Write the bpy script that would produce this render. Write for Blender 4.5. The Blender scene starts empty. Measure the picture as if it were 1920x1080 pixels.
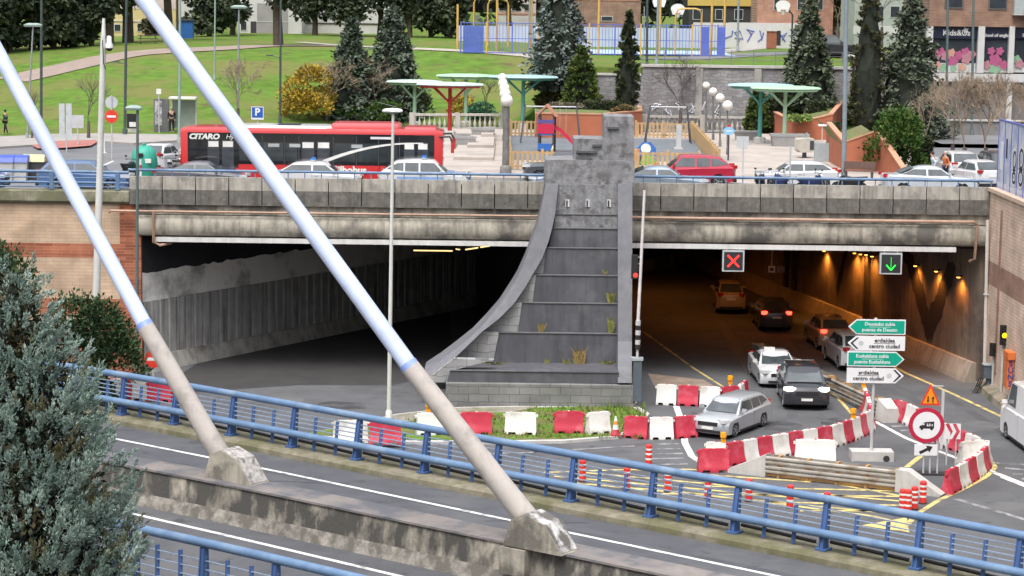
import bpy, bmesh, math, random
from mathutils import Vector, Matrix
PI = math.pi
rnd = random.Random(7)
sc = bpy.context.scene
COL = sc.collection
# ------------------------------------------------------------------ camera
FPX = 4200.0; CAMH = 18.3
PITCH = math.atan(560/FPX); ROLL = math.radians(0.75)
F0 = Vector((0, math.cos(PITCH), -math.sin(PITCH))); R0 = Vector((1, 0, 0)); U0 = Vector((0, math.sin(PITCH), math.cos(PITCH)))
RC = R0*math.cos(ROLL)+U0*math.sin(ROLL); UC = U0*math.cos(ROLL)-R0*math.sin(ROLL)
CP = Vector((0, 0, CAMH))
cam_d = bpy.data.cameras.new('camera'); cam = bpy.data.objects.new('camera', cam_d); COL.objects.link(cam)
cam_d.sensor_width = 36; cam_d.lens = 36*FPX/1920; cam_d.clip_end = 2000; cam_d.clip_start = 0.5
m3 = Matrix((RC, UC, -F0)).transposed().to_4x4(); m3.translation = CP
cam.matrix_world = m3; sc.camera = cam
# ------------------------------------------------------------------ sky, sun, exposure (overcast)
SUN_EL, SUN_AZ = math.radians(62), math.radians(200)     # azimuth clockwise from +Y: behind the camera, a little to its left
w = bpy.data.worlds.new('World'); sc.world = w; w.use_nodes = True
nt = w.node_tree; bg = nt.nodes['Background']
sky = nt.nodes.new('ShaderNodeTexSky'); sky.sky_type = 'NISHITA'; sky.sun_disc = False
sky.sun_elevation = SUN_EL; sky.sun_rotation = SUN_AZ; sky.air_density = 1.0; sky.dust_density = 4.0; sky.ozone_density = 1.0
hs = nt.nodes.new('ShaderNodeHueSaturation'); hs.inputs['Saturation'].default_value = 0.30
nt.links.new(sky.outputs[0], hs.inputs['Color'])
# overcast gradient: the cloud layer is brightest overhead and dimmer towards the horizon
tcw = nt.nodes.new('ShaderNodeTexCoord'); sxw = nt.nodes.new('ShaderNodeSeparateXYZ'); mrw = nt.nodes.new('ShaderNodeMapRange'); scw = nt.nodes.new('ShaderNodeVectorMath'); scw.operation = 'SCALE'
mrw.inputs[1].default_value = .28; mrw.inputs[2].default_value = 1; mrw.inputs[3].default_value = .75; mrw.inputs[4].default_value = 2.45
# the valley sides and city blocks behind the viewer dim the lowest band of sky
mrh = nt.nodes.new('ShaderNodeMapRange'); mrh.inputs[1].default_value = 0; mrh.inputs[2].default_value = .28; mrh.inputs[3].default_value = .14; mrh.inputs[4].default_value = 1; mth = nt.nodes.new('ShaderNodeMath'); mth.operation = 'MULTIPLY'; nt.links.new(sxw.outputs['Z'], mrh.inputs[0]); nt.links.new(mrw.outputs[0], mth.inputs[0]); nt.links.new(mrh.outputs[0], mth.inputs[1])
nt.links.new(tcw.outputs['Generated'], sxw.inputs[0]); nt.links.new(sxw.outputs['Z'], mrw.inputs[0]); nt.links.new(hs.outputs[0], scw.inputs[0]); nt.links.new(mth.outputs[0], scw.inputs['Scale'])
nt.links.new(scw.outputs[0], bg.inputs['Color'])
bg.inputs['Strength'].default_value = 0.15
sd = bpy.data.lights.new('sun', 'SUN'); sd.energy = 1.1; sd.angle = math.radians(25); sd.color = (1, .97, .93)
so = bpy.data.objects.new('sun', sd); COL.objects.link(so)
sdir = Vector((math.sin(SUN_AZ)*math.cos(SUN_EL), math.cos(SUN_AZ)*math.cos(SUN_EL), math.sin(SUN_EL)))
so.rotation_euler = sdir.to_track_quat('Z', 'Y').to_euler(); so.location = (0, 40, 80)
sc.view_settings.view_transform = 'Standard'; sc.view_settings.look = 'None'; sc.view_settings.exposure = 0.40; sc.view_settings.gamma = 1
# ------------------------------------------------------------------ pixel helpers (photo pixels, 1920 wide -> world)
def ray(px, py): return F0 + RC*((px-960)/FPX) - UC*((py-540)/FPX)
def PD(px, py, d): return CP + ray(px, py)*d
def PZ(px, py, z):
    r = ray(px, py); return CP + r*((z-CAMH)/r.z)
def PY(px, py, Y):
    r = ray(px, py); return CP + r*(Y/r.y)
def depth(p): return (Vector(p)-CP).dot(F0)
def SC(p): return FPX/depth(p)          # photo pixels per metre there
def lerp(a, b, t): return a+(b-a)*t
def sstep(a, b, x):
    t = min(1, max(0, (x-a)/(b-a))); return t*t*(3-2*t)
def interp(tab, x):
    if x <= tab[0][0]: return tab[0][1]
    for (x0, y0), (x1, y1) in zip(tab, tab[1:]):
        if x <= x1: return lerp(y0, y1, (x-x0)/(x1-x0))
    return tab[-1][1]
# ------------------------------------------------------------------ materials
MATS = {}
def M(name, col, rough=.6, var=.12, scale=2.5, metal=0, streak=0, bump=0, emit=0, spec=.4, alt=None, altscale=.6, altamt=.5, rnd_obj=False, coat=0, detail=5, vstretch=1, alt2=None, alt2scale=3, alt2amt=.3):
    if name in MATS: return MATS[name]
    m = bpy.data.materials.new(name); m.use_nodes = True; t = m.node_tree; N = t.nodes.new; L = t.links.new
    b = t.nodes['Principled BSDF']; b.inputs['Roughness'].default_value = rough; b.inputs['Metallic'].default_value = metal
    b.inputs['Specular IOR Level'].default_value = spec
    if coat: b.inputs['Coat Weight'].default_value = coat; b.inputs['Coat Roughness'].default_value = .08
    c = Vector(col)
    tc = N('ShaderNodeTexCoord'); src = tc.outputs['Object']
    oi = N('ShaderNodeObjectInfo'); ad = N('ShaderNodeVectorMath'); ad.operation = 'ADD'
    mu = N('ShaderNodeMath'); mu.operation = 'MULTIPLY'; mu.inputs[1].default_value = 37.0
    L(oi.outputs['Random'], mu.inputs[0]); L(src, ad.inputs[0]); L(mu.outputs[0], ad.inputs[1]); src = ad.outputs[0]
    if vstretch != 1:
        mp0 = N('ShaderNodeMapping'); mp0.inputs['Scale'].default_value = (1, 1, vstretch); L(src, mp0.inputs[0]); src = mp0.outputs[0]
    cur = None
    def mix(fac, a, bb, typ='MIX'):
        x = N('ShaderNodeMix'); x.data_type = 'RGBA'; x.blend_type = typ
        for s, v in ((0, fac), (6, a), (7, bb)):
            if hasattr(v, 'links'): L(v, x.inputs[s])
            elif s == 0: x.inputs[0].default_value = v
            else: x.inputs[s].default_value = (v[0], v[1], v[2], 1)
        return x.outputs[2]
    def noise(s, vec, det=detail):
        n = N('ShaderNodeTexNoise'); n.inputs['Scale'].default_value = s; n.inputs['Detail'].default_value = det; n.inputs['Roughness'].default_value = .62
        L(vec, n.inputs['Vector']); return n.outputs['Fac']
    def ramp(f, a, bb):
        r = N('ShaderNodeMapRange'); r.inputs[1].default_value = a; r.inputs[2].default_value = bb; L(f, r.inputs[0]); return r.outputs[0]
    nf = ramp(noise(scale, src), .3, .7)
    cur = mix(nf, c*(1-var), c*(1+var))
    if alt is not None:
        cur = mix(ramp(noise(altscale, src), .62-altamt*.35, .72-altamt*.25), cur, Vector(alt))
    if alt2 is not None:
        cur = mix(ramp(noise(alt2scale, src, 8), .64-alt2amt*.3, .72-alt2amt*.2), cur, Vector(alt2))
    if streak:
        mp = N('ShaderNodeMapping'); mp.inputs['Scale'].default_value = (3.2, 3.2, .22); L(src, mp.inputs[0])
        sf = ramp(noise(1.0, mp.outputs[0]), .44, .72)
        mu2 = N('ShaderNodeMath'); mu2.operation = 'MULTIPLY'; mu2.inputs[1].default_value = streak; L(sf, mu2.inputs[0])
        cur = mix(mu2.outputs[0], cur, c*.22)
    if rnd_obj:
        cur = mix(.35, cur, mix(oi.outputs['Random'], c*.55, c*1.5))
    L(cur, b.inputs['Base Color'])
    if bump:
        bp = N('ShaderNodeBump'); bp.inputs['Strength'].default_value = bump; bp.inputs['Distance'].default_value = .05
        L(noise(scale*4, src), bp.inputs['Height']); L(bp.outputs[0], b.inputs['Normal'])
    if emit:
        L(cur, b.inputs['Emission Color']); b.inputs['Emission Strength'].default_value = emit
    MATS[name] = m; return m
def brickmat(name, c1, c2, mortar, scale=1.0, bw=.5, bh=.12, bias=0, streak=0, rough=.8, msize=.012, plane='XZ', warp=0):
    if name in MATS: return MATS[name]
    m = bpy.data.materials.new(name); m.use_nodes = True; t = m.node_tree; N = t.nodes.new; L = t.links.new
    b = t.nodes['Principled BSDF']; b.inputs['Roughness'].default_value = rough; b.inputs['Specular IOR Level'].default_value = .25
    tc = N('ShaderNodeTexCoord'); sx = N('ShaderNodeSeparateXYZ'); cx = N('ShaderNodeCombineXYZ'); L(tc.outputs['Object'], sx.inputs[0])
    L(sx.outputs[plane[0]], cx.inputs[0]); L(sx.outputs[plane[1]], cx.inputs[1])
    br = N('ShaderNodeTexBrick'); wn = N('ShaderNodeTexNoise'); wn.inputs['Scale'].default_value = 1.6; L(cx.outputs[0], wn.inputs['Vector']); wm = N('ShaderNodeVectorMath'); wm.operation = 'MULTIPLY_ADD'; wm.inputs[1].default_value = (warp, warp, 0); L(wn.outputs['Color'], wm.inputs[0]); L(cx.outputs[0], wm.inputs[2]); L(wm.outputs[0], br.inputs['Vector'])
    br.inputs['Scale'].default_value = scale; br.inputs['Brick Width'].default_value = bw; br.inputs['Row Height'].default_value = bh
    br.inputs['Mortar Size'].default_value = msize; br.inputs['Bias'].default_value = bias
    for k, c in (('Color1', c1), ('Color2', c2), ('Mortar', mortar)): br.inputs[k].default_value = (*c, 1)
    nz = N('ShaderNodeTexNoise'); nz.inputs['Scale'].default_value = .9; nz.inputs['Detail'].default_value = 6; L(tc.outputs['Object'], nz.inputs['Vector'])
    mr = N('ShaderNodeMapRange'); mr.inputs[1].default_value = .3; mr.inputs[2].default_value = .7; mr.inputs[3].default_value = .72; mr.inputs[4].default_value = 1.18; L(nz.outputs['Fac'], mr.inputs[0])
    mx = N('ShaderNodeVectorMath'); mx.operation = 'SCALE'; L(br.outputs['Color'], mx.inputs[0]); L(mr.outputs[0], mx.inputs['Scale'])
    L(mx.outputs[0], b.inputs['Base Color']); MATS[name] = m; return m
def glow(name, col, strength):
    if name in MATS: return MATS[name]
    m = bpy.data.materials.new(name); m.use_nodes = True; b = m.node_tree.nodes['Principled BSDF']
    b.inputs['Base Color'].default_value = (*col, 1); b.inputs['Emission Color'].default_value = (*col, 1); b.inputs['Emission Strength'].default_value = strength
    MATS[name] = m; return m
# ------------------------------------------------------------------ mesh builder
class MB:
    def __init__(s): s.v = []; s.f = []
    def add(s, vs, fs):
        o = len(s.v); s.v += [tuple(p) for p in vs]; s.f += [tuple(o+i for i in f) for f in fs]; return s
    def box(s, c, size, rz=0, mat=None):
        hx, hy, hz = size[0]/2, size[1]/2, size[2]/2
        vs = [Vector((x, y, z)) for x in (-hx, hx) for y in (-hy, hy) for z in (-hz, hz)]
        R = mat if mat else Matrix.Rotation(rz, 3, 'Z')
        c = Vector(c)
        return s.add([c+R@p for p in vs], [(0, 1, 3, 2), (4, 6, 7, 5), (0, 4, 5, 1), (2, 3, 7, 6), (0, 2, 6, 4), (1, 5, 7, 3)])
    def bbox(s, a, b): return s.box([(p+q)/2 for p, q in zip(a, b)], [abs(q-p) for p, q in zip(a, b)])
    def bar(s, a, b, w, h=None):
        a, b = Vector(a), Vector(b); h = h or w; d = b-a; L = d.length
        if L < 1e-6: return s
        x = d/L; up = Vector((0, 0, 1)) if abs(x.z) < .95 else Vector((0, 1, 0)); y = up.cross(x).normalized(); z = x.cross(y)
        return s.box((a+b)/2, (L, w, h), mat=Matrix((x, y, z)).transposed())
    def tube(s, pts, r, n=8, caps=True):
        pts = [Vector(p) for p in pts]; k = len(pts); rs = r if isinstance(r, (list, tuple)) else [r]*k
        vs = []; fs = []
        for i, p in enumerate(pts):
            d = (pts[min(i+1, k-1)]-pts[max(i-1, 0)]).normalized()
            up = Vector((0, 0, 1)) if abs(d.z) < .9 else Vector((0, 1, 0)); y = up.cross(d).normalized(); z = d.cross(y)
            for j in range(n):
                a = 2*PI*j/n; vs.append(p+(y*math.cos(a)+z*math.sin(a))*rs[i])
        for i in range(k-1):
            for j in range(n):
                fs.append((i*n+j, i*n+(j+1) % n, (i+1)*n+(j+1) % n, (i+1)*n+j))
        if caps: fs.append(tuple(range(n))[::-1]); fs.append(tuple((k-1)*n+j for j in range(n)))
        return s.add(vs, fs)
    def lathe(s, prof, n=16, o=(0, 0, 0), axis='Z'):
        vs = []; fs = []; k = len(prof); o = Vector(o)
        for r, h in prof:
            for j in range(n):
                a = 2*PI*j/n; p = Vector((r*math.cos(a), r*math.sin(a), h))
                if axis == 'Y': p = Vector((p.x, p.z, p.y))
                if axis == 'X': p = Vector((p.z, p.x, p.y))
                vs.append(o+p)
        for i in range(k-1):
            for j in range(n): fs.append((i*n+j, i*n+(j+1) % n, (i+1)*n+(j+1) % n, (i+1)*n+j))
        fs.append(tuple(range(n))[::-1]); fs.append(tuple((k-1)*n+j for j in range(n)))
        return s.add(vs, fs)
    def prism(s, poly, d, frame=None):
        """poly: list of 3-D points (planar); extruded by vector d"""
        k = len(poly); d = Vector(d); P = [Vector(p) for p in poly]
        return s.add(P+[p+d for p in P], [tuple(range(k))[::-1], tuple(range(k, 2*k))]+[(i, (i+1) % k, k+(i+1) % k, k+i) for i in range(k)])
    def xz(s, poly, y0, y1): return s.prism([(x, y0, z) for x, z in poly], (0, y1-y0, 0))
    def strip(s, A, B):
        k = len(A); return s.add(list(A)+list(B), [(i, i+1, k+i+1, k+i) for i in range(k-1)])
    def loft(s, rings, caps=True, closed=True):
        n = len(rings[0]); vs = [p for r in rings for p in r]; fs = []
        for i in range(len(rings)-1):
            for j in range(n if closed else n-1): fs.append((i*n+j, i*n+(j+1) % n, (i+1)*n+(j+1) % n, (i+1)*n+j))
        if caps and closed: fs.append(tuple(range(n))[::-1]); fs.append(tuple((len(rings)-1)*n+j for j in range(n)))
        return s.add(vs, fs)
    def sphere(s, c, r, n=14, k=8, sz=1):
        return s.lathe([(max(1e-3, r*math.sin(PI*i/k)), -r*sz*math.cos(PI*i/k)) for i in range(k+1)], n, c)
    def mesh(s, name, smooth=None, norm=True):
        me = bpy.data.meshes.new(name); me.from_pydata(s.v, [], s.f); me.update()
        if norm:
            bm = bmesh.new(); bm.from_mesh(me); bmesh.ops.recalc_face_normals(bm, faces=bm.faces); bm.to_mesh(me); bm.free()
        if smooth:
            me.polygons.foreach_set('use_smooth', [True]*len(me.polygons)); me.set_sharp_from_angle(angle=math.radians(smooth))
        return me
    def build(s, name, mat, parent=None, smooth=None, loc=None, norm=True):
        o = bpy.data.objects.new(name, s.mesh(name, smooth, norm)); COL.objects.link(o)
        o.data.materials.append(mat)
        if parent: o.parent = parent
        if loc is not None: o.location = loc
        return o
def tag(o, label=None, cat=None, group=None, kind=None):
    for k, v in (('label', label), ('category', cat), ('group', group), ('kind', kind)):
        if v: o[k] = v
    return o
def T(name, label, cat, loc=(0, 0, 0), rz=0, group=None):
    o = bpy.data.objects.new(name, None); COL.objects.link(o); o.location = loc; o.rotation_euler = (0, 0, rz); o.empty_display_size = .2
    return tag(o, label, cat, group)
def S(mb, name, mat, smooth=None, norm=True, kind='structure'):
    return tag(mb.build(name, mat, None, smooth, norm=norm), kind=kind)
def dup(o, loc=None, rz=None, label=None, group=None, parent=None, scale=None, mats=None):
    c = o.copy(); COL.objects.link(c)
    if parent: c.parent = parent
    if loc is not None: c.location = loc
    if rz is not None: c.rotation_euler = (0, 0, rz)
    if scale is not None: c.scale = scale if isinstance(scale, (tuple, list)) else (scale,)*3
    if label: c['label'] = label
    if group: c['group'] = group
    for ch in list(o.children): dup(ch, parent=c)
    return c
def text(name, s, size, mat, parent, loc, rx=PI/2, rz=0, depth_=.004, align='CENTER', xs=1, shear=0, bold=.0):
    cu = bpy.data.curves.new(name, 'FONT'); cu.body = s; cu.size = size; cu.align_x = align; cu.align_y = 'CENTER'; cu.extrude = depth_; cu.shear = shear; cu.offset = bold; cu.resolution_u = 3
    to = bpy.data.objects.new(name, cu); COL.objects.link(to)
    dg = bpy.context.evaluated_depsgraph_get(); me = bpy.data.meshes.new_from_object(to.evaluated_get(dg))
    bpy.data.objects.remove(to); bpy.data.curves.remove(cu)
    o = bpy.data.objects.new(name, me); COL.objects.link(o); me.materials.clear(); me.materials.append(mat)
    o.parent = parent; o.location = loc; o.rotation_euler = (rx, 0, rz); o.scale = (xs, 1, 1)
    return o
def disc(mb, c, r, y, n=20, th=.01):     # flat disc facing -Y
    mb.prism([(c[0]+r*math.cos(2*PI*i/n), y, c[1]+r*math.sin(2*PI*i/n)) for i in range(n)], (0, th, 0)); return mb
# ================================================================== SETTING
asph = M('asphalt', (.095, .097, .102), .85, .14, .8, alt=(.072, .074, .079), altscale=.22, altamt=.45, bump=.2, alt2=(.055, .055, .058), alt2scale=1.7, alt2amt=.12)
asph2 = M('bridge_asphalt', (.074, .076, .084), .8, .14, 1.6, alt=(.098, .099, .103), altscale=.35, altamt=.35, bump=.2, alt2=(.05, .051, .056), alt2scale=1.2, alt2amt=.15)
asph3 = M('deck_asphalt', (.13, .133, .14), .85, .12, .5, alt=(.17, .17, .175), altscale=.1, altamt=.4)
conc = M('concrete', (.34, .325, .30), .85, .16, 1.2, streak=.55, alt=(.16, .15, .135), altscale=.5, altamt=.35, bump=.3)
conc_d = M('stained_concrete', (.33, .30, .245), .9, .3, 5, streak=.6, alt=(.058, .055, .05), altscale=1.6, altamt=.80, bump=.5, vstretch=.45, detail=8)
conc_l = M('pale_concrete', (.46, .445, .42), .8, .12, 1.5, streak=.25, bump=.2)
conc_p = M('sleeve_concrete', (.46, .42, .385), .8, .12, 1.2, alt=(.33, .30, .275), altscale=1.2, altamt=.4, bump=.15)
white_p = M('road_paint_white', (.62, .62, .60), .7, .15, 3, alt=(.22, .22, .22), altscale=2.5, altamt=.25)
white_w = M('road_paint_worn', (.30, .30, .30), .7, .2, 3, alt=(.10, .10, .105), altscale=1.6, altamt=.6)
yel_p = M('road_paint_yellow', (.58, .46, .17), .7, .2, 3, alt=(.20, .175, .11), altscale=2.0, altamt=.38)
grass = M('grass', (.088, .158, .025), .95, .30, .9, alt=(.135, .145, .045), altscale=.16, altamt=.45, bump=.4, spec=.1, alt2=(.10, .085, .04), alt2scale=.55, alt2amt=.2)
grass_r = M('rough_grass', (.095, .16, .025), .95, .4, 2.0, alt=(.14, .125, .06), altscale=.7, altamt=.5, bump=.5, spec=.1)
gravel = M('gravel', (.24, .215, .18), .95, .25, 6, alt=(.13, .14, .06), altscale=.5, altamt=.4, bump=.5)
paving = M('plaza_paving', (.37, .325, .29), .85, .10, 1.2, alt=(.29, .26, .235), altscale=.4, altamt=.4)
pave_g = M('grey_pavement', (.29, .27, .255), .85, .12, 1.0)
redpave = M('red_pavement', (.32, .13, .11), .85, .15, 1.0)
dark_in = M('dark_interior', (.035, .034, .036), .9, .2, .7)
blue_m = M('blue_paint', (.108, .182, .30), .55, .14, 1.6, alt=(.165, .235, .325), altscale=.8, altamt=.3, spec=.4)
blue_d = M('blue_post_paint', (.055, .11, .26), .5, .10, 1.2)

def poly(name, pts, mat, thick=None, kind='structure', z=None):
    """flat or raised polygon on the ground; pts world points (same z)"""
    mb = MB()
    if thick: mb.prism([Vector(p)-Vector((0, 0, thick)) for p in pts], (0, 0, thick))
    else: mb.add(pts, [tuple(range(len(pts)))])
    o = mb.build(name, mat)
    if not thick and o.data.polygons[0].normal.z < 0: o.data.flip_normals()
    return tag(o, kind=kind)
def ppoly(name, px, z, mat, thick=None): return poly(name, [PZ(x, y, z) for x, y in px], mat, thick)
def ribbon(name, pts, wid, z, mat):
    """painted line along world points"""
    P = [Vector((p[0], p[1], z)) for p in pts]; A = []; B = []
    for i, p in enumerate(P):
        d = (P[min(i+1, len(P)-1)]-P[max(i-1, 0)]).normalized(); n = Vector((-d.y, d.x, 0))*wid/2
        A.append(p+n); B.append(p-n)
    o = MB().strip(A, B).build(name, mat, norm=False)
    if o.data.polygons[0].normal.z < 0: o.data.flip_normals()
    return tag(o, kind='structure')
def pline(name, px, wid, z, mat, zs=0): return ribbon(name, [PZ(x, y, zs) for x, y in px], wid, z, mat)

# ---- ground and lower roads (z = 0)
poly('ground', [(-400, -60, -.05), (400, -60, -.05), (400, 104, -.05), (-400, 104, -.05)], gravel)
poly('lower_road', [(-60, 20, 0), (60, 20, 0), (60, 210, 0), (-60, 210, 0)], asph)
isl = [(560, 815), (640, 800), (742, 776), (860, 763), (1190, 757), (1218, 775), (1195, 800), (1160, 818), (1060, 826), (940, 828), (760, 828), (640, 822)]
ppoly('island_kerb', isl, .12, conc_l, .14)
cx_ = sum(p[0] for p in isl)/len(isl); cy_ = 795
isl2 = [(lerp(cx_, x, .972), lerp(cy_, y, .90)) for x, y in isl]
ppoly('island_grass', isl2, .134, grass_r)
ppoly('island_gravel', [(650, 797), (745, 777), (862, 764), (1010, 762), (960, 772), (880, 776), (790, 787), (700, 796)], .139, gravel)
# grass tufts over the island: nobody could count the blades
mb = MB()
for i in range(1900):
    px = rnd.uniform(760, 1212); py = rnd.uniform(762, 822)
    if py > 790+ (px-760)*.2 and px < 900: continue
    if px < 990 and py < 782: continue
    p = PZ(px, py, .13); h = rnd.uniform(.08, .22)*(1.9 if px > 1130 and py < 790 else 1); a = rnd.uniform(0, PI); d = Vector((math.cos(a), math.sin(a), 0))*.035
    q = p+Vector((rnd.uniform(-.08, .08), rnd.uniform(-.08, .08), h)); mb.add([p-d, p+d, q], [(0, 1, 2)])
tag(mb.build('island_grass_blades', M('grass_blade', (.10, .16, .028), .9, .35, 1.5, alt=(.19, .165, .07), altscale=.9, altamt=.4, spec=.1), norm=False), kind='stuff')

tr_m = M('tunnel_road_shade', (.042, .04, .04), .8, .2, .8)  # dark sheet over the road: the left tunnel's shade put into its colour
ppoly('tunnel_road_shade', [(275, 742), (560, 722), (735, 722), (850, 700), (840, 560), (560, 560)], .003, tr_m)

# ---- road markings on the lower road
Z1 = .004
pline('white_line', [(1268, 762), (1282, 800), (1284, 830), (1297, 855), (1330, 878)], .28, Z1, white_p)
for i, (x0, x1, y) in enumerate([(1225, 1272, 833), (1222, 1276, 842), (1220, 1280, 851), (1215, 1284, 860), (1205, 1290, 871), (1190, 1180, 880)]):
    if x1 > x0: pline('zebra_stripe', [(x0, y), (x1, y-1)], .22, Z1, white_w)
pline('white_line', [(1000, 848), (1190, 836)], .16, Z1, white_w)
pline('white_line', [(880, 852), (1060, 846)], .16, Z1, white_w)
pline('white_line', [(1640, 790), (1700, 822), (1770, 850), (1850, 880), (1985, 940)], .22, Z1, white_p)
for k in range(7):
    x = 1655+k*17; y = 792+k*7.6
    pline('hatch_stripe', [(x, y), (x+34, y-1)], .25, Z1, white_w)
pline('white_line', [(1640, 772), (1690, 790)], .14, Z1, white_w)
pline('white_line', [(1850, 880), (1940, 915)], .2, Z1+.004, white_p)
for k in range(4): pline('hatch_stripe', [(1868+k*16, 868+k*10), (1935+k*16, 872+k*10)], .3, Z1, white_w)
pline('white_line', [(1790, 935), (1925, 975)], .25, Z1, white_w)
pline('white_line', [(1880, 895), (1925, 913)], .25, Z1+.004, white_p)
# worn wheel tracks, patches and stains on the road
trk = M('polished_track', (.075, .077, .082), .7, .12, .9, alt=(.095, .097, .102), altscale=.5, altamt=.45); oil = M('oil_stain', (.05, .05, .053), .55, .25, 2, alt=(.09, .09, .095), altscale=1.4, altamt=.5); lite = M('dusty_asphalt', (.125, .125, .125), .9, .15, 1.2, alt=(.095, .097, .102), altscale=.6, altamt=.5)
for px_, w_ in (([(1420, 560), (1500, 680), (1570, 800), (1640, 900), (1700, 985)], .55), ([(1350, 600), (1420, 720), (1400, 830), (1290, 905)], .5), ([(1470, 690), (1490, 800), (1400, 860)], .5), ([(1650, 660), (1800, 760), (1960, 860)], .5), ([(1600, 668), (1740, 768), (1930, 890)], .5), ([(400, 775), (600, 765), (760, 735)], .5), ([(1000, 850), (1150, 838), (1280, 826)], .5), ([(560, 870), (900, 868), (1180, 846)], .6)):
    pline('wheel_track', px_, w_, .0015, trk)
for x, y, rx_, ry_, m_ in ((1460, 800, 40, 9, oil), (1560, 790, 26, 6, oil), (1330, 775, 30, 5, oil), (1130, 862, 60, 7, lite), (1830, 800, 40, 10, lite), (1890, 950, 40, 10, lite), (640, 760, 50, 8, oil), (520, 750, 60, 6, lite), (1500, 880, 60, 10, oil)):
    ppoly('road_patch', [(x+rx_*math.cos(t)*(1+.2*math.sin(3*t+x)), y+ry_*math.sin(t)*(1+.25*math.cos(2*t+x))) for t in [2*PI*k/16 for k in range(16)]], .0025, m_)
# yellow works markings
pline('yellow_line', [(1206, 622), (1300, 690), (1365, 731)], .14, Z1, yel_p)
pline('yellow_line', [(1520, 705), (1570, 745), (1610, 790)], .16, Z1, yel_p)
pline('yellow_line', [(1655, 676), (1700, 700), (1790, 740), (1880, 782), (1925, 803)], .2, Z1, yel_p)
pline('yellow_line', [(1700, 985), (1722, 962), (1760, 938), (1810, 915), (1850, 893), (1866, 876), (1860, 866)], .2, Z1, yel_p)
pline('yellow_line', [(1700, 876), (1722, 858), (1735, 852)], .22, Z1, yel_p)
pline('yellow_line', [(1020, 886), (1150, 881), (1290, 880), (1420, 888), (1570, 908), (1690, 930)], .2, Z1, yel_p)
pline('yellow_line', [(1010, 905), (1120, 909), (1300, 925), (1500, 950), (1640, 968), (1700, 985)], .2, Z1, yel_p)
for x0, y0, x1, y1 in [(1180, 880, 1520, 904), (1070, 884, 1690, 940), (1040, 893, 1610, 944), (1020, 900, 1660, 962), (1330, 912, 1690, 921), (1240, 926, 1690, 931), (1400, 940, 1690, 948), (1500, 958, 1695, 958)]:
    pline('yellow_stripe', [(x0, y0), (x1, y1)], .20, Z1+.004, yel_p)
ppoly('yellow_wedge', [(1615, 985), (1700, 970), (1705, 998), (1660, 992)], Z1+.008, yel_p)
# darker patches of newer asphalt and pale worn ground at the tunnel mouth
ppoly('asphalt_patch', [(1215, 700), (1320, 712), (1345, 728), (1228, 726)], .003, M('worn_road', (.26, .20, .16), .9, .3, 1.2))

# ================================================================== OVERPASS
YF = 104.7
def zo(y): return PY(960, y, YF).z
zt, zm, zb, zp, zf0, zf1, zs0, zs1 = [zo(y) for y in (340, 364, 392, 404.5, 410, 453, 452, 462)]
def xo(px): return PY(px, 360, YF).x
DECK = 8.3
over = T('overpass', 'weathered concrete overpass with rounded fascia beams spanning both tunnel mouths', 'overpass', (0, YF, 0))
pan_m = M('panel_concrete', (.385, .36, .315), .9, .12, 3, streak=.75, alt=(.25, .24, .215), altscale=1.2, altamt=.35, bump=.3)
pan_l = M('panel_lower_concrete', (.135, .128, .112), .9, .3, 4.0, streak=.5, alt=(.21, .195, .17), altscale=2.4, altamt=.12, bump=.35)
fas_m = M('fascia_concrete', (.38, .35, .29), .9, .18, .9, streak=.75, alt=(.12, .112, .10), altscale=.55, altamt=.45, bump=.3)
edges = [242]+[242+62.3*k for k in range(1, 13)]+[1022]
edges2 = [1186, 1239]+[1239+62.3*k for k in range(1, 10)]+[1860]
for E in (edges, edges2):
    for a, b in zip(E, E[1:]):
        x0, x1 = xo(a)+.022, xo(b)-.022
        mb = MB().xz([(x0, zm+.004), (x1, zm+.004), (x1, zt), (x0, zt)], 0, .32)
        p = mb.build('parapet_panel', pan_m, over)
        MB().xz([(x0, zb), (x1, zb), (x1, zm), (x0, zm)], -.035, .32).build('panel_foot', pan_l, p)
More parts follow.
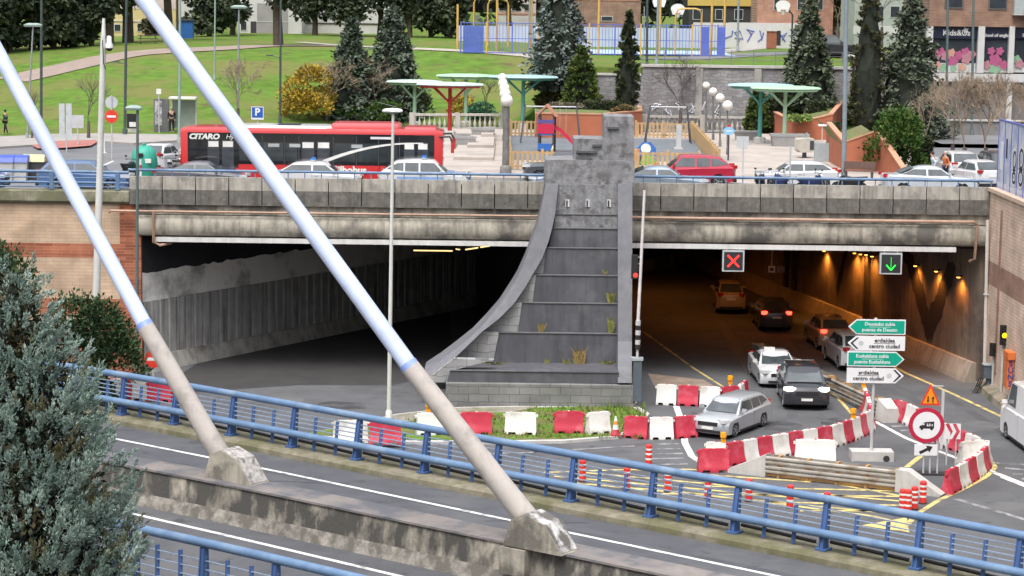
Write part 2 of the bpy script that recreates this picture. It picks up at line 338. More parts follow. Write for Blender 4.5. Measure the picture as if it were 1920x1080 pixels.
for a, b, xs0, xs1 in ((258, 1022, 285, 1022), (1186, 1858, 1186, 1797)):
    x0, x1 = xo(a), xo(b)
    MB().bbox((x0, .33, DECK-.6), (x1, 1.2, zt-.25)).build('parapet_backing', dark_in, over)
    MB().bbox((x0, .12, zf0-.02), (x1, .9, zb+.05)).build('recess_band', fas_m, over)
    prof = [(.55, zf0), (.22, zf0)]+[(.22-.30*math.sin(t), lerp(zf0-.04, zf1, .5-.5*math.cos(t))) for t in [PI*k/10 for k in range(0, 9)]]+[(.42, zf1-.0), (.55, zf1)]
    mb = MB(); n_ = max(2, int((x1-x0)/2.9)); X = [lerp(x0, x1, i/n_) for i in range(n_+1)]
    rings = []
    for xa, xb in zip(X, X[1:]):
        rings += [[(xa, y, z) for y, z in prof], [(xb, y, z) for y, z in prof]]
    mb.loft([[(x0, y, z) for y, z in prof], [(x1, y, z) for y, z in prof]]); mb.build('fascia_beam', fas_m, over, smooth=40)
    MB().bbox((xo(xs0), .0, zs1), (xo(xs1), .9, zs0-.03)).build('edge_strip', M('pale_edge_strip', (.60, .59, .57), .8, .12, 1.2, streak=.25), over)
    cop = M('copper_pipe', (.36, .235, .17), .55, .2, 1.5, metal=.2)
    if a < 600:
        pts = [(xo(205), -.10, zo(409)), (xo(207), -.10, zp), (x1, -.10, zp)]
        MB().tube(pts, .055).build('drain_pipe', cop, over, smooth=50)
        MB().tube([(xo(288), -.1, zp), (xo(288), -.1, zo(463)), (xo(300), -.1, zo(468)), (xo(318), .4, zo(466))], .07).build('drain_pipe', cop, over, smooth=50)
    else:
        MB().tube([(x0, -.10, zp), (xo(1828), -.10, zp), (xo(1834), -.1, zp-.15), (xo(1832), -.1, zo(474)), (xo(1826), .3, zo(480))], .075).build('drain_pipe', cop, over, smooth=50)
# deck slab
MB().bbox((-30, 1.21, zs1+.02), (xo(1858), 60, DECK-.2)).build('deck_slab', dark_in, over)
# thin blue handrail on the parapet: a thing
hr = T('parapet_handrail', 'thin blue handrail on short stanchions along the top of the overpass parapet', 'railing', (0, YF+.12, 0))
for a, b in ((240, 1025), (1186, 1862)):
    MB().tube([(xo(a), 0, zt+.30), (xo(b), 0, zt+.30)], .065, 8).build('handrail', blue_m, hr, smooth=50)
    k = a+20
    while k < b:
        MB().bbox((xo(k)-.025, -.02, zt-.01), (xo(k)+.025, .02, zt+.3)).build('stanchion', blue_m, hr); k += 31.1

# ---- left tunnel
TA = math.radians(32); TB = math.radians(-12)
tl = T('tunnel', 'dark left tunnel with white paint above grey ribbed side panels', 'tunnel', (xo(262), YF+.5, 0), -TA)
dl = Vector((0, 1, 0))
ZC = zs1+.03
wl = M('white_wall_paint', (.80, .78, .74), .85, .10, .8, alt=(.36, .35, .33), altscale=.4, altamt=.3)
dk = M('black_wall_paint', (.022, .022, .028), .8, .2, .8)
rb = M('ribbed_panel', (.36, .352, .34), .85, .2, 1.2, streak=.85, bump=.3)
# local frame: y runs down the tunnel, x to the right; wall faces +x
Ltun = 75
mb = MB(); yy = 0; top = []
while yy <= Ltun:
    top.append((0, yy, 4.75+rnd.uniform(-.06, .06))); yy += .35 if yy < 12 else 3
n = len(top)
MB().add([(0, 0, 3.35)]+[(0, Ltun, 3.35)]+[top[i] for i in range(n)][::-1], [tuple(range(n+2))]).build('painted_wall', wl, tl)
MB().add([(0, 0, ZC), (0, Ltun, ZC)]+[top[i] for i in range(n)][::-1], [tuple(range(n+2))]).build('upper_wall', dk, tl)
MB().bbox((-.4, 0, 0), (-.05, Ltun, ZC+.5)).build('wall_core', dark_in, tl)
mb = MB(); prof = []
yy = 0; ring0 = []; ring1 = []
while yy < 34:
    for off, x in ((0, .06), (.42, .06), (.46, .0), (.58, .0), (.62, .06)):
        ring0.append((x, yy+off, .72)); ring1.append((x, yy+off, 3.35))
    yy += .64
mb.strip(ring0, ring1).build('ribbed_panel', rb, tl, norm=False)
for k in range(9):
    MB().bbox((.05, 5+2.6*k, .72), (.10, 5.1+2.6*k, 3.35)).build('panel_joint', M('pale_joint', (.30, .29, .28), .8), tl)
MB().loft([[(0, y, 0), (.45, y, 0), (.40, y, .15), (.18, y, .72), (0, y, .72)] for y in (0, Ltun)]).build('base_barrier', conc, tl)
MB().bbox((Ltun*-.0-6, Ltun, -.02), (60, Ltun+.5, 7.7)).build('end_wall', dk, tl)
# lit ceiling lamps in the left tunnel: a long warm tube and a broken row of small ones
def world_in(o, p): return Matrix.Rotation(o.rotation_euler.z, 3, 'Z').transposed() @ (Vector(p)-Vector(o.location))
warm = glow('warm_tube_light', (1, .72, .30), 1.3)
for x0, x1, y0, y1 in ((776, 848, 469.5, 470.5), (855, 862, 467, 468), (873, 896, 468, 464.5), (901, 918, 463.5, 461)):
    a = PY(x0, y0, 112); b = PY(x1, y1, 112+ (x1-x0)*.02)
    o = T('tunnel_lamp', {776: 'long yellow tube lamp glowing under the left tunnel ceiling', 855: 'shortest small lamp just right of the long yellow tube in the dark tunnel', 873: 'thin slanting lamp second from the right end of the dark tunnel ceiling', 901: 'thin lamp nearest the curved rib under the dark tunnel ceiling'}[x0], 'lamp', a, group='ceiling lamps of the left tunnel')
    MB().tube([(0, 0, 0), b-a], .035, 6).build('lamp_tube', warm, o)
    MB().bar((0, .06, .08), (b-a)+Vector((0, .06, .08)), .1, .06).build('housing', dk, o)

# ---- right tunnel
tr = T('tunnel', 'right tunnel with tan side wall lit by a row of orange wall lamps', 'tunnel', (xo(1849), YF+.6, 0), -TB)
tan = M('tan_wall', (.25, .19, .145), .8, .14, .5, streak=.5, alt=(.13, .10, .085), altscale=.35, altamt=.4)
MB().bbox((0, 0, -.1), (.5, 90, 7.7)).build('side_wall', tan, tr)
MB().loft([[(0, y, 0), (-.55, y, 0), (-.5, y, .2), (-.22, y, .95), (0, y, .95)] for y in (0.02, 90)]).build('base_barrier', M('tan_barrier', (.33, .27, .215), .85, .14, 1, streak=.5), tr)
mb = MB()
# jagged dark V painted on the wall (local y along wall, z up)
V = [(2.9, 5.3), (3.8, 5.35), (4.6, 4.4), (5.4, 3.2), (6.0, 2.6), (6.6, 3.4), (7.4, 4.3), (8.6, 5.2), (10.2, 5.9), (9.6, 5.0), (8.5, 3.9), (7.6, 2.6), (6.9, 1.9), (6.1, 1.15), (5.5, 1.2), (5.0, 2.0), (4.3, 2.7), (3.9, 3.6), (3.2, 4.3)]
jag = []
for (a, b), (c, d) in zip(V, V[1:]+V[:1]):
    for k in range(5): jag.append((lerp(a, c, k/5)+rnd.uniform(-.09, .09), lerp(b, d, k/5)+rnd.uniform(-.16, .16)))
MB().prism([(-.012, y, z) for y, z in jag], (.008, 0, 0)).build('painted_zigzag', M('dark_mural_paint', (.035, .026, .026), .8, .2, 2), tr)
MB().prism([(-.012, 17+y*.75, .9+z) for y, z in ((0, 4.8), (.5, 5.0), (3.2, 1.2), (2.8, .6))], (.008, 0, 0)).build('painted_stripe', MATS['dark_mural_paint'], tr)
for y in (14.2, 26, 27.5, 40, 41.5):
    MB().bbox((-.18, y, .9), (0.01, y+.5, 6.4)).build('pilaster', M('dark_pilaster', (.05, .04, .038), .8), tr)
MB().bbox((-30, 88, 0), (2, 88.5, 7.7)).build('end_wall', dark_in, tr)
# middle wall, shared by both tunnels, from behind the pylon
mw = T('dividing_wall', 'dark dividing wall between the two tunnels behind the stepped pylon', 'wall', (xo(1110), YF+1.5, 0))
MB().add([(-1.2, 0, 0), (1.6, 0, 0), (1.6-14, 66, 0), (-1.2+8, 20, 0), (-1.2, 0, ZC+.5), (1.6, 0, ZC+.5), (-12.4, 66, ZC+.5), (6.8, 20, ZC+.5)], [(0, 1, 5, 4)]).build('wall_end', dark_in, mw)
MB().prism([(-1.1, .01, 0), (1.6, .01, 0), (1.6-17, 85, 0), (-1.1-17, 85, 0)], (0, 0, ZC+.4)).build('wall_core', dark_in, mw)
# orange wall lamps of the right tunnel (each with its light)
amb = glow('orange_lamp_glass', (1, .42, .06), 5)
lamppx = [(1797, 519), (1755, 508), (1716, 498), (1635, 480), (1624, 477), (1613, 476), (1602, 474), (1545, 470)]
wn_ = Matrix.Rotation(-TB, 3, 'Z')@Vector((-1, 0, 0)); wq = Vector(tr.location)+wn_*.22
for i, (lpx, lpy) in enumerate(lamppx):
    r_ = ray(lpx, lpy); p = CP+r_*((wq-CP).dot(wn_)/r_.dot(wn_))
    o = T('wall_lamp', ['nearest orange wall lamp by the mouth of the right tunnel', 'second orange wall lamp from the tunnel mouth', 'third orange wall lamp from the tunnel mouth, beside the green arrow sign'][i] if i < 3 else 'orange lamp in the far cluster high on the right tunnel wall', 'lamp', p, -TB, group='orange wall lamps in the right tunnel' if i < 3 else 'far cluster of orange wall lamps')
    MB().bbox((-.10, -.10, 0), (.20, .10, .06)).build('housing', dark_in, o)
    MB().bbox((-.06, -.07, -.05), (.06, .07, -.002)).build('lamp_glass', amb, o)
    ld = bpy.data.lights.new('wall_lamp_light', 'SPOT'); ld.energy = 230 if i < 3 else 260; ld.color = (1, .34, .05); ld.spot_size = math.radians(125); ld.spot_blend = 1; ld.shadow_soft_size = .2
    lo = bpy.data.objects.new('lamp_light', ld); COL.objects.link(lo); lo.parent = o; lo.location = (-.10, 0, -.1); lo.rotation_euler = (0, math.radians(-16), 0)

# unseen ceiling lamps added to warm the road and walls of the right tunnel
for i, (x, y) in enumerate([(-6, 9), (-6.5, 20), (-7, 31), (-7, 44), (-7, 58)]):
    p = Matrix.Rotation(-TB, 3, 'Z')@Vector((x, y, zs1-.25))+Vector(tr.location)
    o = T('added_ceiling_lamp', ['first', 'second', 'third', 'fourth', 'fifth'][i]+' added unseen ceiling lamp from the mouth of the right tunnel, high above the lanes', 'lamp', p, -TB)
    MB().bbox((-.15, -.5, .02), (.15, .5, .14)).build('housing', dark_in, o); MB().bbox((-.12, -.45, -.02), (.12, .45, .018)).build('lamp_glass', amb, o)
    ld = bpy.data.lights.new('added_ceiling_light', 'SPOT'); ld.energy = 340 if i else 190; ld.color = (1, .30, .05); ld.spot_size = math.radians(150); ld.spot_blend = .7; ld.shadow_soft_size = .3
    lo = bpy.data.objects.new('lamp_light', ld); COL.objects.link(lo); lo.parent = o; lo.location = (0, 0, -.1)

# ================================================================== PYLON
py_ = T('stepped_pylon', 'grey stepped stone pylon between the tunnels with one curved and one straight rib', 'monument', (0, 0, 0))
stn_d = M('dark_slate', (.082, .082, .092), .7, .14, 1.0, streak=.4, alt=(.115, .115, .125), altscale=.6, altamt=.3, bump=.1)
stn_m = M('grey_slab', (.135, .135, .148), .75, .12, 1.6, alt=(.165, .165, .178), altscale=.5, altamt=.3, streak=.2)
stn_r = M('weathered_stone', (.225, .225, .235), .9, .25, 3.5, alt=(.125, .123, .12), altscale=2.6, altamt=.35, bump=.5, streak=.35)
def ribY(py): return interp([(200, 101.8), (345, 101.8), (640, 99.2), (718, 97.3)], py)
outer = [(1023, 345), (1019, 370), (1014, 396), (1008, 420), (999, 446), (986, 484), (970, 520), (958, 540), (936, 574), (910, 604), (884, 631), (854, 655), (825, 677), (795, 697)]
inner = [(1047, 345), (1044, 372), (1041, 401), (1036, 425), (1028, 455), (1015, 487), (999, 514), (985, 538), (964, 569), (936, 597), (904, 622), (880, 645), (851, 673), (805, 708)]
mb = MB(); rings = []
for (a, b), (c, d) in zip(outer, inner):
    Yr = ribY((b+d)/2); rings.append([PY(a, b, Yr), PY(c, d, Yr), PY(c, d, Yr)+Vector((0, 2.6, 0)), PY(a, b, Yr)+Vector((0, 2.6, 0))])
mb.loft(rings); mb.build('curved_rib', stn_m, py_, smooth=30)
mb = MB(); rings = []
for y in (345, 395, 500, 640, 718):
    Yr = ribY(y)-.05; a, c = PY(1158.5, y, Yr), PY(1186-(y-345)*.004, y, Yr); rings.append([a, c, c+Vector((0, 3.0, 0)), a+Vector((0, 3.0, 0))])
mb.loft(rings).build('straight_rib', stn_m, py_)
def pypoly(name, px, Y, mat, thick=2.5):
    P = [PY(x, y, Y) for x, y in px]; return MB().prism(P, (0, thick, 0)).build(name, mat, py_)
tiers = [((844, 695), (838, 717), 97.5), ((935.5, 624), (922, 694), 99.75), ((978.5, 568), (970, 628), 100.15), ((1005, 516), (997, 572), 100.55), ((1023, 465), (1017, 520), 100.95), ((1036, 428), (1028, 468), 101.35), ((1042, 402), (1037, 432), 101.7)]
for i, ((xt, yt), (xb, yb), Y) in enumerate(tiers):
    pypoly('tier', [(xt, yt), (1160, yt+2), (1160, yb+2), (xb, yb)], Y, stn_d if i < 6 else stn_r, 3.2 if i else 2.6)
    # pale coping line on every ledge
    p = PY(xt, yt, Y); q = PY(1159, yt+2, Y); MB().bbox((p.x, Y-.04, p.z-.005), (q.x, Y+.3, p.z+.02)).build('ledge', M('ledge_stone', (.10, .10, .105), .8, .2, 2), py_)
infill = brickmat('infill_masonry', (.31, .31, .305), (.27, .27, .275), (.14, .14, .14), 1, .9, .38, streak=.3, msize=.014, warp=.35)
for px, Y in (([(846, 695), (840, 717), (782, 717), (805, 707), (851, 673), (926, 675)], 97.9), ([(935.5, 624), (925, 678), (845, 678), (904, 621)], 99.9), ([(978.5, 568), (971, 624), (900, 624), (964, 568)], 100.3), ([(1005, 516), (998, 570), (960, 571), (995, 519)], 100.7), ([(1023, 465), (1018, 518), (993, 520), (1012, 490), (1022, 465)], 101.1)):
    pypoly('infill_wall', px, Y-.2, infill, .5)
base_m = brickmat('base_masonry', (.18, .18, .175), (.22, .22, .21), (.085, .085, .08), 1, .9, .34, msize=.012, warp=.12)
a = PY(836, 719, 97.1); b = PY(1187, 724, 97.1)
MB().bbox((a.x, 97.1, -.02), (b.x, 101, PY(1000, 721, 97.1).z)).build('base_wall', base_m, py_)
MB().bbox((a.x-.8, 97.9, -.02), (a.x, 101, PY(1000, 733, 97.9).z)).build('base_wall', base_m, py_)
# tower
blk = pypoly('slit_block', [(1046, 346), (1160, 347), (1160, 406), (1040, 406)], 101.9, stn_r, 2.5)
for x in (1064, 1102, 1142):
    p = PY(x, 381, 101.9)
    MB().bbox((p.x-.09, 101.86, p.z-.17), (p.x+.09, 101.9, p.z+.17)).build('slit_rim', M('slit_rim', (.55, .55, .56), .7), py_)
    MB().bbox((p.x-.06, 101.84, p.z-.14), (p.x+.01, 101.88, p.z+.13)).build('slit', dark_in, py_)
pypoly('tower_block', [(1023, 300), (1077, 299), (1190, 303), (1190, 349), (1020, 346)], 102.0, stn_r, 2.6)
pypoly('tower_block', [(1076, 260), (1136, 261), (1136, 320), (1076, 320)], 102.15, stn_r, 2.4)
pypoly('tower_block', [(1133, 218), (1189, 219), (1189, 320), (1133, 320)], 102.1, stn_r, 2.4)
for x, y, w_ in ((1100, 285, 40), (1095, 297, 30), (1150, 240, 22), (1120, 273, 18)):
    p = PY(x, y, 102.0); MB().bbox((p.x-w_/82, 101.99 if x > 1140 else 102.05, p.z-.05), (p.x+w_/82, 102.4, p.z+.05)).build('stone_course', M('dark_course', (.09, .09, .095), .9, .2, 2), py_)
# grass tufts on the ledges: each one a plant
def tuft(px, py, Y, h, wid, lab, dry=False, n=70):
    p = PY(px, py, Y); mb = MB()
    for i in range(n):
        a = rnd.uniform(0, 2*PI); r0 = rnd.uniform(0, wid*.25); b = Vector((math.cos(a)*r0, math.sin(a)*r0*.4, 0)); hh = h*rnd.uniform(.45, 1)
        o = Vector((math.cos(a)*wid*rnd.uniform(.2, 1)*.6, -abs(math.sin(a))*wid*.3, 0)); s = Vector((.018, 0, 0))
        m_ = b+o*.45+Vector((0, 0, hh*.75)); t_ = b+o+Vector((0, 0, hh*rnd.uniform(.7, 1.05)))
        mb.add([b-s, b+s, m_+s*.8, m_-s*.8, t_], [(0, 1, 2, 3), (3, 2, 4)])
    o = mb.build('grass_tuft', M('dry_tuft', (.34, .24, .09), .9, .3, 4, alt=(.22, .22, .06), altscale=2, altamt=.4) if dry else M('green_tuft', (.20, .22, .05), .9, .3, 4, alt=(.33, .28, .11), altscale=2, altamt=.45), norm=False)
    o.location = p; tag(o, lab, 'plant', 'grass tufts on the pylon ledges')
tuft(1087, 692, 99.6, 1.15, .75, 'largest straw coloured grass tuft on the lowest pylon ledge', True, 110)
tuft(1026, 692, 99.6, .6, .25, 'small thin grass tuft left of the large straw tuft', False, 40)
tuft(1062, 692, 99.5, .55, .4, 'pale grass tuft touching the left of the large straw tuft', True, 50)
tuft(1140, 694, 99.5, .55, .7, 'low green grass tuft against the straight rib on the lowest ledge', False, 90)
tuft(930, 692, 99.4, .42, 1.2, 'wide low grass patch at the left end of the lowest pylon ledge', False, 140)
tuft(1015, 624, 99.95, .55, .4, 'grass tuft at the left of the third pylon ledge', True, 50)
tuft(1145, 626, 99.95, .9, .35, 'tall green grass tuft on the third ledge against the straight rib', False, 60)
tuft(1145, 569, 100.35, .65, .45, 'green grass tuft on the fourth ledge against the straight rib', False, 60)
tuft(1135, 514, 100.75, .25, .3, 'tiny grass tuft on the fifth pylon ledge', False, 25)

# ================================================================== RETAINING WALLS
beige = brickmat('beige_block', (.50, .37, .26), (.45, .325, .225), (.33, .235, .16), 1, .62, .16, msize=.008)
redb = brickmat('red_block', (.40, .15, .085), (.24, .08, .045), (.44, .22, .14), 1, .85, .15, msize=.008, bias=.1)
rw = T('retaining_wall', 'beige block wall with red brick bands left of the tunnel mouth', 'wall', (0, YF+.25, 0))
xl, xr = -85.0, xo(262)
xc = xo(222)
for y0, y1, m_, xx in ((384, 459, beige, xc), (459, 486, redb, xc), (486, 563, beige, xc), (563, 592, redb, xc), (592, 616, beige, xc), (616, 760, redb, xc)):
    z0, z1 = zo(y0+9), zo(y1+9)
    MB().bbox((xl, 0, max(z1, -.1)), (xx, .6, z0)).build('red_band' if m_ is redb else 'beige_course', m_, rw)
MB().bbox((xc, -.02, -.1), (xr, .6, zo(393))).build('red_pier', redb, rw)
cop_m = M('mossy_coping', (.27, .255, .19), .9, .2, 1.2, alt=(.13, .13, .075), altscale=.7, altamt=.6, streak=.4, bump=.3)
MB().loft([[(x, -.12, zo(393)+.02), (x, -.20, zo(388)), (x, -.16, zo(370)), (x, .0, zo(368)), (x, .6, zo(368)), (x, .6, zo(393)+.02)] for x in (xl, xo(241))]).build('coping', cop_m, rw, smooth=40)
rr_ = T('side_retaining_wall', 'tan brick wall with brown bands right of the tunnel, running towards the viewer', 'wall', (xo(1857), YF-.3, 0), math.radians(0))
tanb = brickmat('tan_block', (.66, .50, .39), (.60, .45, .35), (.42, .31, .24), 1, .62, .16, plane='YZ')
brn = brickmat('brown_block', (.34, .20, .15), (.28, .165, .125), (.30, .22, .17), 1, .62, .16, plane='YZ')
for z0, z1, m_ in ((-.1, 4.9, tanb), (4.9, 6.0, brn), (6.0, zt-.15, tanb)):
    MB().bbox((0, -45, z0), (.8, .3, z1)).build('brown_band' if m_ is brn else 'tan_course', m_, rr_)
MB().bbox((-.03, -2.6, 1.0), (0, -2.2, zt-.8)).build('brown_pier', brn, rr_)
MB().bbox((-.12, -45, zt-.15), (.9, .3, zt+.02)).build('coping', M('tan_coping', (.52, .39, .30), .85, .15, 1.5), rr_)
MB().loft([[(-.55, y, 0), (-.5, y, .28), (0, y, .5), (0, y, 0)] for y in (-40, -.5)]).build('wall_foot', M('mossy_foot', (.26, .215, .17), .95, .25, 1.2, alt=(.12, .12, .075), altscale=.8, altamt=.4), rr_)
# ================================================================== FOREGROUND BRIDGE
ZB = 4.8           # kerb top
ZR = 4.6           # bridge road
mossk = M('mossy_kerb', (.20, .18, .13), .95, .25, 3.0, alt=(.125, .12, .065), altscale=.9, altamt=.55, streak=.3, bump=.4)
base_px = [(223, 776), (323, 793), (434, 816), (548, 839), (670, 862), (795, 886), (930, 913), (1070, 940), (1220, 969), (1377, 999), (1545, 1030), (1720, 1066), (1905, 1105)]
B = [PZ(x, y, ZB) for x, y in base_px]
d0 = B[0]-B[1]; d0b = (B[1]-B[2]); turn = d0.angle(d0b)
# carry on at both ends
left = [B[0]]
for k in range(9): left.append(left[-1]+d0.normalized()*2.05)
right = [B[-1]]; d1 = (B[-1]-B[-2])
for k in range(8): right.append(right[-1]+d1)
RAILP = left[1:][::-1]+B+right[1:]
def smooth_path(P, it=2):
    P = [Vector(p) for p in P]
    for _ in range(it): P = [P[0]]+[(P[i-1]+P[i]*2+P[i+1])/4 for i in range(1, len(P)-1)]+[P[-1]]
    return P
RAILP = smooth_path(RAILP, 3)
def normals(P):
    out = []
    for i in range(len(P)):
        d = (P[min(i+1, len(P)-1)]-P[max(i-1, 0)]); d.z = 0; d.normalize(); out.append(Vector((d.y, -d.x, 0)))   # towards viewer
    return out
NR = normals(RAILP)
def offs(P, N_, o, z): return [Vector((p.x+n.x*o, p.y+n.y*o, z)) for p, n in zip(P, N_)]
def band(name, prof, P, N_, mat, smooth=None, parent=None):
    """sweep profile [(offset towards viewer, z)] along path"""
    mb = MB().loft([[Vector((p.x+n.x*o, p.y+n.y*o, z)) for o, z in prof] for p, n in zip(P, N_)])
    return mb.build(name, mat, parent, smooth)
W0 = .50
tag(band('bridge_kerb', [(-.75, ZB-.9), (-.75, ZB), (W0, ZB), (W0+.06, ZB-.06), (W0+.08, ZR-.02), (W0+.08, ZB-.9)], RAILP, NR, mossk, 30), kind='structure')
WB = 13.5
tag(band('bridge_deck', [(W0+.085, ZR-.8), (W0+.085, ZR), (WB, ZR), (WB, ZR-.8)], RAILP, NR, asph2), kind='structure')
tag(band('bridge_girder', [(-.6, ZB-2.6), (-.7, ZB-.91), (WB, ZB-.91), (WB-.6, ZB-2.6)], RAILP, NR, conc), kind='structure')
def ext(px_pts, z, n0=6, n1=6, step=3):
    P = [PZ(x, y, z) for x, y in px_pts]
    a = (P[0]-P[1]).normalized(); b = (P[-1]-P[-2]).normalized()
    return smooth_path([P[0]+a*step*k for k in range(n0, 0, -1)]+P+[P[-1]+b*step*k for k in range(1, n1+1)], 2)
l1 = ext([(218, 823), (388, 856), (559, 892), (760, 934), (948, 974), (1120, 1010), (1280, 1043), (1455, 1080)], ZR)
ribbon('white_line', l1, .15, ZR+.005, white_p)
l2 = ext([(274, 969), (420, 1002), (560, 1036), (650, 1057), (747, 1080)], ZR)
ribbon('white_line', l2, .15, ZR+.005, white_p)
for off in (1.15, 2.55): ribbon('wheel_track', offs(RAILP, NR, off+.9, ZR), .42, ZR+.0025, M('bridge_track', (.062, .063, .07), .7, .12, 1.2, alt=(.078, .08, .088), altscale=.6, altamt=.4))
for k, t in ((9, 1.2), (13, 2.2), (16, 1.4), (19, 2.4)):
    c_ = RAILP[k]+NR[k]*(t+.6); ribbon('tar_seam', [c_+Vector((.9*j-1, .12*math.sin(j*2), 0)) for j in range(4)], .035, ZR+.0045, M('tar', (.02, .02, .022), .6))
# median wall: foot line at road level, nearest side
medf = ext([(246, 944), (295, 953), (480, 995), (747, 1055), (860, 1080)], ZR)   # foot, near side
MED = smooth_path(medf, 2)
# resample
def resample(P, step):
    out = [P[0]]; acc = 0
    for a, b in zip(P, P[1:]):
        L = (b-a).length
        while acc+L >= step:
            t = (step-acc)/L; a = a.lerp(b, t); out.append(a.copy()); L = (b-a).length; acc = 0
        acc += L
    return out
MED = smooth_path(resample(MED, 1.0), 3); NM = normals(MED)
mwall = T('median_wall', 'dark stained concrete median wall between the two bridge carriageways', 'wall')
HM = 1.0
band('wall_face', [(-.2, ZR-.05), (-.12, ZR+.30), (-.22, ZR+HM-.06), (-.24, ZR+HM-.06), (-1.08, ZR+HM-.06), (-1.22, ZR+.3), (-1.15, ZR-.05)], MED, NM, conc_d, 20, mwall)
band('foot', [(0, ZR-.04), (-.03, ZR+.06), (-.125, ZR+.33), (-.3, ZR+.33), (-.3, ZR-.04)], MED, NM, M('median_foot', (.25, .23, .20), .95, .3, 6, alt=(.12, .11, .095), altscale=2.5, altamt=.6, bump=.4), 20, mwall)
band('coping', [(-.17, ZR+HM-.055), (-.17, ZR+HM), (-1.12, ZR+HM), (-1.12, ZR+HM-.055)], MED, NM, M('median_coping', (.215, .19, .175), .9, .22, 1.6, alt=(.10, .10, .11), altscale=.8, altamt=.5), 20, mwall)

# ---- railings
def railing(P, N_, name, label, lean=.12, h=1.25, minor=2, z0=ZB, lower=True, skip=()):
    r = T(name, label, 'railing')
    # top rail, lower rail
    tubeP = offs(P, N_, -lean, z0+h); lowP = offs(P, N_, .10, z0+.44)
    MB().tube(tubeP, .105, 12).build('top_rail', blue_m, r, smooth=60)
    if lower: MB().tube(lowP, .108, 12).build('lower_rail', blue_m, r, smooth=60)
    for hh in ((.62, .75, .88, 1.01) if lower else (.25, .45, .65, .85)):
        o = lerp(.02, -lean, hh/h); MB().tube(offs(P, N_, o, z0+hh), .019, 5).build('wire', M('wire_blue', (.24, .30, .40), .4, metal=.2), r, smooth=60)
    for i, (p, n) in enumerate(zip(P, N_)):
        d = Vector((-n.y, n.x, 0)); zt_ = z0+h-.1
        a0 = Vector((p.x, p.y, z0+.03)); top = Vector((p.x-n.x*lean, p.y-n.y*lean, zt_))
        mb = MB()
        for s in (-1, 1):      # two plates of the post
            q = d*(.055*s); t = d*.012
            A = [a0+q+n*.15, a0+q-n*.13, top+q-n*.07, top+q+n*.07]
            mb.prism([x-t for x in A], t*2)
        mb.prism([a0+n*.10-d*.045, a0+n*.10+d*.045, top+n*.03+d*.045, top+n*.03-d*.045], n*.015)
        post = mb.build('post', blue_d, r)
        mb2 = MB().box(a0+Vector((0, 0, .0)), (.30, .34, .05), math.atan2(d.y, d.x)).build('base_plate', blue_d, post)
        for k in range(4):
            c = a0.lerp(top, .30+.17*k)-n*0; MB().box(c+d*.0, (.16, .05, .06), math.atan2(d.y, d.x)).build('spacer', blue_m, post)
        if i < len(P)-1:
            for k in range(1, minor+1):
                t = k/(minor+1); q = p.lerp(P[i+1], t); nn = n
                a = Vector((q.x, q.y, z0+.02 if lower else z0+.0)); b = Vector((q.x-nn.x*lean*.85, q.y-nn.y*lean*.85, z0+.98))
                MB().bar(a, b, .10, .04).build('baluster', blue_d, r)
    return r
railing(RAILP, NR, 'bridge_railing', 'long blue steel railing with two thick tubes along the far edge of the bridge')
# cable ducts below the railing
duct = M('black_duct', (.02, .02, .022), .55, .2, 3)
for k in range(0, len(RAILP)-1):
    a, b = RAILP[k].lerp(RAILP[k+1], .04), RAILP[k].lerp(RAILP[k+1], .88); n = NR[k]
    o = T('cable_duct', 'black sagging cable duct tied under the far blue railing', 'pipe', a, group='black ducts under the far railing')
    sag = -.06
    MB().tube([-n*.16+Vector((0, 0, .20)), (b-a)*.5-n*.16+Vector((0, 0, .17)), (b-a)-n*.16+Vector((0, 0, .13))], .05, 7).build('duct', duct, o, smooth=60)
    e = b-a; MB().tube([e-n*.16+Vector((0, 0, .13)), e*1.03-n*.2+Vector((0, 0, .04)), e*1.09-n*.12+Vector((0, 0, .06)), e*1.15-n*.16+Vector((0, 0, .2))], .02, 5).build('loose_cable', M('grey_cable', (.3, .3, .3), .6), o, smooth=60)
# near railing, bottom left
NRP = ext([(150, 1070), (271, 1097), (415, 1132), (560, 1169), (700, 1206)], ZB-.05, 9, 12, 2.0)
NRP = smooth_path(resample(NRP, 2.2), 1)
# sit it on a narrow kerb at the near edge
NN = normals(NRP)
tag(band('bridge_kerb', [(-.35, ZR+.004), (-.35, ZB-.05), (.5, ZB-.05), (.5, ZR-.7)], NRP, NN, mossk), kind='structure')
railing(NRP, NN, 'bridge_railing', 'near blue bridge railing in the bottom left corner beside the conifer', lean=.02, h=1.25, lower=False)

# ---- inclined stays
cab_m = M('cable_sheath', (.47, .54, .71), .45, .06, .8, alt=(.39, .45, .62), altscale=.7, altamt=.4, spec=.4)
ring_m = M('blue_collar', (.22, .30, .62), .4)
def stay(top_px, joint_px, foot_px, anchor, label, d_foot):
    foot = PD(*foot_px, d_foot); joint = PD(*joint_px, d_foot+.15); far = PD(*top_px, d_foot+6)
    o = T('stay_cable', label, 'cable stay', foot)
    j = joint-foot; f = far-foot; dirn = (f-j).normalized()
    MB().tube([j-dirn*.05, j+dirn*2, j+(f-j)*.5, f], .205, 18).build('cable_sheath', cab_m, o, smooth=60)
    MB().tube([j-dirn*.02, j+dirn*.16], .222, 18).build('collar', ring_m, o, smooth=40)
    u = (-j).normalized(); q = [j, j*.75, j*.5, j*.25, Vector((0, 0, 0))]
    MB().tube([j+u*-.06]+q[1:]+[u*.45], [.225, .24, .25, .258, .285, .30], 18).build('sleeve', conc_p, o, smooth=60)
    # anchor block in the median wall: sloping wedge
    ang = math.atan2(NMd.y, NMd.x)
    return o, foot, u
NMd = (MED[-8]-MED[8]); NMd.z = 0; NMd.normalize()
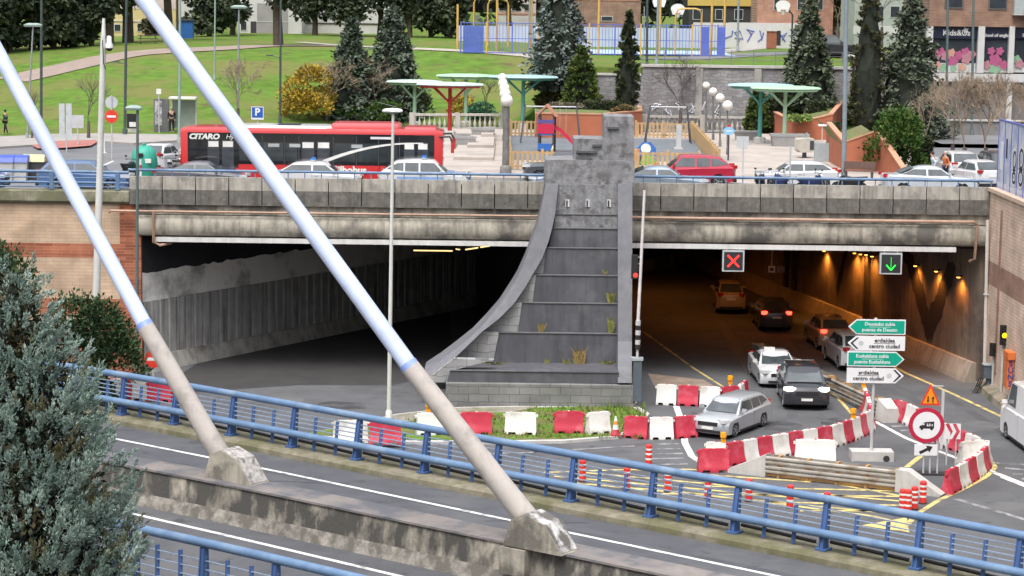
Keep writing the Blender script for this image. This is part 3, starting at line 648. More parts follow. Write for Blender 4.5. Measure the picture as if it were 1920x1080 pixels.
def anchor_block(c, mat_top, mat_side, label):
    """wedge on the median: c is the foot point of the sleeve (world)"""
    o = T('anchor_block', label, 'concrete block', (c.x, c.y, ZR+HM), math.atan2(NMd.y, NMd.x))
    w_ = .34
    prof = [(-.55, -.02), (-.33, .62), (.05, .80), (.62, .62), (1.12, .0), (1.12, -.02)]
    MB().prism([(x, -w_, z) for x, z in prof], (0, 2*w_, 0)).build('wedge', mat_side, o, smooth=None)
    MB().prism([(x, -w_+.03, z+.012) for x, z in [(.06, .80), (.63, .62), (1.10, .03), (1.06, .0), (.60, .57), (.06, .74)]], (0, 2*w_-.06, 0)).build('weathered_face', mat_top, o)
    MB().bbox((-.60, -w_-.06, -.68), (.12, -w_+.2, -.05)).build('buttress', conc_l2, o)
    return o
conc_l2 = M('buttress_concrete', (.33, .30, .245), .9, .2, 1.5, streak=.7, alt=(.14, .13, .11), altscale=1.2, altamt=.4, bump=.4)
top_a = M('speckled_concrete', (.38, .36, .34), .95, .35, 8, alt=(.15, .14, .13), altscale=5, altamt=.3, bump=.6)
top_b = M('lichen_concrete', (.62, .61, .60), .95, .2, 5, alt=(.12, .11, .10), altscale=2.2, altamt=.75, bump=.6)
D1 = depth(PZ(440, 893, ZR+HM)); D2 = depth(PZ(1005, 1018, ZR+HM))
stay((-260, -377), (275, 616), (418, 862), None, 'left pale blue stay cable with a grey concrete sleeve at its foot', D1)
stay((-1018+700, -1778+966), (772, 692), (988, 972), None, 'right pale blue stay cable with a grey concrete sleeve crossing the overpass', D2)
anchor_block(PZ(428, 896, ZR+HM), top_a, conc_l2, 'speckled concrete anchor block at the foot of the left stay cable')
anchor_block(PZ(995, 1022, ZR+HM), top_b, conc_l2, 'lichen whitened concrete anchor block at the foot of the right stay cable')
# ================================================================== UPPER LEVEL: deck road, plaza, hill, terrace
def TZ(X, Y):
    lf = interp([(-60, .80), (-45, .9), (-30, 1.0), (0, 1.0)], X)
    hl = DECK+4.9*lf*sstep(interp([(-20, 145), (-9, 160)], X), interp([(-20, 194), (-9, 200)], X), Y)
    tr_ = DECK if Y < 162.5 else lerp(12.80, DECK+.1, sstep(27.5, 29, X)*(1-sstep(185, 215, Y)))
    return lerp(hl, tr_, sstep(-1, 6, X))
def PT(px, py):
    """photo pixel -> point on the upper ground"""
    r = ray(px, py); t = 106.0
    while t < 420:
        p = CP+r*t; g = TZ(p.x, p.y)
        if p.z <= g: return Vector((p.x, p.y, g))
        t += .25
    p = CP+r*300; return Vector((p.x, p.y, TZ(p.x, p.y)))
poly('deck_road', [(-75, YF+.6, DECK), (75, YF+.6, DECK), (75, 162.3, DECK), (-75, 162.3, DECK)], asph3)
poly('upper_pavement', [(xo(1857)+.81, 40, DECK), (90, 40, DECK), (90, YF+.59, DECK), (xo(1857)+.81, YF+.59, DECK)], pave_g, 8.3)
# hill / terrace sheet
xs = [-90+2*i for i in range(45)]+[-.5+.75*i for i in range(10)]+[8+3.2*i for i in range(6)]+[27+.5*i for i in range(6)]+[32+4*i for i in range(16)]
ys = [146+2.0*i for i in range(5)]+[156,158,160,162.4,162.5]+[164+2.5*i for i in range(30)]+[240+20*i for i in range(14)]
vs = [(x, y, TZ(x, y)+(.0 if y > 147 else -.15)) for y in ys for x in xs]; nx = len(xs)
MBh = MB().add(vs, [(j*nx+i, j*nx+i+1, (j+1)*nx+i+1, (j+1)*nx+i) for j in range(len(ys)-1) for i in range(nx-1)])
S(MBh, 'grass_hill', grass, 60, norm=False)
def ground_strip(name, px, wid, mat, lift=.03, step=1.0):
    P = resample([PT(x, y) for x, y in px], step); P = smooth_path(P, 2); A = []; Bq = []
    for i, p in enumerate(P):
        d = (P[min(i+1, len(P)-1)]-P[max(i-1, 0)]); d.z = 0; d.normalize(); n = Vector((-d.y, d.x, 0))
        a, b = p+n*wid/2, p-n*wid/2
        A.append(Vector((a.x, a.y, TZ(a.x, a.y)+lift))); Bq.append(Vector((b.x, b.y, TZ(b.x, b.y)+lift)))
    o = MB().strip(A, Bq).build(name, mat, norm=False)
    if o.data.polygons[0].normal.z < 0: o.data.flip_normals()
    return tag(o, kind='structure')
path_m = M('path_paving', (.25, .195, .165), .9, .12, 1)
ground_strip('hill_path', [(20, 152), (80, 138), (150, 122), (215, 107), (260, 100), (340, 95), (430, 91), (520, 86), (650, 86)], 3.2, path_m, .06)
ground_strip('park_path', [(560, 80), (660, 88), (780, 92), (900, 98), (1000, 105), (1080, 112)], 1.6, M('pale_path', (.33, .30, .255), .9, .1, 1), .06)
# pavement at the foot of the hill, red cycle lane
def zpoly(name, px, z, mat, th=None): return poly(name, [PZ(x, y, z) for x, y in px], mat, th)
zpoly('pavement', [(-120, 262), (0, 256), (100, 251), (230, 249), (350, 243), (350, 262), (250, 268), (180, 264), (0, 275), (-120, 285)], DECK+.12, pave_g, .14)
zpoly('red_cycle_lane', [(60, 272), (110, 264), (180, 262), (182, 266), (170, 273), (120, 277), (70, 278)], DECK+.128, redpave)
for k in range(4): pline('white_line', [(172+k*2, 287+k*9), (208, 284+k*9)], .14, DECK+.004, white_w, DECK)
pline('white_line', [(195, 310), (212, 302)], .14, DECK+.006, white_p, DECK)
# plaza
zpoly('plaza', [(838, 331), (1190, 338), (1700, 352), (1760, 250), (1500, 252), (1200, 247), (1040, 243), (770, 240)], DECK+.12, paving, .14)
PL = DECK+.12
zpoly('playground_floor', [(957, 300), (1072, 301), (1200, 302), (1335, 305), (1322, 262), (1190, 259), (1060, 257), (958, 254)], PL+.004, M('rubber_floor', (.13, .145, .16), .9, .12, 1))
for y in (283, 292, 301, 310): zpoly('plaza_seam', [(842, y), (925, y+1), (925, y+1.8), (842, y+.8)], PL+.004, M('seam', (.33, .29, .26), .9))
# low wide steps on the plaza
for k, y in enumerate((300, 282, 266)):
    a, b = PZ(850+k*26, y, PL), PZ(925, y+1, PL)
    MB().bbox((a.x, a.y, PL-.02), (b.x, a.y+14-3*k, PL+.17*(k+1))).build('plaza_step', paving)['kind'] = 'structure'
# terrace road and kerbs
pv = [PZ(x, y, 12.80) for x, y in [(1230, 112), (1330, 108), (1420, 102), (1520, 99), (1640, 98)]]
ribbon('terrace_road', pv, 4.5, 12.84, asph3)
poly('car_park', [(28.6, 150, DECK+.13), (75, 150, DECK+.13), (75, 176, DECK+.13), (28.6, 176, DECK+.13)], asph3)
MB_side = T('retaining_wall', 'plain grey concrete wall at the right end of the terrace behind the large spruce', 'wall', (28.25, 162.0, 0)); MB().bbox((0, 0, DECK-.2), (.5, 30, 13.00)).build('wall_body', conc, MB_side); MB().bbox((-.1, -.1, 13.00), (.6, 30, 13.15)).build('coping', conc_l, MB_side)
ground_strip('terrace_path', [(1100, 103), (1250, 101), (1330, 99), (1400, 92), (1500, 85), (1640, 78)], 3.0, pave_g, .03)
ribbon('court_floor', [Vector((-4.5, 201, 0)), Vector((19, 201, 0))], 16, 12.87, M('court_floor', (.32, .42, .55), .8, .08, 1))

# ---- rough stone wall below the terrace
stw = brickmat('rubble_stone', (.30, .29, .295), (.20, .195, .20), (.17, .165, .16), 1, .55, .24, msize=.02, bias=-.1, warp=.45)
a = PY(1120, 190, 162.0); b = PY(1530, 190, 162.0); c = PY(1205, 130, 162.0)
sw = T('stone_wall', 'grey rubble stone wall holding up the terrace behind the plaza, with white graffiti', 'wall', (a.x, 162.0, 0))
MB().bbox((c.x-a.x, 0, DECK-.2), (28.2-a.x, .5, 12.90)).build('wall_body', stw, sw)
MB().bbox((c.x-a.x-.1, -.12, 12.90), (28.2-a.x, .6, 13.08)).build('coping', conc_l, sw)
MB().bbox((0, -.05, DECK-.2), (c.x-a.x, .5, 12.25)).build('low_wall_body', stw, sw)
MB().bbox((-.05, -.13, 12.25), (c.x-a.x-.1, .55, 12.4)).build('coping', conc_l, sw)
for x in (1310, 1420): 
    p = PY(x, 170, 162.0); MB().bbox((p.x-a.x-.25, -.2, DECK-.2), (p.x-a.x+.25, 0, 12.85)).build('pier', conc, sw)
gw = M('white_graffiti', (.62, .62, .66), .7)
text('graffiti', 'MENOS RUIDO', 1.0, gw, sw, (PY(1250, 205, 161.9).x-a.x, -.03, PY(1250, 205, 161.9).z), xs=.9, depth_=.004) if False else None
for px, py, s_ in ((1232, 200, 1), (1252, 203, 1), (1275, 199, 1), (1300, 201, 1), (1322, 200, 1), (1345, 206, 1)):
    p = PY(px, py, 161.9); mb = MB(); pts = [(p.x-a.x+rnd.uniform(-.35, .35), -.03, p.z+rnd.uniform(-.5, .5)) for k in range(6)]
    mb.tube(pts, .05, 4).build('graffiti_scrawl', gw, sw)
# terrace railing
tr2 = T('terrace_railing', 'thin dark railing along the top of the rubble stone wall', 'railing', (0, 162.4, 13.08))
for z in (.35, .7, 1.0): MB().bbox((c.x, -.02, z), (28.2, .02, z+.035)).build('rail', M('rail_grey', (.16, .165, .175), .6), tr2)
k = c.x
while k < 28.2: MB().bbox((k-.03, -.03, 0), (k+.03, .03, 1.03)).build('post', MATS['rail_grey'], tr2); k += 1.6

p = PT(1448, 92); o = T('kiosk', 'small reddish brown kiosk with a dark side on the terrace road', 'kiosk', (p.x, p.y, 12.85)); MB().bbox((-.55, -.5, 0), (.35, .5, 1.7)).build('wall', M('kiosk_brown', (.28, .10, .06), .7), o); MB().bbox((.351, -.45, .3), (.75, .45, 1.75)).build('dark_panel', M('kiosk_dark', (.03, .03, .032), .5), o); MB().bbox((-.65, -.6, 1.7), (.35, .6, 1.82)).build('roof', M('kiosk_roof', (.5, .45, .42), .7), o)
# ---- plaza balustrades
balm = M('balustrade_stone', (.46, .43, .385), .8, .12, 2, streak=.3)
def balustrade(px0, y0, px1, y1, lab, h=1.15):
    a, b = PZ(px0, y0, DECK), PZ(px1, y1, DECK); d = b-a; L = d.length; o = T('balustrade', lab, 'balustrade', a, math.atan2(d.y, d.x))
    MB().bbox((0, -.14, h-.16), (L, .14, h)).build('handrail', balm, o)
    MB().bbox((0, -.16, 0), (L, .16, .16)).build('plinth', balm, o)
    x = .0
    while x <= L+.01: MB().bbox((x-.17, -.18, 0), (x+.17, .18, h+.06)).build('pier', balm, o); x += L/max(1, round(L/3.4))
    n = int(L/.36); me = MB().lathe([(.07, .16), (.10, .3), (.12, .45), (.07, .62), (.05, .75), (.07, h-.16)], 8).mesh('baluster', 60)
    me.materials.append(balm)
    for k in range(min(n, 98)):
        q = bpy.data.objects.new('baluster', me); COL.objects.link(q); q.parent = o; q.location = ((k+.5)*L/n, 0, 0)
    return o
balustrade(772, 243, 942, 243, 'stone balustrade behind the red canopy')
balustrade(1208, 246, 1425, 249, 'longest stone balustrade in front of the graffiti wall')
balustrade(1400, 252, 1447, 250, 'short stone balustrade in front of the dark green conifer hedge') if False else None

# ---- wooden playground fences
wood = M('fence_wood', (.42, .28, .14), .75, .18, 2)
def picket(px0, y0, px1, y1, lab, h=1.05, z=PL):
    a, b = PZ(px0, y0, z), PZ(px1, y1, z); d = b-a; L = d.length; o = T('picket_fence', lab, 'fence', a, math.atan2(d.y, d.x), 'wooden playground fences')
    for zz in (.15, h-.14): MB().bbox((0, -.03, zz), (L, .03, zz+.1)).build('rail', wood, o)
    n = max(2, int(L/.26)); n = min(n, 95); me = MB().bbox((-.07, -.055, .04), (.07, -.03, h)).mesh('picket'); me.materials.append(wood)
    for k in range(n):
        q = bpy.data.objects.new('picket', me); COL.objects.link(q); q.parent = o; q.location = ((k+.5)*L/n, 0, 0)
    k = 0
    while k <= L+.1: MB().bbox((k-.07, -.02, 0), (k+.07, .12, h+.12)).build('post', wood, o); k += L/max(1, round(L/2))
    return o
picket(957, 318, 1076, 320, 'front wooden picket fence left of the pylon')
picket(955, 255, 1132, 257, 'back wooden picket fence behind the swing and slide')
picket(958, 318, 948, 255, 'side wooden picket fence beside the globe lamp column')
picket(1192, 258, 1296, 260, 'back wooden picket fence right of the pylon top')
picket(1298, 260, 1346, 318, 'slanting wooden picket fence on the right side of the playground')
picket(1192, 320, 1310, 322, 'front wooden picket fence behind the red car')

# ---- orange planters
och = M('orange_render', (.37, .12, .062), .85, .12, 1.2, alt=(.29, .10, .058), altscale=.5, altamt=.3)
soil = M('planter_soil', (.13, .12, .055), .95, .35, 3, alt=(.09, .15, .03), altscale=1, altamt=.5)
def planter(px, z0, h, lab, th=.25):
    """px: ground outline of the visible front (left to right); closes backwards"""
    P = [PZ(x, y, z0) for x, y in px]; hs_ = h if isinstance(h, (list, tuple)) else [h]*len(P); base = P[0].copy(); o = T('planter', lab, 'planter', base)
    for i, (a, b) in enumerate(zip(P, P[1:])):
        d = (b-a).normalized(); n = Vector((-d.y, d.x, 0))
        q = [a, b, b+Vector((0, 0, hs_[i+1])), a+Vector((0, 0, hs_[i]))]
        MB().prism([x-base for x in q], n*th).build('planter_wall', och, o)
        q = [a+Vector((0, 0, hs_[i]))-n*.04, b+Vector((0, 0, hs_[i+1]))-n*.04, b+Vector((0, 0, hs_[i+1]+.09))-n*.04, a+Vector((0, 0, hs_[i]+.09))-n*.04]
        MB().prism([x-base for x in q], n*(th+.08)).build('planter_rim', M('planter_rim', (.46, .24, .15), .8), o)
    f = [p+Vector((0, .3, hs_[i]-.15))-base for i, p in enumerate(P)]; bk = [p+Vector((0, 5.5, hs_[i]+.05))-base for i, p in enumerate(P)]
    MB().strip(f, bk).build('planter_soil', soil, o, norm=False)
    return o
planter([(1003, 258), (1130, 260), (1203, 252), (1200, 238)], PL, 1.6, 'long orange planter behind the playground with a spiky cypress')
planter([(1446, 249), (1490, 262), (1560, 262), (1580, 246)], PL, [1.5, 1.1, 1.7, 2.1], 'orange planter with a dipping wall behind the white hatchback')
planter([(1548, 300), (1580, 318), (1640, 320), (1690, 335)], PL, [2.2, 1.5, 2.2, .5], 'orange planter wall with a curved top below the large green bush')

# ================================================================== BUILDINGS
glass = M('window_glass', (.035, .042, .05), .08, .3, .8, spec=.6)
frame_w = M('window_frame', (.5, .5, .49), .6)
def building(name, lab, px0, px1, ybase, Y, zbase, ztop, mat, wins=(), deep=10, trim=None, roof=None):
    a, b = PY(px0, ybase, Y), PY(px1, ybase, Y); o = T(name, lab, 'building', (a.x, Y, zbase))
    MB().bbox((0, 0, -1), (b.x-a.x, deep, ztop-zbase)).build('wall', mat, o)
    for (wx0, wy0, wx1, wy1) in wins:
        p, q = PY(wx0, wy0, Y), PY(wx1, wy1, Y)
        f = MB().bbox((p.x-a.x-.06, -.06, q.z-zbase-.06), (q.x-a.x+.06, .02, p.z-zbase+.06)).build('window', frame_w, o)
        MB().bbox((p.x-a.x, -.068, q.z-zbase), (q.x-a.x, -.05, p.z-zbase)).build('pane', glass, f)
    for (wx0, wy0, wx1, wy1, m_, nm, pr) in (trim or ()):
        p, q = PY(wx0, wy0, Y), PY(wx1, wy1, Y)
        MB().bbox((p.x-a.x, -pr, q.z-zbase), (q.x-a.x, .02, p.z-zbase)).build(nm, m_, o)
    return o
cream = M('cream_render', (.50, .41, .20), .85, .1, .8); whiter = M('white_render', (.50, .495, .48), .85, .08, .8)
brownb = brickmat('brown_brick', (.26, .155, .11), (.21, .12, .085), (.30, .25, .22), 1, .5, .14); redbr = brickmat('red_brick', (.42, .20, .14), (.36, .165, .115), (.45, .36, .31), 1, .5, .14)
greyb = M('grey_render', (.27, .26, .255), .85, .12, .8); yelb = M('yellow_render', (.50, .36, .10), .85, .1, .8); pinkb = M('pink_render', (.50, .42, .39), .85, .1, .8)
shade = M('dark_recess', (.04, .04, .043), .8)
building('house', 'low cream building with white framed windows behind the pine trunks', 205, 330, 72, 240, 13.00, 21, cream, [(258, 44, 268, 58), (278, 42, 290, 58), (215, 46, 226, 58)], trim=[(205, -30, 330, 18, pinkb, 'upper_storey', .03), (212, 38, 300, 41, whiter, 'lintel', .08), (265, 60, 282, 70, cream, 'door', .05)])
building('house', 'pale glass fronted pavilion behind the right stay cable', 335, 362, 72, 238, 13.00, 19.5, whiter, [(338, 38, 344, 66), (347, 38, 358, 66)])
building('apartment_building', 'grey and white building with a tall brown panel behind a lone tree', 445, 566, 75, 246, 12.80, 26, whiter, [(452, 40, 462, 56), (452, 12, 462, 24)], trim=[(482, 6, 540, 74, greyb, 'brown_panel', .04), (470, 40, 481, 72, shade, 'doorway', .06), (482, 40, 540, 42, whiter, 'string_course', .07)])
building('apartment_building', 'white rendered building end with a cream block behind the blue spruces', 562, 740, 72, 250, 12.80, 17.0, whiter, [(566, 20, 580, 40)], trim=[(562, 42, 735, 46, shade, 'roof_line', .1)])
building('apartment_building', 'pale building with pink band behind the sports court left side', 930, 1004, 90, 262, 12.80, 28, pinkb, [(936, 8, 950, 20), (960, 8, 975, 20), (984, 8, 998, 20)], trim=[(930, 24, 1004, 28, redbr, 'red_band', .05), (930, 30, 1004, 60, whiter, 'base_band', .03)])
building('apartment_building', 'dark brown brick block behind the sports court', 1058, 1200, 90, 258, 12.80, 28, brownb, [(1128, 31, 1148, 39)], trim=[(1058, -20, 1200, 2, redbr, 'upper_band', .05)])
building('apartment_building', 'yellow fronted building with a dark glazed ground floor', 1290, 1420, 90, 262, 12.80, 28, shade, [(1342, 18, 1354, 36), (1378, 18, 1392, 36), (1300, 18, 1316, 36)], trim=[(1290, -30, 1420, 12, yelb, 'yellow_front', .2)])
building('apartment_building', 'red brick building behind the single black basketball hoop', 1418, 1560, 90, 255, 12.80, 28, redbr, [(1452, -4, 1462, 18), (1496, -4, 1508, 18), (1530, -4, 1542, 18)], trim=[(1366, 42, 1500, 68, whiter, 'white_plinth', .3)])
building('apartment_building', 'pale green grey building between the cypress and the shop', 1600, 1738, 100, 235, 12.80, 30, M('green_render', (.33, .36, .33), .85, .1, .8), [(1706, 12, 1722, 32), (1640, 12, 1656, 32), (1670, 12, 1686, 32)], trim=[(1600, 48, 1738, 66, whiter, 'pale_band', .05)])
# white graffiti wall of the court
gwl = T('court_wall', 'white low wall with blue graffiti behind the sports court', 'wall', (PY(1300, 60, 225).x, 225, 12.80))
MB().bbox((0, 0, 0), (12, .3, PY(1300, 42, 225).z-12.80)).build('wall_body', whiter, gwl)
for k in range(7): 
    x = 3.5+k*1.1; MB().tube([(x+rnd.uniform(-.5, .5), -.02, 1.2+rnd.uniform(-.6, .7)) for _ in range(5)], .07, 4).build('graffiti_scrawl', M('blue_graffiti', (.12, .16, .42), .7), gwl)
cw2 = T('court_wall', 'long pale blue wall along the back of the sports court', 'wall', (PY(860, 60, 222).x, 222, 12.80)); MB().bbox((0, 0, 0), (24.5, .3, 1.9)).build('wall_body', M('pale_blue_wall', (.42, .47, .60), .8, .12, .6), cw2)

# ---- shop building on the right
YS = 176.0
a = PY(1738, 150, YS); sb = T('shop_building', 'brown brick building with a white framed shop front and pink window flowers', 'building', (a.x, YS, 0))
def sx(px): return PY(px, 100, YS).x-a.x
def sz(px, py): return PY(px, py, YS).z
shopb = brickmat('shop_brick', (.27, .155, .105), (.225, .13, .09), (.28, .21, .17), 1, .5, .12)
W_ = 16
MB().bbox((0, 0, sz(1740, 49)), (W_, 12, 34)).build('brick_upper', shopb, sb)
MB().bbox((0, .6, 8), (W_, 12, sz(1740, 49)-.01)).build('recess_wall', M('dark_shop_wall', (.055, .055, .06), .7), sb)
MB().bbox((-.1, -.1, sz(1740, 152)), (W_, .59, sz(1740, 137))).build('white_band', whiter, sb)
for x0, x1 in ((1737, 1748), (1833, 1845), (1891, 1901)): MB().bbox((sx(x0), -.08, sz(x0, 137)+.01), (sx(x1), .59, sz(x0, 49)-.01)).build('white_column', whiter, sb)
MB().bbox((sx(1891), -.06, 8), (sx(1901), .59, sz(1891, 152)-.01)).build('white_column', whiter, sb)
MB().bbox((0, .3, 8), (W_, .58, sz(1740, 152)-.02)).build('garage_wall', M('garage_wall', (.16, .145, .14), .8, .15, 1), sb)
navy = M('navy_fascia', (.012, .016, .035), .4)
for x0, x1, s_, sz_, xx in ((1749, 1832, 'Kids&Us', .62, 1793), (1846, 1890, 'school of english', .34, 1868), (1902, 1950, 'English', .34, 1928)):
    f = MB().bbox((sx(x0), .22, sz(x0, 72)), (sx(x1), .55, sz(x0, 50.5))).build('shop_fascia', navy, sb)
    text('sign_letters', s_, sz_, frame_w, sb, (sx(xx), .21, sz(xx, 62 if sz_ > .5 else 66.5)), depth_=.01, bold=.012)
    w1 = MB().bbox((sx(x0), .36, sz(x0, 136.5)), (sx(x1), .52, sz(x0, 72.5))).build('shop_window', glass, sb)
mb = MB(); 
st_c = sx(1810), sz(1810, 57)
MB().prism([(st_c[0]+(.30 if k % 2 else .14)*math.cos(PI*k/5), .19, st_c[1]+(.30 if k % 2 else .14)*math.sin(PI*k/5)) for k in range(10)], (0, .02, 0)).build('star_emblem', frame_w, sb)
cols = [M('flower_pink', (.34, .08, .17), .7), M('flower_rose', (.36, .17, .20), .7), M('flower_coral', (.44, .24, .18), .7), M('flower_green', (.18, .33, .21), .7), M('frost_film', (.42, .43, .42), .6)]
def blob(px, py, r, m_, yy=.33):
    MB().prism([(sx(px)+r*(1+.18*math.cos(5*t))*math.cos(t), yy, sz(px, py)+r*(1+.18*math.cos(5*t))*math.sin(t)) for t in [2*PI*k/20 for k in range(20)]], (0, .015, 0)).build('window_flower', m_, sb)
for x0, x1 in ((1750, 1832), (1847, 1890), (1903, 1950)): MB().bbox((sx(x0), .345, sz(x0, 136)), (sx(x1), .357, sz(x0, 118))).build('frosted_film', cols[4], sb)
for i, (x, y, r, c) in enumerate([(1758, 103, .36, 1), (1766, 97, .3, 0), (1775, 106, .36, 1), (1786, 99, .3, 2), (1789, 115, .38, 0), (1799, 104, .34, 0), (1812, 98, .34, 0), (1814, 110, .4, 1), (1824, 102, .32, 1), (1770, 127, .3, 3), (1760, 122, .28, 2), (1806, 126, .3, 2), (1790, 128, .24, 3), (1852, 122, .34, 1), (1868, 128, .45, 3), (1884, 122, .34, 0), (1868, 113, .48, 0), (1860, 96, .3, 0), (1876, 96, .3, 0), (1908, 112, .34, 3), (1914, 120, .34, 1)]):
    blob(x, y, r, cols[c], .33-.004*i)
for (x0, y0, x1, y1) in ((1770, -8, 1800, 13), (1852, -8, 1882, 15)):
    f = MB().bbox((sx(x0)-.1, -.06, sz(x0, y1)-.12), (sx(x1)+.1, .05, sz(x0, y0))).build('window', M('dark_frame', (.10, .09, .085), .6), sb)
    MB().bbox((sx(x0), -.07, sz(x0, y1)), (sx(x1), -.05, sz(x0, y0)-.1)).build('pane', glass, f)
f = MB().bbox((sx(1894), -.7, sz(1894, 28)), (sx(1950), .05, sz(1894, 26))).build('balcony_slab', whiter, sb)
MB().bbox((sx(1895), -.66, sz(1894, 25.5)), (sx(1950), .05, sz(1894, -10))).build('bay_glazing', M('bay_glass', (.35, .38, .38), .2), sb)
# low wall and ramp below the shop, behind the parked cars
rm = T('ramp_wall', 'plain grey concrete ramp wall behind the parked cars at the right', 'wall', (PY(1760, 300, 160).x, 160, DECK)); MB().bbox((0, 0, 0), (22, .4, 1.1)).build('wall_body', M('ramp_concrete', (.20, .195, .19), .85, .15, .8, streak=.3), rm)
MB().bbox((-.1, -.1, 1.1), (22, .5, 1.2)).build('coping', conc_l, rm)
# ================================================================== VEHICLES
cglass = M('car_glass', (.055, .066, .07), .06, .45, 1.2, spec=1.0)
tyre_m = M('tyre_rubber', (.018, .018, .02), .8, .2, 6); rim_m = M('alloy_rim', (.42, .43, .45), .3, .08, 3, metal=.8)
trim_m = M('black_trim', (.02, .02, .022), .5, .2, 3); head_m = M('headlamp', (.60, .62, .64), .08, .1, 3, spec=.8); tail_m = M('tail_lamp', (.42, .02, .02), .15, .2, 3)
head_on = glow('headlamp_lit', (1, .97, .9), .9); tail_on = glow('tail_lamp_lit', (1, .04, .02), 6)
plate_m = M('number_plate', (.65, .65, .62), .5); amber_m = M('amber_lens', (.62, .26, .02), .2, .15, 3)
def paint(name, c, rough=.28, metal=0): return M(name, c, rough, .05, 1.5, metal=metal, coat=.7, spec=.5)
WHEELS = {}
def wheel(root, x, y, r, w=.21):
    if r not in WHEELS:
        a = MB().lathe([(r*.62, -w*.5), (r*.95, -w*.5), (r, -w*.36), (r, w*.36), (r*.95, w*.5), (r*.62, w*.5)], 22, axis='Y').mesh('wheel', 40); a.materials.append(tyre_m)
        mb = MB().lathe([(r*.64, -w*.40), (r*.66, -w*.52), (r*.60, -w*.52), (r*.57, -w*.40)], 22, axis='Y')
        for k in range(5):
            t = 2*PI*k/5; mb.bar((r*.1*math.cos(t), -w*.47, r*.1*math.sin(t)), (r*.62*math.cos(t), -w*.47, r*.62*math.sin(t)), w*.12, r*.2)
        mb.lathe([(r*.16, -w*.54), (.01, -w*.56)], 10, axis='Y')
        b = mb.mesh('rim', 40); b.materials.append(rim_m)
        c = MB().lathe([(r*.63, -w*.30), (r*.63, -w*.28), (.01, -w*.28)], 16, axis='Y').mesh('brake_disc', 40); c.materials.append(M('brake_dark', (.06, .06, .065), .5))
        WHEELS[r] = (a, b, c)
    o = bpy.data.objects.new('wheel', WHEELS[r][0]); COL.objects.link(o); o.parent = root; o.location = (x, y, r)
    if y > 0: o.rotation_euler = (0, 0, PI)
    for me in WHEELS[r][1:]:
        q = bpy.data.objects.new(me.name.split('.')[0], me); COL.objects.link(q); q.parent = o
    return o
KIND = {  # cowl, screen top, roof rear, rear glass foot (fractions from the nose), belt at cowl, belt rear, nose z, tail z
 'sedan': (.27, .44, .66, .86, .66, .70, .50, .62), 'hatch': (.26, .43, .78, .945, .64, .68, .50, .62), 'wagon': (.27, .42, .87, .965, .63, .67, .49, .62),
 'suv': (.25, .40, .80, .955, .62, .66, .52, .60), 'van': (.14, .26, .965, .99, .55, .56, .42, .5)}
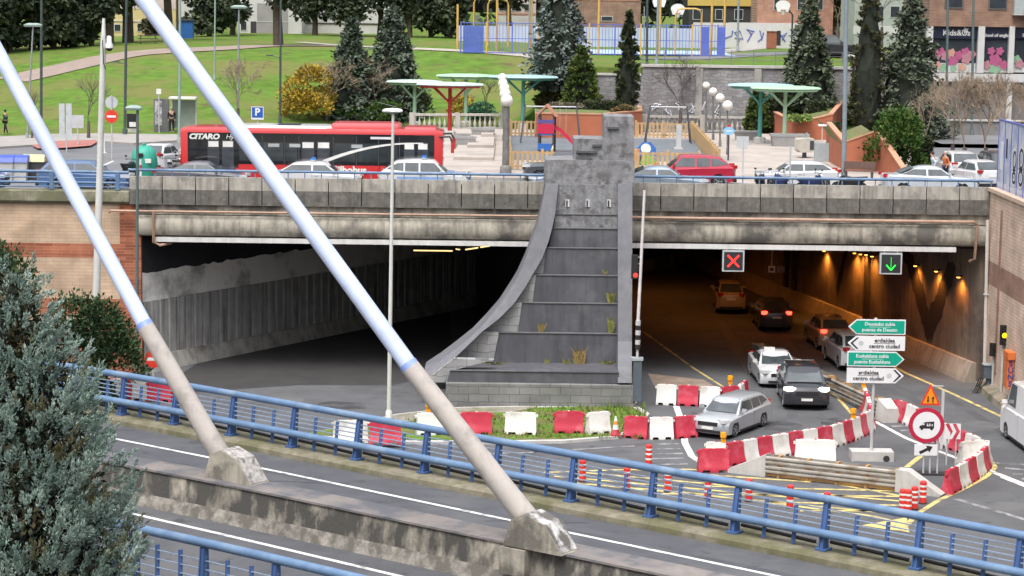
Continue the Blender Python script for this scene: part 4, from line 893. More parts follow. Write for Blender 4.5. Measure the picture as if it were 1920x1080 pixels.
def car(label, loc, head, kind, L, W, H, pm, cat='car', name='parked_car', group=None, lit_h=False, lit_t=False, r=None, lower=None):
    o = T(name, label, cat, loc, math.radians(head), group)
    f = KIND[kind]; X = lambda q: L/2-q*L
    zb0, zb1, zn, ztl = f[4]*H, f[5]*H, f[6]*H, f[7]*H
    r = r or (.335 if kind in ('suv', 'van') else .31); wf, wr_ = L/2-.19*L, -L/2+.205*L; g = .19 if kind != 'suv' else .24
    def arch(xc): return [(xc+(r+.06)*math.cos(t), r+(r+.06)*math.sin(t)) for t in [PI*k/8 for k in range(0, 9)]]
    P = [(-L/2+.06, g+.1)]+[(wr_-(r+.06), g)]+[(p[0], max(p[1], g)) for p in arch(wr_)[::-1]][1:-1]+[(wr_+(r+.06), g)]+[(wf-(r+.06), g)]+[(p[0], max(p[1], g)) for p in arch(wf)[::-1]][1:-1]+[(wf+(r+.06), g)]
    P += [(L/2-.10, g+.02), (L/2-.01, g+.16), (L/2, zn*.78), (L/2-.05, zn), (L/2-.22, zn+.08*H), (lerp(L/2-.22, X(f[0]), .5), lerp(zn+.08*H, zb0, .68)), (X(f[0]), zb0)]
    P += [(lerp(X(f[0]), X(f[3]), .5), lerp(zb0, zb1, .5)), (X(f[3])+.02, zb1)]
    if kind == 'sedan': P += [(-L/2+.10, zb1+.01), (-L/2+.03, zb1-.06), (-L/2, ztl-.1)]
    else: P += [(-L/2+.03, zb1-.03), (-L/2, ztl-.08)]
    P += [(-L/2+.0, g+.28)]
    mb = MB(); rings = []
    for t in (-1, -.96, -.85, -.5, 0, .5, .85, .96, 1):
        R = []
        for x, z in P:
            e = .20*abs(t)**4*(abs(x)/(L/2))**8; x2 = x-math.copysign(e, x)
            z2 = z-(.075*abs(t)**14 if z > g+.35 and z > .45*H else 0)-(.05*abs(t)**3 if (x > X(f[0])-.1 and z > zn*.95) else 0)
            R.append((x2, t*W/2, z2))
        rings.append(R)
    mb.loft(rings); mb.build('body', pm, o, smooth=32)
    MB().bbox((wr_-.3, -W/2+.12, g-.03), (wf+.3, W/2-.12, g+.35)).build('underbody', trim_m, o)
    # cabin
    xa, xt, xc, xd = [X(q) for q in f[:4]]; zr = H; wb, wt = W/2*.94, W/2*(.70 if kind != 'van' else .88); zlow = min(zb0, zb1)-.06
    def wy(z): return lerp(wb, wt, min(1, max(0, (z-zlow)/(zr-zlow))))
    prof = [(xa, zb0-.03), (lerp(xa, xt, .9), lerp(zb0, zr, .92)), (xt-.06, zr-.02), (lerp(xt, xc, .45), zr), (lerp(xt, xc, .75), zr-(.012 if kind == 'van' else .03)), (xc+.08, zr-(.03 if kind in ('van', 'wagon') else .075)), (lerp(xc, xd, .12), zr-(.075 if kind in ('van', 'wagon') else .125)), (xd, zb1-.03)]
    rings = []
    for t in (-1, -.93, -.75, 0, .75, .93, 1):
        rings.append([(x, t*wy(z), z-.05*abs(t)**10*(1 if z > zb0+.1 else 0)+(.012*(1-abs(t)) if z > zr-.1 else 0)) for x, z in prof]+[(xd, t*wb, zlow), (xa, t*wb, zlow)])
    MB().loft(rings).build('cabin', pm, o, smooth=35)
    def side(x, z, s, out=.004): return Vector((x, s*(wy(z)+out), z))
    z0, z1 = lerp(zb0, zr, .08), zr-(.125 if kind in ('van', 'wagon') else .15)
    def ax(z): return lerp(xa, xt, (z-zb0)/(zr-zb0))
    def cx2(z): return lerp(xd, xc, (z-zb1)/(zr-zb1))
    bp = lerp(xt, xc, .36 if kind != 'sedan' else .5); wins = []
    ft, rt = ax(z1)-.10, cx2(z1)+(.16 if kind != 'van' else 9)
    fb, rb_ = ax(z0)-.14, cx2(z0)+(.26 if kind != 'van' else 9)
    if kind == 'van': wins = [[(fb, z0), (ft, z1), (ft-.75, z1), (ft-.75, z0)]]
    elif kind in ('wagon', 'suv'):
        b2 = lerp(bp, rt, .62); wins = [[(fb, z0), (ft, z1), (bp+.04, z1), (bp+.04, z0)], [(bp-.05, z0), (bp-.05, z1), (b2+.03, z1), (b2+.03, z0+.01)], [(b2-.05, z0+.02), (b2-.05, z1), (rt+.10, z1-.03), (rb_+.02, z0+.13)]]
    else: wins = [[(fb, z0), (ft, z1), (bp+.04, z1), (bp+.04, z0)], [(bp-.05, z0), (bp-.05, z1), (rt+.05, z1), (rb_, z0+.06)]]
    for s in (-1, 1):
        for w_ in wins: MB().prism([side(x, z, s) for x, z in w_], (0, s*.008, 0)).build('side_window', cglass, o)
        # window surround line, door seams, handles, sill
        for xs_ in (bp, ):
            MB().bbox((xs_-.008, s*(W/2+.001), g+.12), (xs_+.008, s*(W/2-.03), zlow+.0)).build('door_seam', trim_m, o)
        MB().box((bp+.22, s*(W/2+.01), zlow-.06), (.18, .035, .035)).build('door_handle', pm, o)
        MB().bbox((wr_+r+.1, s*(W/2+.006), g-.01), (wf-r-.1, s*(W/2-.05), g+.09)).build('sill', trim_m, o)
        mx_ = ax(z0)-.18; m_ = MB().bar((mx_, s*(wb-.02), z0+.02), (mx_, s*(wb+.10), z0+.05), .05, .04).build('mirror', pm, o)
        MB().box((mx_, s*(wb+.15), z0+.09), (.10, .20, .14)).build('mirror_shell', pm, m_)
        MB().box((L/2-.25, s*(W/2-.25), zn+.03*H), (.42, .40, .09*H), math.radians(-24*s)).build('headlight', head_on if lit_h else head_m, o)
        zt2 = ztl+.05*H
        MB().box((-L/2+.125, s*(W/2-.235), zt2), (.22, .26, .10*H if kind != 'van' else .3), math.radians(26*s)).build('tail_light', tail_on if lit_t else tail_m, o)
        wheel(o, wf, s*(W/2-.12), r); wheel(o, wr_, s*(W/2-.12), r)
    def pane(nm, x0_, z0_, x1_, z1_, k):
        n = Vector((z1_-z0_, 0, -(x1_-x0_))).normalized()*(1 if k > 0 else -1); n = n if n.z > 0 else -n
        q = [Vector((x0_, -wy(z0_)*.88, z0_)), Vector((x0_, wy(z0_)*.88, z0_)), Vector((x1_, wy(z1_)*.90, z1_)), Vector((x1_, -wy(z1_)*.90, z1_))]
        MB().prism([p+n*.004 for p in q], n*.014).build(nm, cglass, o)
    pane('windshield', ax(lerp(zb0, zr, .02)), lerp(zb0, zr, .04), ax(zr)+.02, lerp(zb0, zr, .90), 1)
    if kind != 'van': pane('rear_window', cx2(lerp(zb1, zr, .18)), lerp(zb1, zr, .18), cx2(lerp(zb1, zr, .86)), lerp(zb1, zr, .86), -1)
    else:
        for s in (-1, 1): MB().bbox((-L/2-.005 if False else X(f[2])-.12, s*.06, H*.60), (X(f[3])-.01, s*(wt-.1), H*.84)).build('rear_window', cglass, o)
    # front: grille, bumper intake, plate ; rear plate, bumper
    MB().box((L/2-.06, 0, zn-.06*H), (.14, W*.50, .10*H)).build('grille', trim_m, o)
    MB().box((L/2-.09, 0, g+.13), (.18, W*.62, .11)).build('bumper_intake', trim_m, o)
    MB().box((L/2+.005, 0, g+.27), (.03, .5, .11)).build('number_plate', plate_m, o)
    MB().box((-L/2-.004, 0, ztl-.10*H), (.03, .5, .12)).build('number_plate', plate_m, o)
    MB().box((-L/2+.08, 0, g+.13), (.18, W*.80, .16)).build('rear_bumper', trim_m, o)
    return o
def DZ(px, py): return PZ(px, py, DECK)
p_blue = paint('paint_navy', (.045, .085, .19)); p_grey = paint('paint_graphite', (.115, .115, .13)); p_white = paint('paint_white', (.56, .56, .57)); p_red = paint('paint_red', (.36, .015, .04))
p_silver = paint('paint_silver', (.42, .44, .46), .3, .3); p_lblue = paint('paint_blue_grey', (.24, .28, .36), .3, .2); p_black = paint('paint_black', (.028, .029, .034)); p_dgrey = paint('paint_dark_grey', (.06, .065, .075))
def lightbar(o, x, z, w_=.9):
    b = MB().box((x, 0, z+.05), (.22, w_, .07)).build('light_bar', M('bar_grey', (.4, .42, .45), .3), o)
    for s in (-1, 1): MB().box((x, s*(w_*.30), z+.11), (.2, w_*.34, .10)).build('beacon', M('beacon_blue', (.04, .20, .62), .15, spec=.7), b)
car('navy car at the left edge of the overpass, only its nose in view', DZ(-72, 357), 0, 'sedan', 4.5, 1.78, 1.44, p_blue)
car('blue estate car behind the open blue railing above the brick wall', DZ(160, 357), 0, 'wagon', 4.55, 1.8, 1.48, paint('paint_blue', (.07, .13, .27)))
car('dark grey car on the overpass beside the green recycling igloo', DZ(378, 357), 0, 'sedan', 4.6, 1.8, 1.46, p_grey)
c = car('low white police hatchback in front of the red bus', DZ(597, 357), 0, 'hatch', 4.35, 1.8, 1.46, p_white, 'police car', 'police_car'); lightbar(c, -.25, 1.46)
c = car('white police off roader with pale blue bonnet and beacon near the bus front', DZ(795, 359), 0, 'suv', 4.55, 1.85, 1.62, p_white, 'police car', 'police_car'); lightbar(c, .0, 1.62)
hb = M('bonnet_blue', (.22, .33, .56), .3, coat=.6)
MB().add([(L_, y, z) for L_, z in ((1.10, 1.035), (1.6, .985), (2.02, .935)) for y in (-.72, .72)], [(0, 1, 3, 2), (2, 3, 5, 4)]).build('blue_bonnet', hb, c)
for s in (-1, 1): MB().bbox((-1.3, s*.932, .62), (1.0, s*.925, .80)).build('blue_stripe', hb, c)
car('dark grey off roader half hidden behind the pylon, nose to the left', DZ(1062, 341), 180, 'suv', 4.6, 1.85, 1.62, p_dgrey)
car('blue grey car just left of the pylon, nearer than the dark off roader', DZ(1076, 360), 180, 'sedan', 4.5, 1.8, 1.40, p_lblue)
car('blue grey saloon just right of the pylon in front of the red car', DZ(1238, 364), 0, 'sedan', 4.6, 1.8, 1.42, paint('paint_steel_blue', (.26, .31, .37), .3, .3))
car('red sports utility car parked facing left right of the pylon', DZ(1294, 349), 180, 'suv', 4.65, 1.85, 1.66, p_red)
car('white hatchback parked facing left behind the motorcycles', DZ(1494, 352), 180, 'hatch', 4.3, 1.78, 1.42, p_white)
car('silver saloon parked facing right in front of the round green bush', DZ(1741, 364), 0, 'sedan', 4.85, 1.85, 1.46, paint('paint_pale_silver', (.50, .53, .57), .3, .2))
car('white off roader seen from behind under the bare trees', DZ(1795, 338), 92, 'suv', 4.5, 1.8, 1.62, p_white)
car('white hatchback seen from behind next to the graffiti hoarding', DZ(1832, 352), 100, 'hatch', 4.2, 1.75, 1.5, p_white, group=None)
car('dark people carrier parked at the far right beside the hoarding', DZ(1864, 343), 96, 'suv', 4.6, 1.85, 1.75, p_black)
vv = PT(1552, 108); car('black van parked on the terrace behind the tall conifers', (vv.x, vv.y, 12.86), 0, 'suv', 5.0, 1.95, 1.9, p_black, 'van', 'parked_van')
# lower level
car('silver estate car leaving the right tunnel beside the plastic barriers', PZ(1371, 806, 0), -121, 'wagon', 4.6, 1.76, 1.47, p_silver, name='moving_car')
car('black off roader with lit headlights coming out of the tunnel', PZ(1503, 752, 0), -92, 'suv', 4.95, 2.0, 1.70, p_black, name='moving_car', lit_h=True)
c = car('white saloon with a small roof sign following the black off roader', PZ(1450, 713, 0), -88, 'sedan', 4.7, 1.88, 1.46, p_white, name='moving_car')
MB().box((.1, -.25, 1.53), (.2, .5, .16)).build('roof_sign', plate_m, c)
car('tan lit van deep in the right tunnel seen from behind', PZ(1366, 580, 0), 88, 'suv', 4.3, 1.66, 1.75, paint('paint_tan', (.42, .33, .20)), 'van', 'moving_van')
car('dark car with red tail lights in the middle of the right tunnel', PZ(1446, 612, 0), 91, 'suv', 4.4, 1.8, 1.62, p_dgrey, name='moving_car', lit_t=True)
car('beige car with a lit tail lamp just behind the arrow sign boards', PZ(1552, 648, 0), 94, 'suv', 4.4, 1.8, 1.65, paint('paint_beige', (.36, .29, .20)), name='moving_car', lit_t=True)
car('white pickup truck partly hidden by the arrow sign boards', PZ(1592, 684, 0), 95, 'suv', 4.6, 1.85, 1.75, p_white, 'pickup', 'moving_van')
v = car('white delivery van cut off by the right edge of the view, seen from behind', PZ(1950, 838, 0), 93, 'van', 5.4, 2.0, 2.55, paint('paint_bright_white', (.78, .78, .78)), 'van', 'moving_van')
MB().bbox((-2.72, -.98, .32), (-2.3, .98, .80)).build('grey_lower_panel', M('grey_plastic', (.12, .12, .125), .6), v)
for k in range(6):
    MB().bbox((-2.69, .55-.13*k, 1.62), (-2.665, .63-.13*k, 1.86 if k % 2 else 1.80)).build('black_lettering', trim_m, v)

# ---- bus
def build_bus():
    L, W, Hh = 13.1, 2.55, 3.0
    p0 = DZ(588, 349); o = T('city_bus', 'red and black city bus with a white roof panel waiting behind the police cars', 'bus', p0, math.radians(0))
    red = paint('bus_red', (.50, .028, .03)); blk = M('bus_glazing', (.016, .017, .02), .06, .2, 1, spec=.7); wht = paint('bus_white', (.66, .65, .64))
    def shell(x0, x1, z0, z1, w_, rx=.25, rz_=.14):
        mb = MB(); rings = []
        for t in (0, .03, .10, .5, .9, .97, 1):
            x = lerp(x0, x1, t); k = abs(t-.5)*2; s = 1-.0*k
            inset = .16 if t in (0, 1) else (.04 if t in (.03, .97) else 0)
            h = w_/2-inset; zt2 = z1-(.10 if t in (0, 1) else .02 if t in (.03, .97) else 0)
            rings.append([(x, -h, z0), (x, -h, zt2-.22), (x, -h+.05, zt2-.09), (x, -h+.2, zt2), (x, h-.2, zt2), (x, h-.05, zt2-.09), (x, h, zt2-.22), (x, h, z0)])
        return mb.loft(rings)
    shell(-L/2, L/2, .32, Hh, W).build('body', red, o, smooth=30)
    # black glazing bands on both flanks
    for s in (-1, 1):
        y0, y1 = sorted((s*(W/2+.001), s*(W/2+.012)))
        MB().bbox((-L/2+.38, y0, 1.0), (-L/2+2.9, y1, Hh-.27)).build('glazing_band', blk, o)
        MB().bbox((-L/2+2.9, y0, 1.18), (L/2-.42, y1, Hh-.27)).build('glazing_band', blk, o)
        for d in ((-5.55+.3, 1.45), (-.55, 1.55), (4.55, 1.35)):
            x0 = d[0]; MB().bbox((x0, y0-(.004 if s < 0 else -.004), .38), (x0+d[1], y1+(-.004 if s < 0 else .004), 1.2)).build('door', blk, o) if s < 0 else None
            if s < 0:
                for k in range(2):
                    xx = x0+k*d[1]/2+.05
                    MB().bbox((xx+.02, -W/2-.022, .48), (xx+d[1]/2-.12, -W/2-.017, 2.35)).build('door_pane', M('door_pane_glass', (.05, .055, .065), .05, .3, 1.2, spec=.8), o)
                    MB().bbox((xx+.06, -W/2-.030, 2.02), (xx+d[1]/2-.16, -W/2-.023, 2.30)).build('door_sticker', plate_m, o)
        if s < 0:
            for x0, x1 in ((-3.6, -2.5), (-2.4, -1.4), (-1.3, -.7), (1.15, 2.2), (2.3, 3.3), (3.4, 4.3)):
                MB().bbox((x0, -W/2-.018, 1.35), (x1, -W/2-.0125, 2.28)).build('side_window', M('bus_window', (.035, .042, .045), .05, .5, .9, spec=.8), o)
            for x0 in (-2.15, -1.1, 2.0): MB().bbox((x0, -W/2-.026, 2.05), (x0+.55, -W/2-.019, 2.22)).build('window_vent', M('vent_grey', (.34, .36, .37), .5), o)
        for x in (-L/2+3.45, L/2-2.75):
            wheel(o, x, s*(W/2-.17), .46, .28)
            MB().prism([(x+.60*math.cos(t), s*(W/2+.013), .46+.60*math.sin(t)) for t in [PI*k/10-.2 for k in range(11)]]+[(x-.6, s*(W/2+.013), .33), (x+.6, s*(W/2+.013), .33)], (0, -s*.03, 0)).build('wheel_arch', trim_m, o) if False else None
    for x0 in (-2.45, -1.35, -.62, 1.1, 2.25, 3.35, 4.4): MB().bbox((x0-.025, -W/2-.024, 1.2), (x0+.025, -W/2-.018, 2.62)).build('window_pillar', M('pillar_grey', (.05, .05, .055), .4), o)
    for x0 in (-3.1, -2.0, 1.6, 2.7, 3.8): MB().lathe([(.16, 1.2), (.2, 1.45), (.07, 1.55), (.10, 1.68), (.02, 1.82)], 8, (x0, -W/2-.015+.0, 0)).build('seat_shape', M('bus_seat', (.03, .04, .05), .6), o) if False else None
    # roof: white panel, red pods, hatch
    shell(-L/2+2.3, L/2-5.4, Hh-.06, Hh+.10, W-.25).build('roof_panel', wht, o, smooth=30)
    shell(L/2-5.6, L/2-2.15, Hh-.05, Hh+.27, W-.3).build('roof_pod', paint('pod_red', (.60, .07, .075)), o, smooth=30)
    shell(L/2-1.95, L/2-.30, Hh-.05, Hh+.10, W-.3).build('roof_pod', paint('pod_red', (.60, .07, .075)), o, smooth=30)
    MB().bbox((-1.75, -.6, Hh+.10), (-.65, .6, Hh+.14)).build('roof_hatch', trim_m, o)
    # swoosh
    A = []; Bq = []
    for k in range(15):
        t = k/14; x = lerp(.55, 5.6, t); z = 1.22+1.08*(1-(1-t)**2.1); wd = lerp(.16, .05, t); A.append((x, -W/2-.033, z)); Bq.append((x-wd*.5, -W/2-.033, z+wd))
    MB().strip(A, Bq).build('white_swoosh', plate_m, o, norm=False)
    text('bus_lettering', 'CITARO', .36, plate_m, o, (-L/2+1.20, -W/2-.03, 2.52), xs=1.15, shear=.2, bold=.02)
    text('bus_lettering', 'Hybrid', .34, plate_m, o, (-L/2+2.75, -W/2-.03, 2.52), shear=.25)
    text('bus_lettering', 'Bilbobus', .50, plate_m, o, (1.9, -W/2-.03, .93), bold=.02)
    MB().bbox((2.95, -W/2-.03, 2.5), (4.0, -W/2-.02, 2.62)).build('side_display', M('display_white', (.6, .6, .62), .5), o)
    # front: screen, mirrors, lamps
    MB().bbox((L/2-.165, -W/2+.2, 1.0), (L/2+.012, W/2-.2, Hh-.35)).build('windscreen', blk, o)
    for s in (-1, 1):
        m_ = MB().tube([(L/2-.2, s*(W/2-.15), Hh-.35), (L/2+.35, s*(W/2+.05), Hh-.33), (L/2+.5, s*(W/2+.1), Hh-.6)], .05, 6).build('mirror', trim_m, o)
        MB().box((L/2+.5, s*(W/2+.1), Hh-.85), (.16, .24, .55)).build('mirror_shell', paint('mirror_red', (.42, .03, .03)), m_)
        MB().box((L/2-.08, s*(W/2-.35), .72), (.24, .42, .22)).build('headlight', head_m, o)
        MB().box((-L/2+.04, s*(W/2-.24), 1.2), (.12, .2, .8)).build('tail_light', tail_m, o)
    MB().bbox((-L/2-.01, -.9, 1.4), (-L/2+.1, .9, 2.5)).build('rear_window', blk, o)
    MB().bbox((-L/2+.2, -W/2+.05, .18), (L/2-.2, W/2-.05, .34)).build('skirt', trim_m, o)
build_bus()

# ---- motorcycles
def moto(label, loc, head, pm, seat=None, name='motorcycle'):
    o = T(name, label, 'motorcycle', loc, math.radians(head), 'motorcycles parked along the parapet')
    for x in (-.62, .62):
        w_ = MB().lathe([(.2, -.05), (.28, -.055), (.30, -.03), (.30, .03), (.28, .055), (.2, .05)], 18, (x, 0, .30), 'Y').build('wheel', tyre_m, o, smooth=40)
        mb = MB().lathe([(.06, -.05), (.06, .05)], 10, (x, 0, .30), 'Y')
        for k in range(6): mb.bar((x, 0, .3), (x+.2*math.cos(PI*k/3), 0, .3+.2*math.sin(PI*k/3)), .02)
        mb.build('rim', rim_m, w_)
    MB().loft([[(x, y*w_, z) for y, z in ((-1, a), (-.6, b), (.6, b), (1, a), (.5, c), (-.5, c))] for x, w_, a, b, c in ((-.85, .10, .78, .84, .70), (-.45, .16, .62, .78, .42), (0, .17, .55, .74, .32), (.25, .19, .70, .92, .34), (.48, .12, .72, .88, .55))]).build('body', pm, o, smooth=50)
    MB().loft([[(x, y, z+dz) for y, z in ((-.13, .0), (-.1, .08), (.1, .08), (.13, 0))] for x, dz in ((-.9, .83), (-.5, .79), (-.1, .76), (.1, .80))]).build('seat', seat or trim_m, o, smooth=50)
    MB().bar((.62, -.08, .30), (.38, -.07, .98), .045).build('fork', rim_m, o); MB().bar((.62, .08, .30), (.38, .07, .98), .045).build('fork', rim_m, o)
    h = MB().tube([(.28, -.36, 1.02), (.36, -.2, 1.04), (.36, .2, 1.04), (.28, .36, 1.02)], .018, 6).build('handlebar', trim_m, o)
    for s in (-1, 1): MB().box((.36, s*.36, 1.20), (.03, .12, .08)).build('mirror', trim_m, h); MB().bar((.34, s*.33, 1.03), (.36, s*.36, 1.18), .015).build('mirror_stem', trim_m, h)
    MB().lathe([(.02, .50), (.10, .53), (.085, .44)], 12, (0, 0, .86), 'X').build('headlight', head_m, o, smooth=40)
    MB().tube([(.3, -.14, .30), (-.3, -.17, .28), (-.8, -.17, .42)], [.03, .04, .06], 8).build('exhaust', rim_m, o, smooth=50)
    return o
moto('black motorcycle nearest the red car, parked at the front of the white hatchback', DZ(1425, 362), 70, M('moto_black', (.02, .02, .025), .3))
moto('dark blue scooter with black seat in front of the white hatchback door', DZ(1462, 362), 110, M('moto_blue', (.03, .05, .14), .3))
moto('pale seated motorcycle before the rear wheel of the white hatchback', DZ(1522, 363), 20, M('moto_navy', (.02, .03, .09), .3), M('cream_seat', (.48, .43, .33), .6))
moto('black motorcycle beside the grey lamp post', DZ(1592, 363), 160, M('moto_dark', (.018, .018, .02), .35))
moto('black scooter parked left of the green recycling igloo', DZ(243, 337), 75, M('moto_black', (.02, .02, .025), .3))
moto('silver scooter parked right of the green recycling igloo', DZ(318, 335), 100, M('moto_silver', (.38, .38, .40), .3))
moto('white scooter close behind the rear of the bus', DZ(337, 330), 80, M('moto_white', (.55, .55, .55), .3))
# white covered car between igloo and bus
car('white car parked behind the green igloo', DZ(300, 318), 80, 'hatch', 4.1, 1.75, 1.45, p_white)
# ================================================================== ROADWORKS: plastic barriers, cones, signs
ORD = ['first', 'second', 'third', 'fourth', 'fifth', 'sixth', 'seventh', 'eighth', 'ninth', 'tenth', 'eleventh', 'twelfth', 'thirteenth', 'fourteenth']
b_red = M('barrier_red', (.43, .03, .055), .5, .12, 2.5, alt=(.50, .09, .12), altscale=1.3, altamt=.35); b_white = M('barrier_white', (.66, .65, .61), .5, .06, 2.5, alt=(.50, .48, .43), altscale=1.2, altamt=.3)
def barrier_mesh(name, L):
    cols_ = [(-.5, 0), (-.40, 0), (-.37, .10), (-.16, .10), (-.13, 0), (.13, 0), (.16, .10), (.37, .10), (.40, 0), (.5, 0)]
    zs = [None, .14, .26, .46, .80, .88]; hy = [.25, .25, .19, .14, .09, .085]; rows = []
    def row(s):
        return [[Vector((cx*L*(1-(.06*max(0, (z or 0)-.2))), s*hy[i], z if z is not None else cz)) for cx, cz in cols_] for i, z in enumerate(zs)]
    F = row(-1); Bk = row(1); mb = MB(); n = len(cols_); k = len(zs); vs = [p for R in F for p in R]+[p for R in Bk for p in R]; o = n*k; fs = []
    for i in range(k-1):
        for j in range(n-1): fs += [(i*n+j, i*n+j+1, (i+1)*n+j+1, (i+1)*n+j), (o+i*n+j+1, o+i*n+j, o+(i+1)*n+j, o+(i+1)*n+j+1)]
        fs += [(i*n, o+i*n, o+(i+1)*n, (i+1)*n)[::-1], (i*n+n-1, o+i*n+n-1, o+(i+1)*n+n-1, (i+1)*n+n-1)]
    for j in range(n-1): fs += [((k-1)*n+j, (k-1)*n+j+1, o+(k-1)*n+j+1, o+(k-1)*n+j), (j+1, j, o+j, o+j+1)]
    mb.add(vs, fs)
    for s in (-1, 1): mb.box((s*(L*.5-.005), 0, .76), (.14, .11, .10))
    mb.bbox((-L*.36, -.05, .87), (L*.36, .05, .905))
    return mb.mesh(name, 30)
BM = {}
def barrier(p, ang, L, red, lab, group, dents=0):
    key = (round(L, 1), red)
    if key not in BM: BM[key] = barrier_mesh('barrier_body', key[0]); BM[key].materials.append(b_red if red else b_white)
    o = T('plastic_barrier', lab, 'barrier', p, ang, group)
    q = bpy.data.objects.new('barrier_body', BM[key]); COL.objects.link(q); q.parent = o
    c = MB().lathe([(.045, .89), (.05, .93), (.02, .935)], 8, (0, 0, 0)).build('filler_cap', b_white if red else b_red, o)
    return o
def brow(px, n, first_red, rowlab, group, z=0, L=None, end='left'):
    P = resample([PZ(x, y, z) for x, y in px], .05); cr = 0; cw = 0
    step = (len(P)-1)/n
    for i in range(n):
        a, b = P[int(i*step)], P[min(len(P)-1, int((i+1)*step))]; d = b-a; red = (i % 2 == 0) == first_red
        k = cr if red else cw
        barrier((a+b)/2, math.atan2(d.y, d.x), min(1.9, d.length*.95) if L is None else L, red, f"{ORD[k]} {'red' if red else 'white'} plastic barrier from the {end} {rowlab}", group)
        if red: cr += 1
        else: cw += 1
# island row: separate ones
for i, (x, y, r, L, lab, tw) in enumerate([(657, 829, 0, 1.35, 'white plastic barrier behind the railing at the left end of the island', .1), (722, 832, 1, 1.3, 'red plastic barrier behind the railing on the island', .05), (808, 814, 0, 1.2, 'white plastic barrier partly hidden by the right stay sleeve', .2),
        (893, 813, 1, 1.32, 'red plastic barrier on the grass just right of the right stay sleeve', 0), (976, 813, 0, 1.28, 'wide white plastic barrier on the grass between two red ones', -.05), (1066, 811, 1, 1.22, 'red plastic barrier on the grass left of the narrow white one', .05), (1121, 812, 0, 1.0, 'narrow turned white plastic barrier beside the traffic cone', .5)]):
    barrier(PZ(x, y, .13), tw, L, bool(r), lab, None)
brow([(1170, 819), (1235, 824), (1305, 818)], 3, True, 'in the short row right of the traffic cone', 'short barrier row by the cone')
brow([(1230, 757), (1290, 760), (1350, 763), (1385, 759)], 4, False, 'of the row at the right tunnel mouth', 'barrier row at the tunnel mouth')
brow([(1385, 759), (1398, 748)], 2, False, 'of the turned end behind the silver estate', 'turned end of the tunnel mouth row')
brow([(1322, 870), (1366, 873), (1420, 862), (1490, 850), (1560, 838), (1605, 822), (1632, 806)], 13, False, 'of the long curved row before the crash barrier', 'long curved barrier row')
barrier(PZ(1337, 884, 0), .12, 1.25, True, 'large pinkish red plastic barrier at the near left end of the curved row', None)
brow([(1632, 804), (1628, 786), (1622, 768), (1618, 758)], 4, True, 'of the column running back to the orange lamp', 'barrier column running back')
brow([(1412, 868), (1560, 858)], 3, False, 'of the low row behind the crash barrier', 'row behind the crash barrier') if False else None
barrier(PZ(1528, 866, 0), -.05, 1.6, False, 'long white plastic barrier standing just behind the crash barrier', None)
brow([(1676, 786), (1706, 796), (1740, 815), (1775, 838), (1808, 850), (1836, 862)], 8, True, 'of the row behind the round sign', 'barrier row behind the round sign')
brow([(1774, 927), (1795, 916), (1815, 904), (1832, 893), (1848, 878), (1850, 866)], 6, True, 'of the row along the curved yellow line', 'barrier row along the yellow curve', end='near end')
barrier(PZ(1822, 868, 0), .5, 1.2, False, 'white plastic barrier with a small blue sticker at the bend of the right row', None)
# warning lamps on barriers
amb2 = M('warning_amber', (.75, .30, .01), .25, .1, 3)
for x, y, lab in ((1368, 758, 'amber warning lamp on the row at the tunnel mouth'), (1355, 872, 'amber warning lamp on the near left end of the curved row'), (1598, 824, 'amber warning lamp near the right end of the curved row'), (1618, 764, 'amber warning lamp on top of the far striped column'), (803, 812, 'amber warning lamp beside the right stay sleeve')):
    p = PZ(x, y, 0); o = T('warning_lamp', lab, 'warning lamp', (p.x, p.y, .90), 0, 'amber lamps on the barriers')
    MB().bbox((-.09, -.07, 0), (.09, .07, .17)).build('lamp_base', amb2, o)
    MB().lathe([(.03, .17), (.03, .19), (.12, .20), (.13, .30), (.12, .40), (.03, .41)], 14).build('lens', M('lens_amber', (.85, .36, .02), .15, .1, 3, spec=.7), o, smooth=40)
# cone
p = PZ(1154, 816, .13); o = T('traffic_cone', 'small red and white traffic cone between two barriers on the grass', 'cone', p)
MB().bbox((-.2, -.2, 0), (.2, .2, .05)).build('cone_base', b_red, o); MB().lathe([(.16, .05), (.125, .25)], 14).build('cone_body', b_red, o, smooth=40)
MB().lathe([(.126, .25), (.095, .45)], 14).build('reflective_band', plate_m, o, smooth=40); MB().lathe([(.096, .45), (.07, .6)], 14).build('orange_band', M('cone_orange', (.70, .22, .06), .5), o, smooth=40); MB().lathe([(.071, .6), (.035, .78), (.01, .79)], 14).build('cone_tip', plate_m, o, smooth=40)
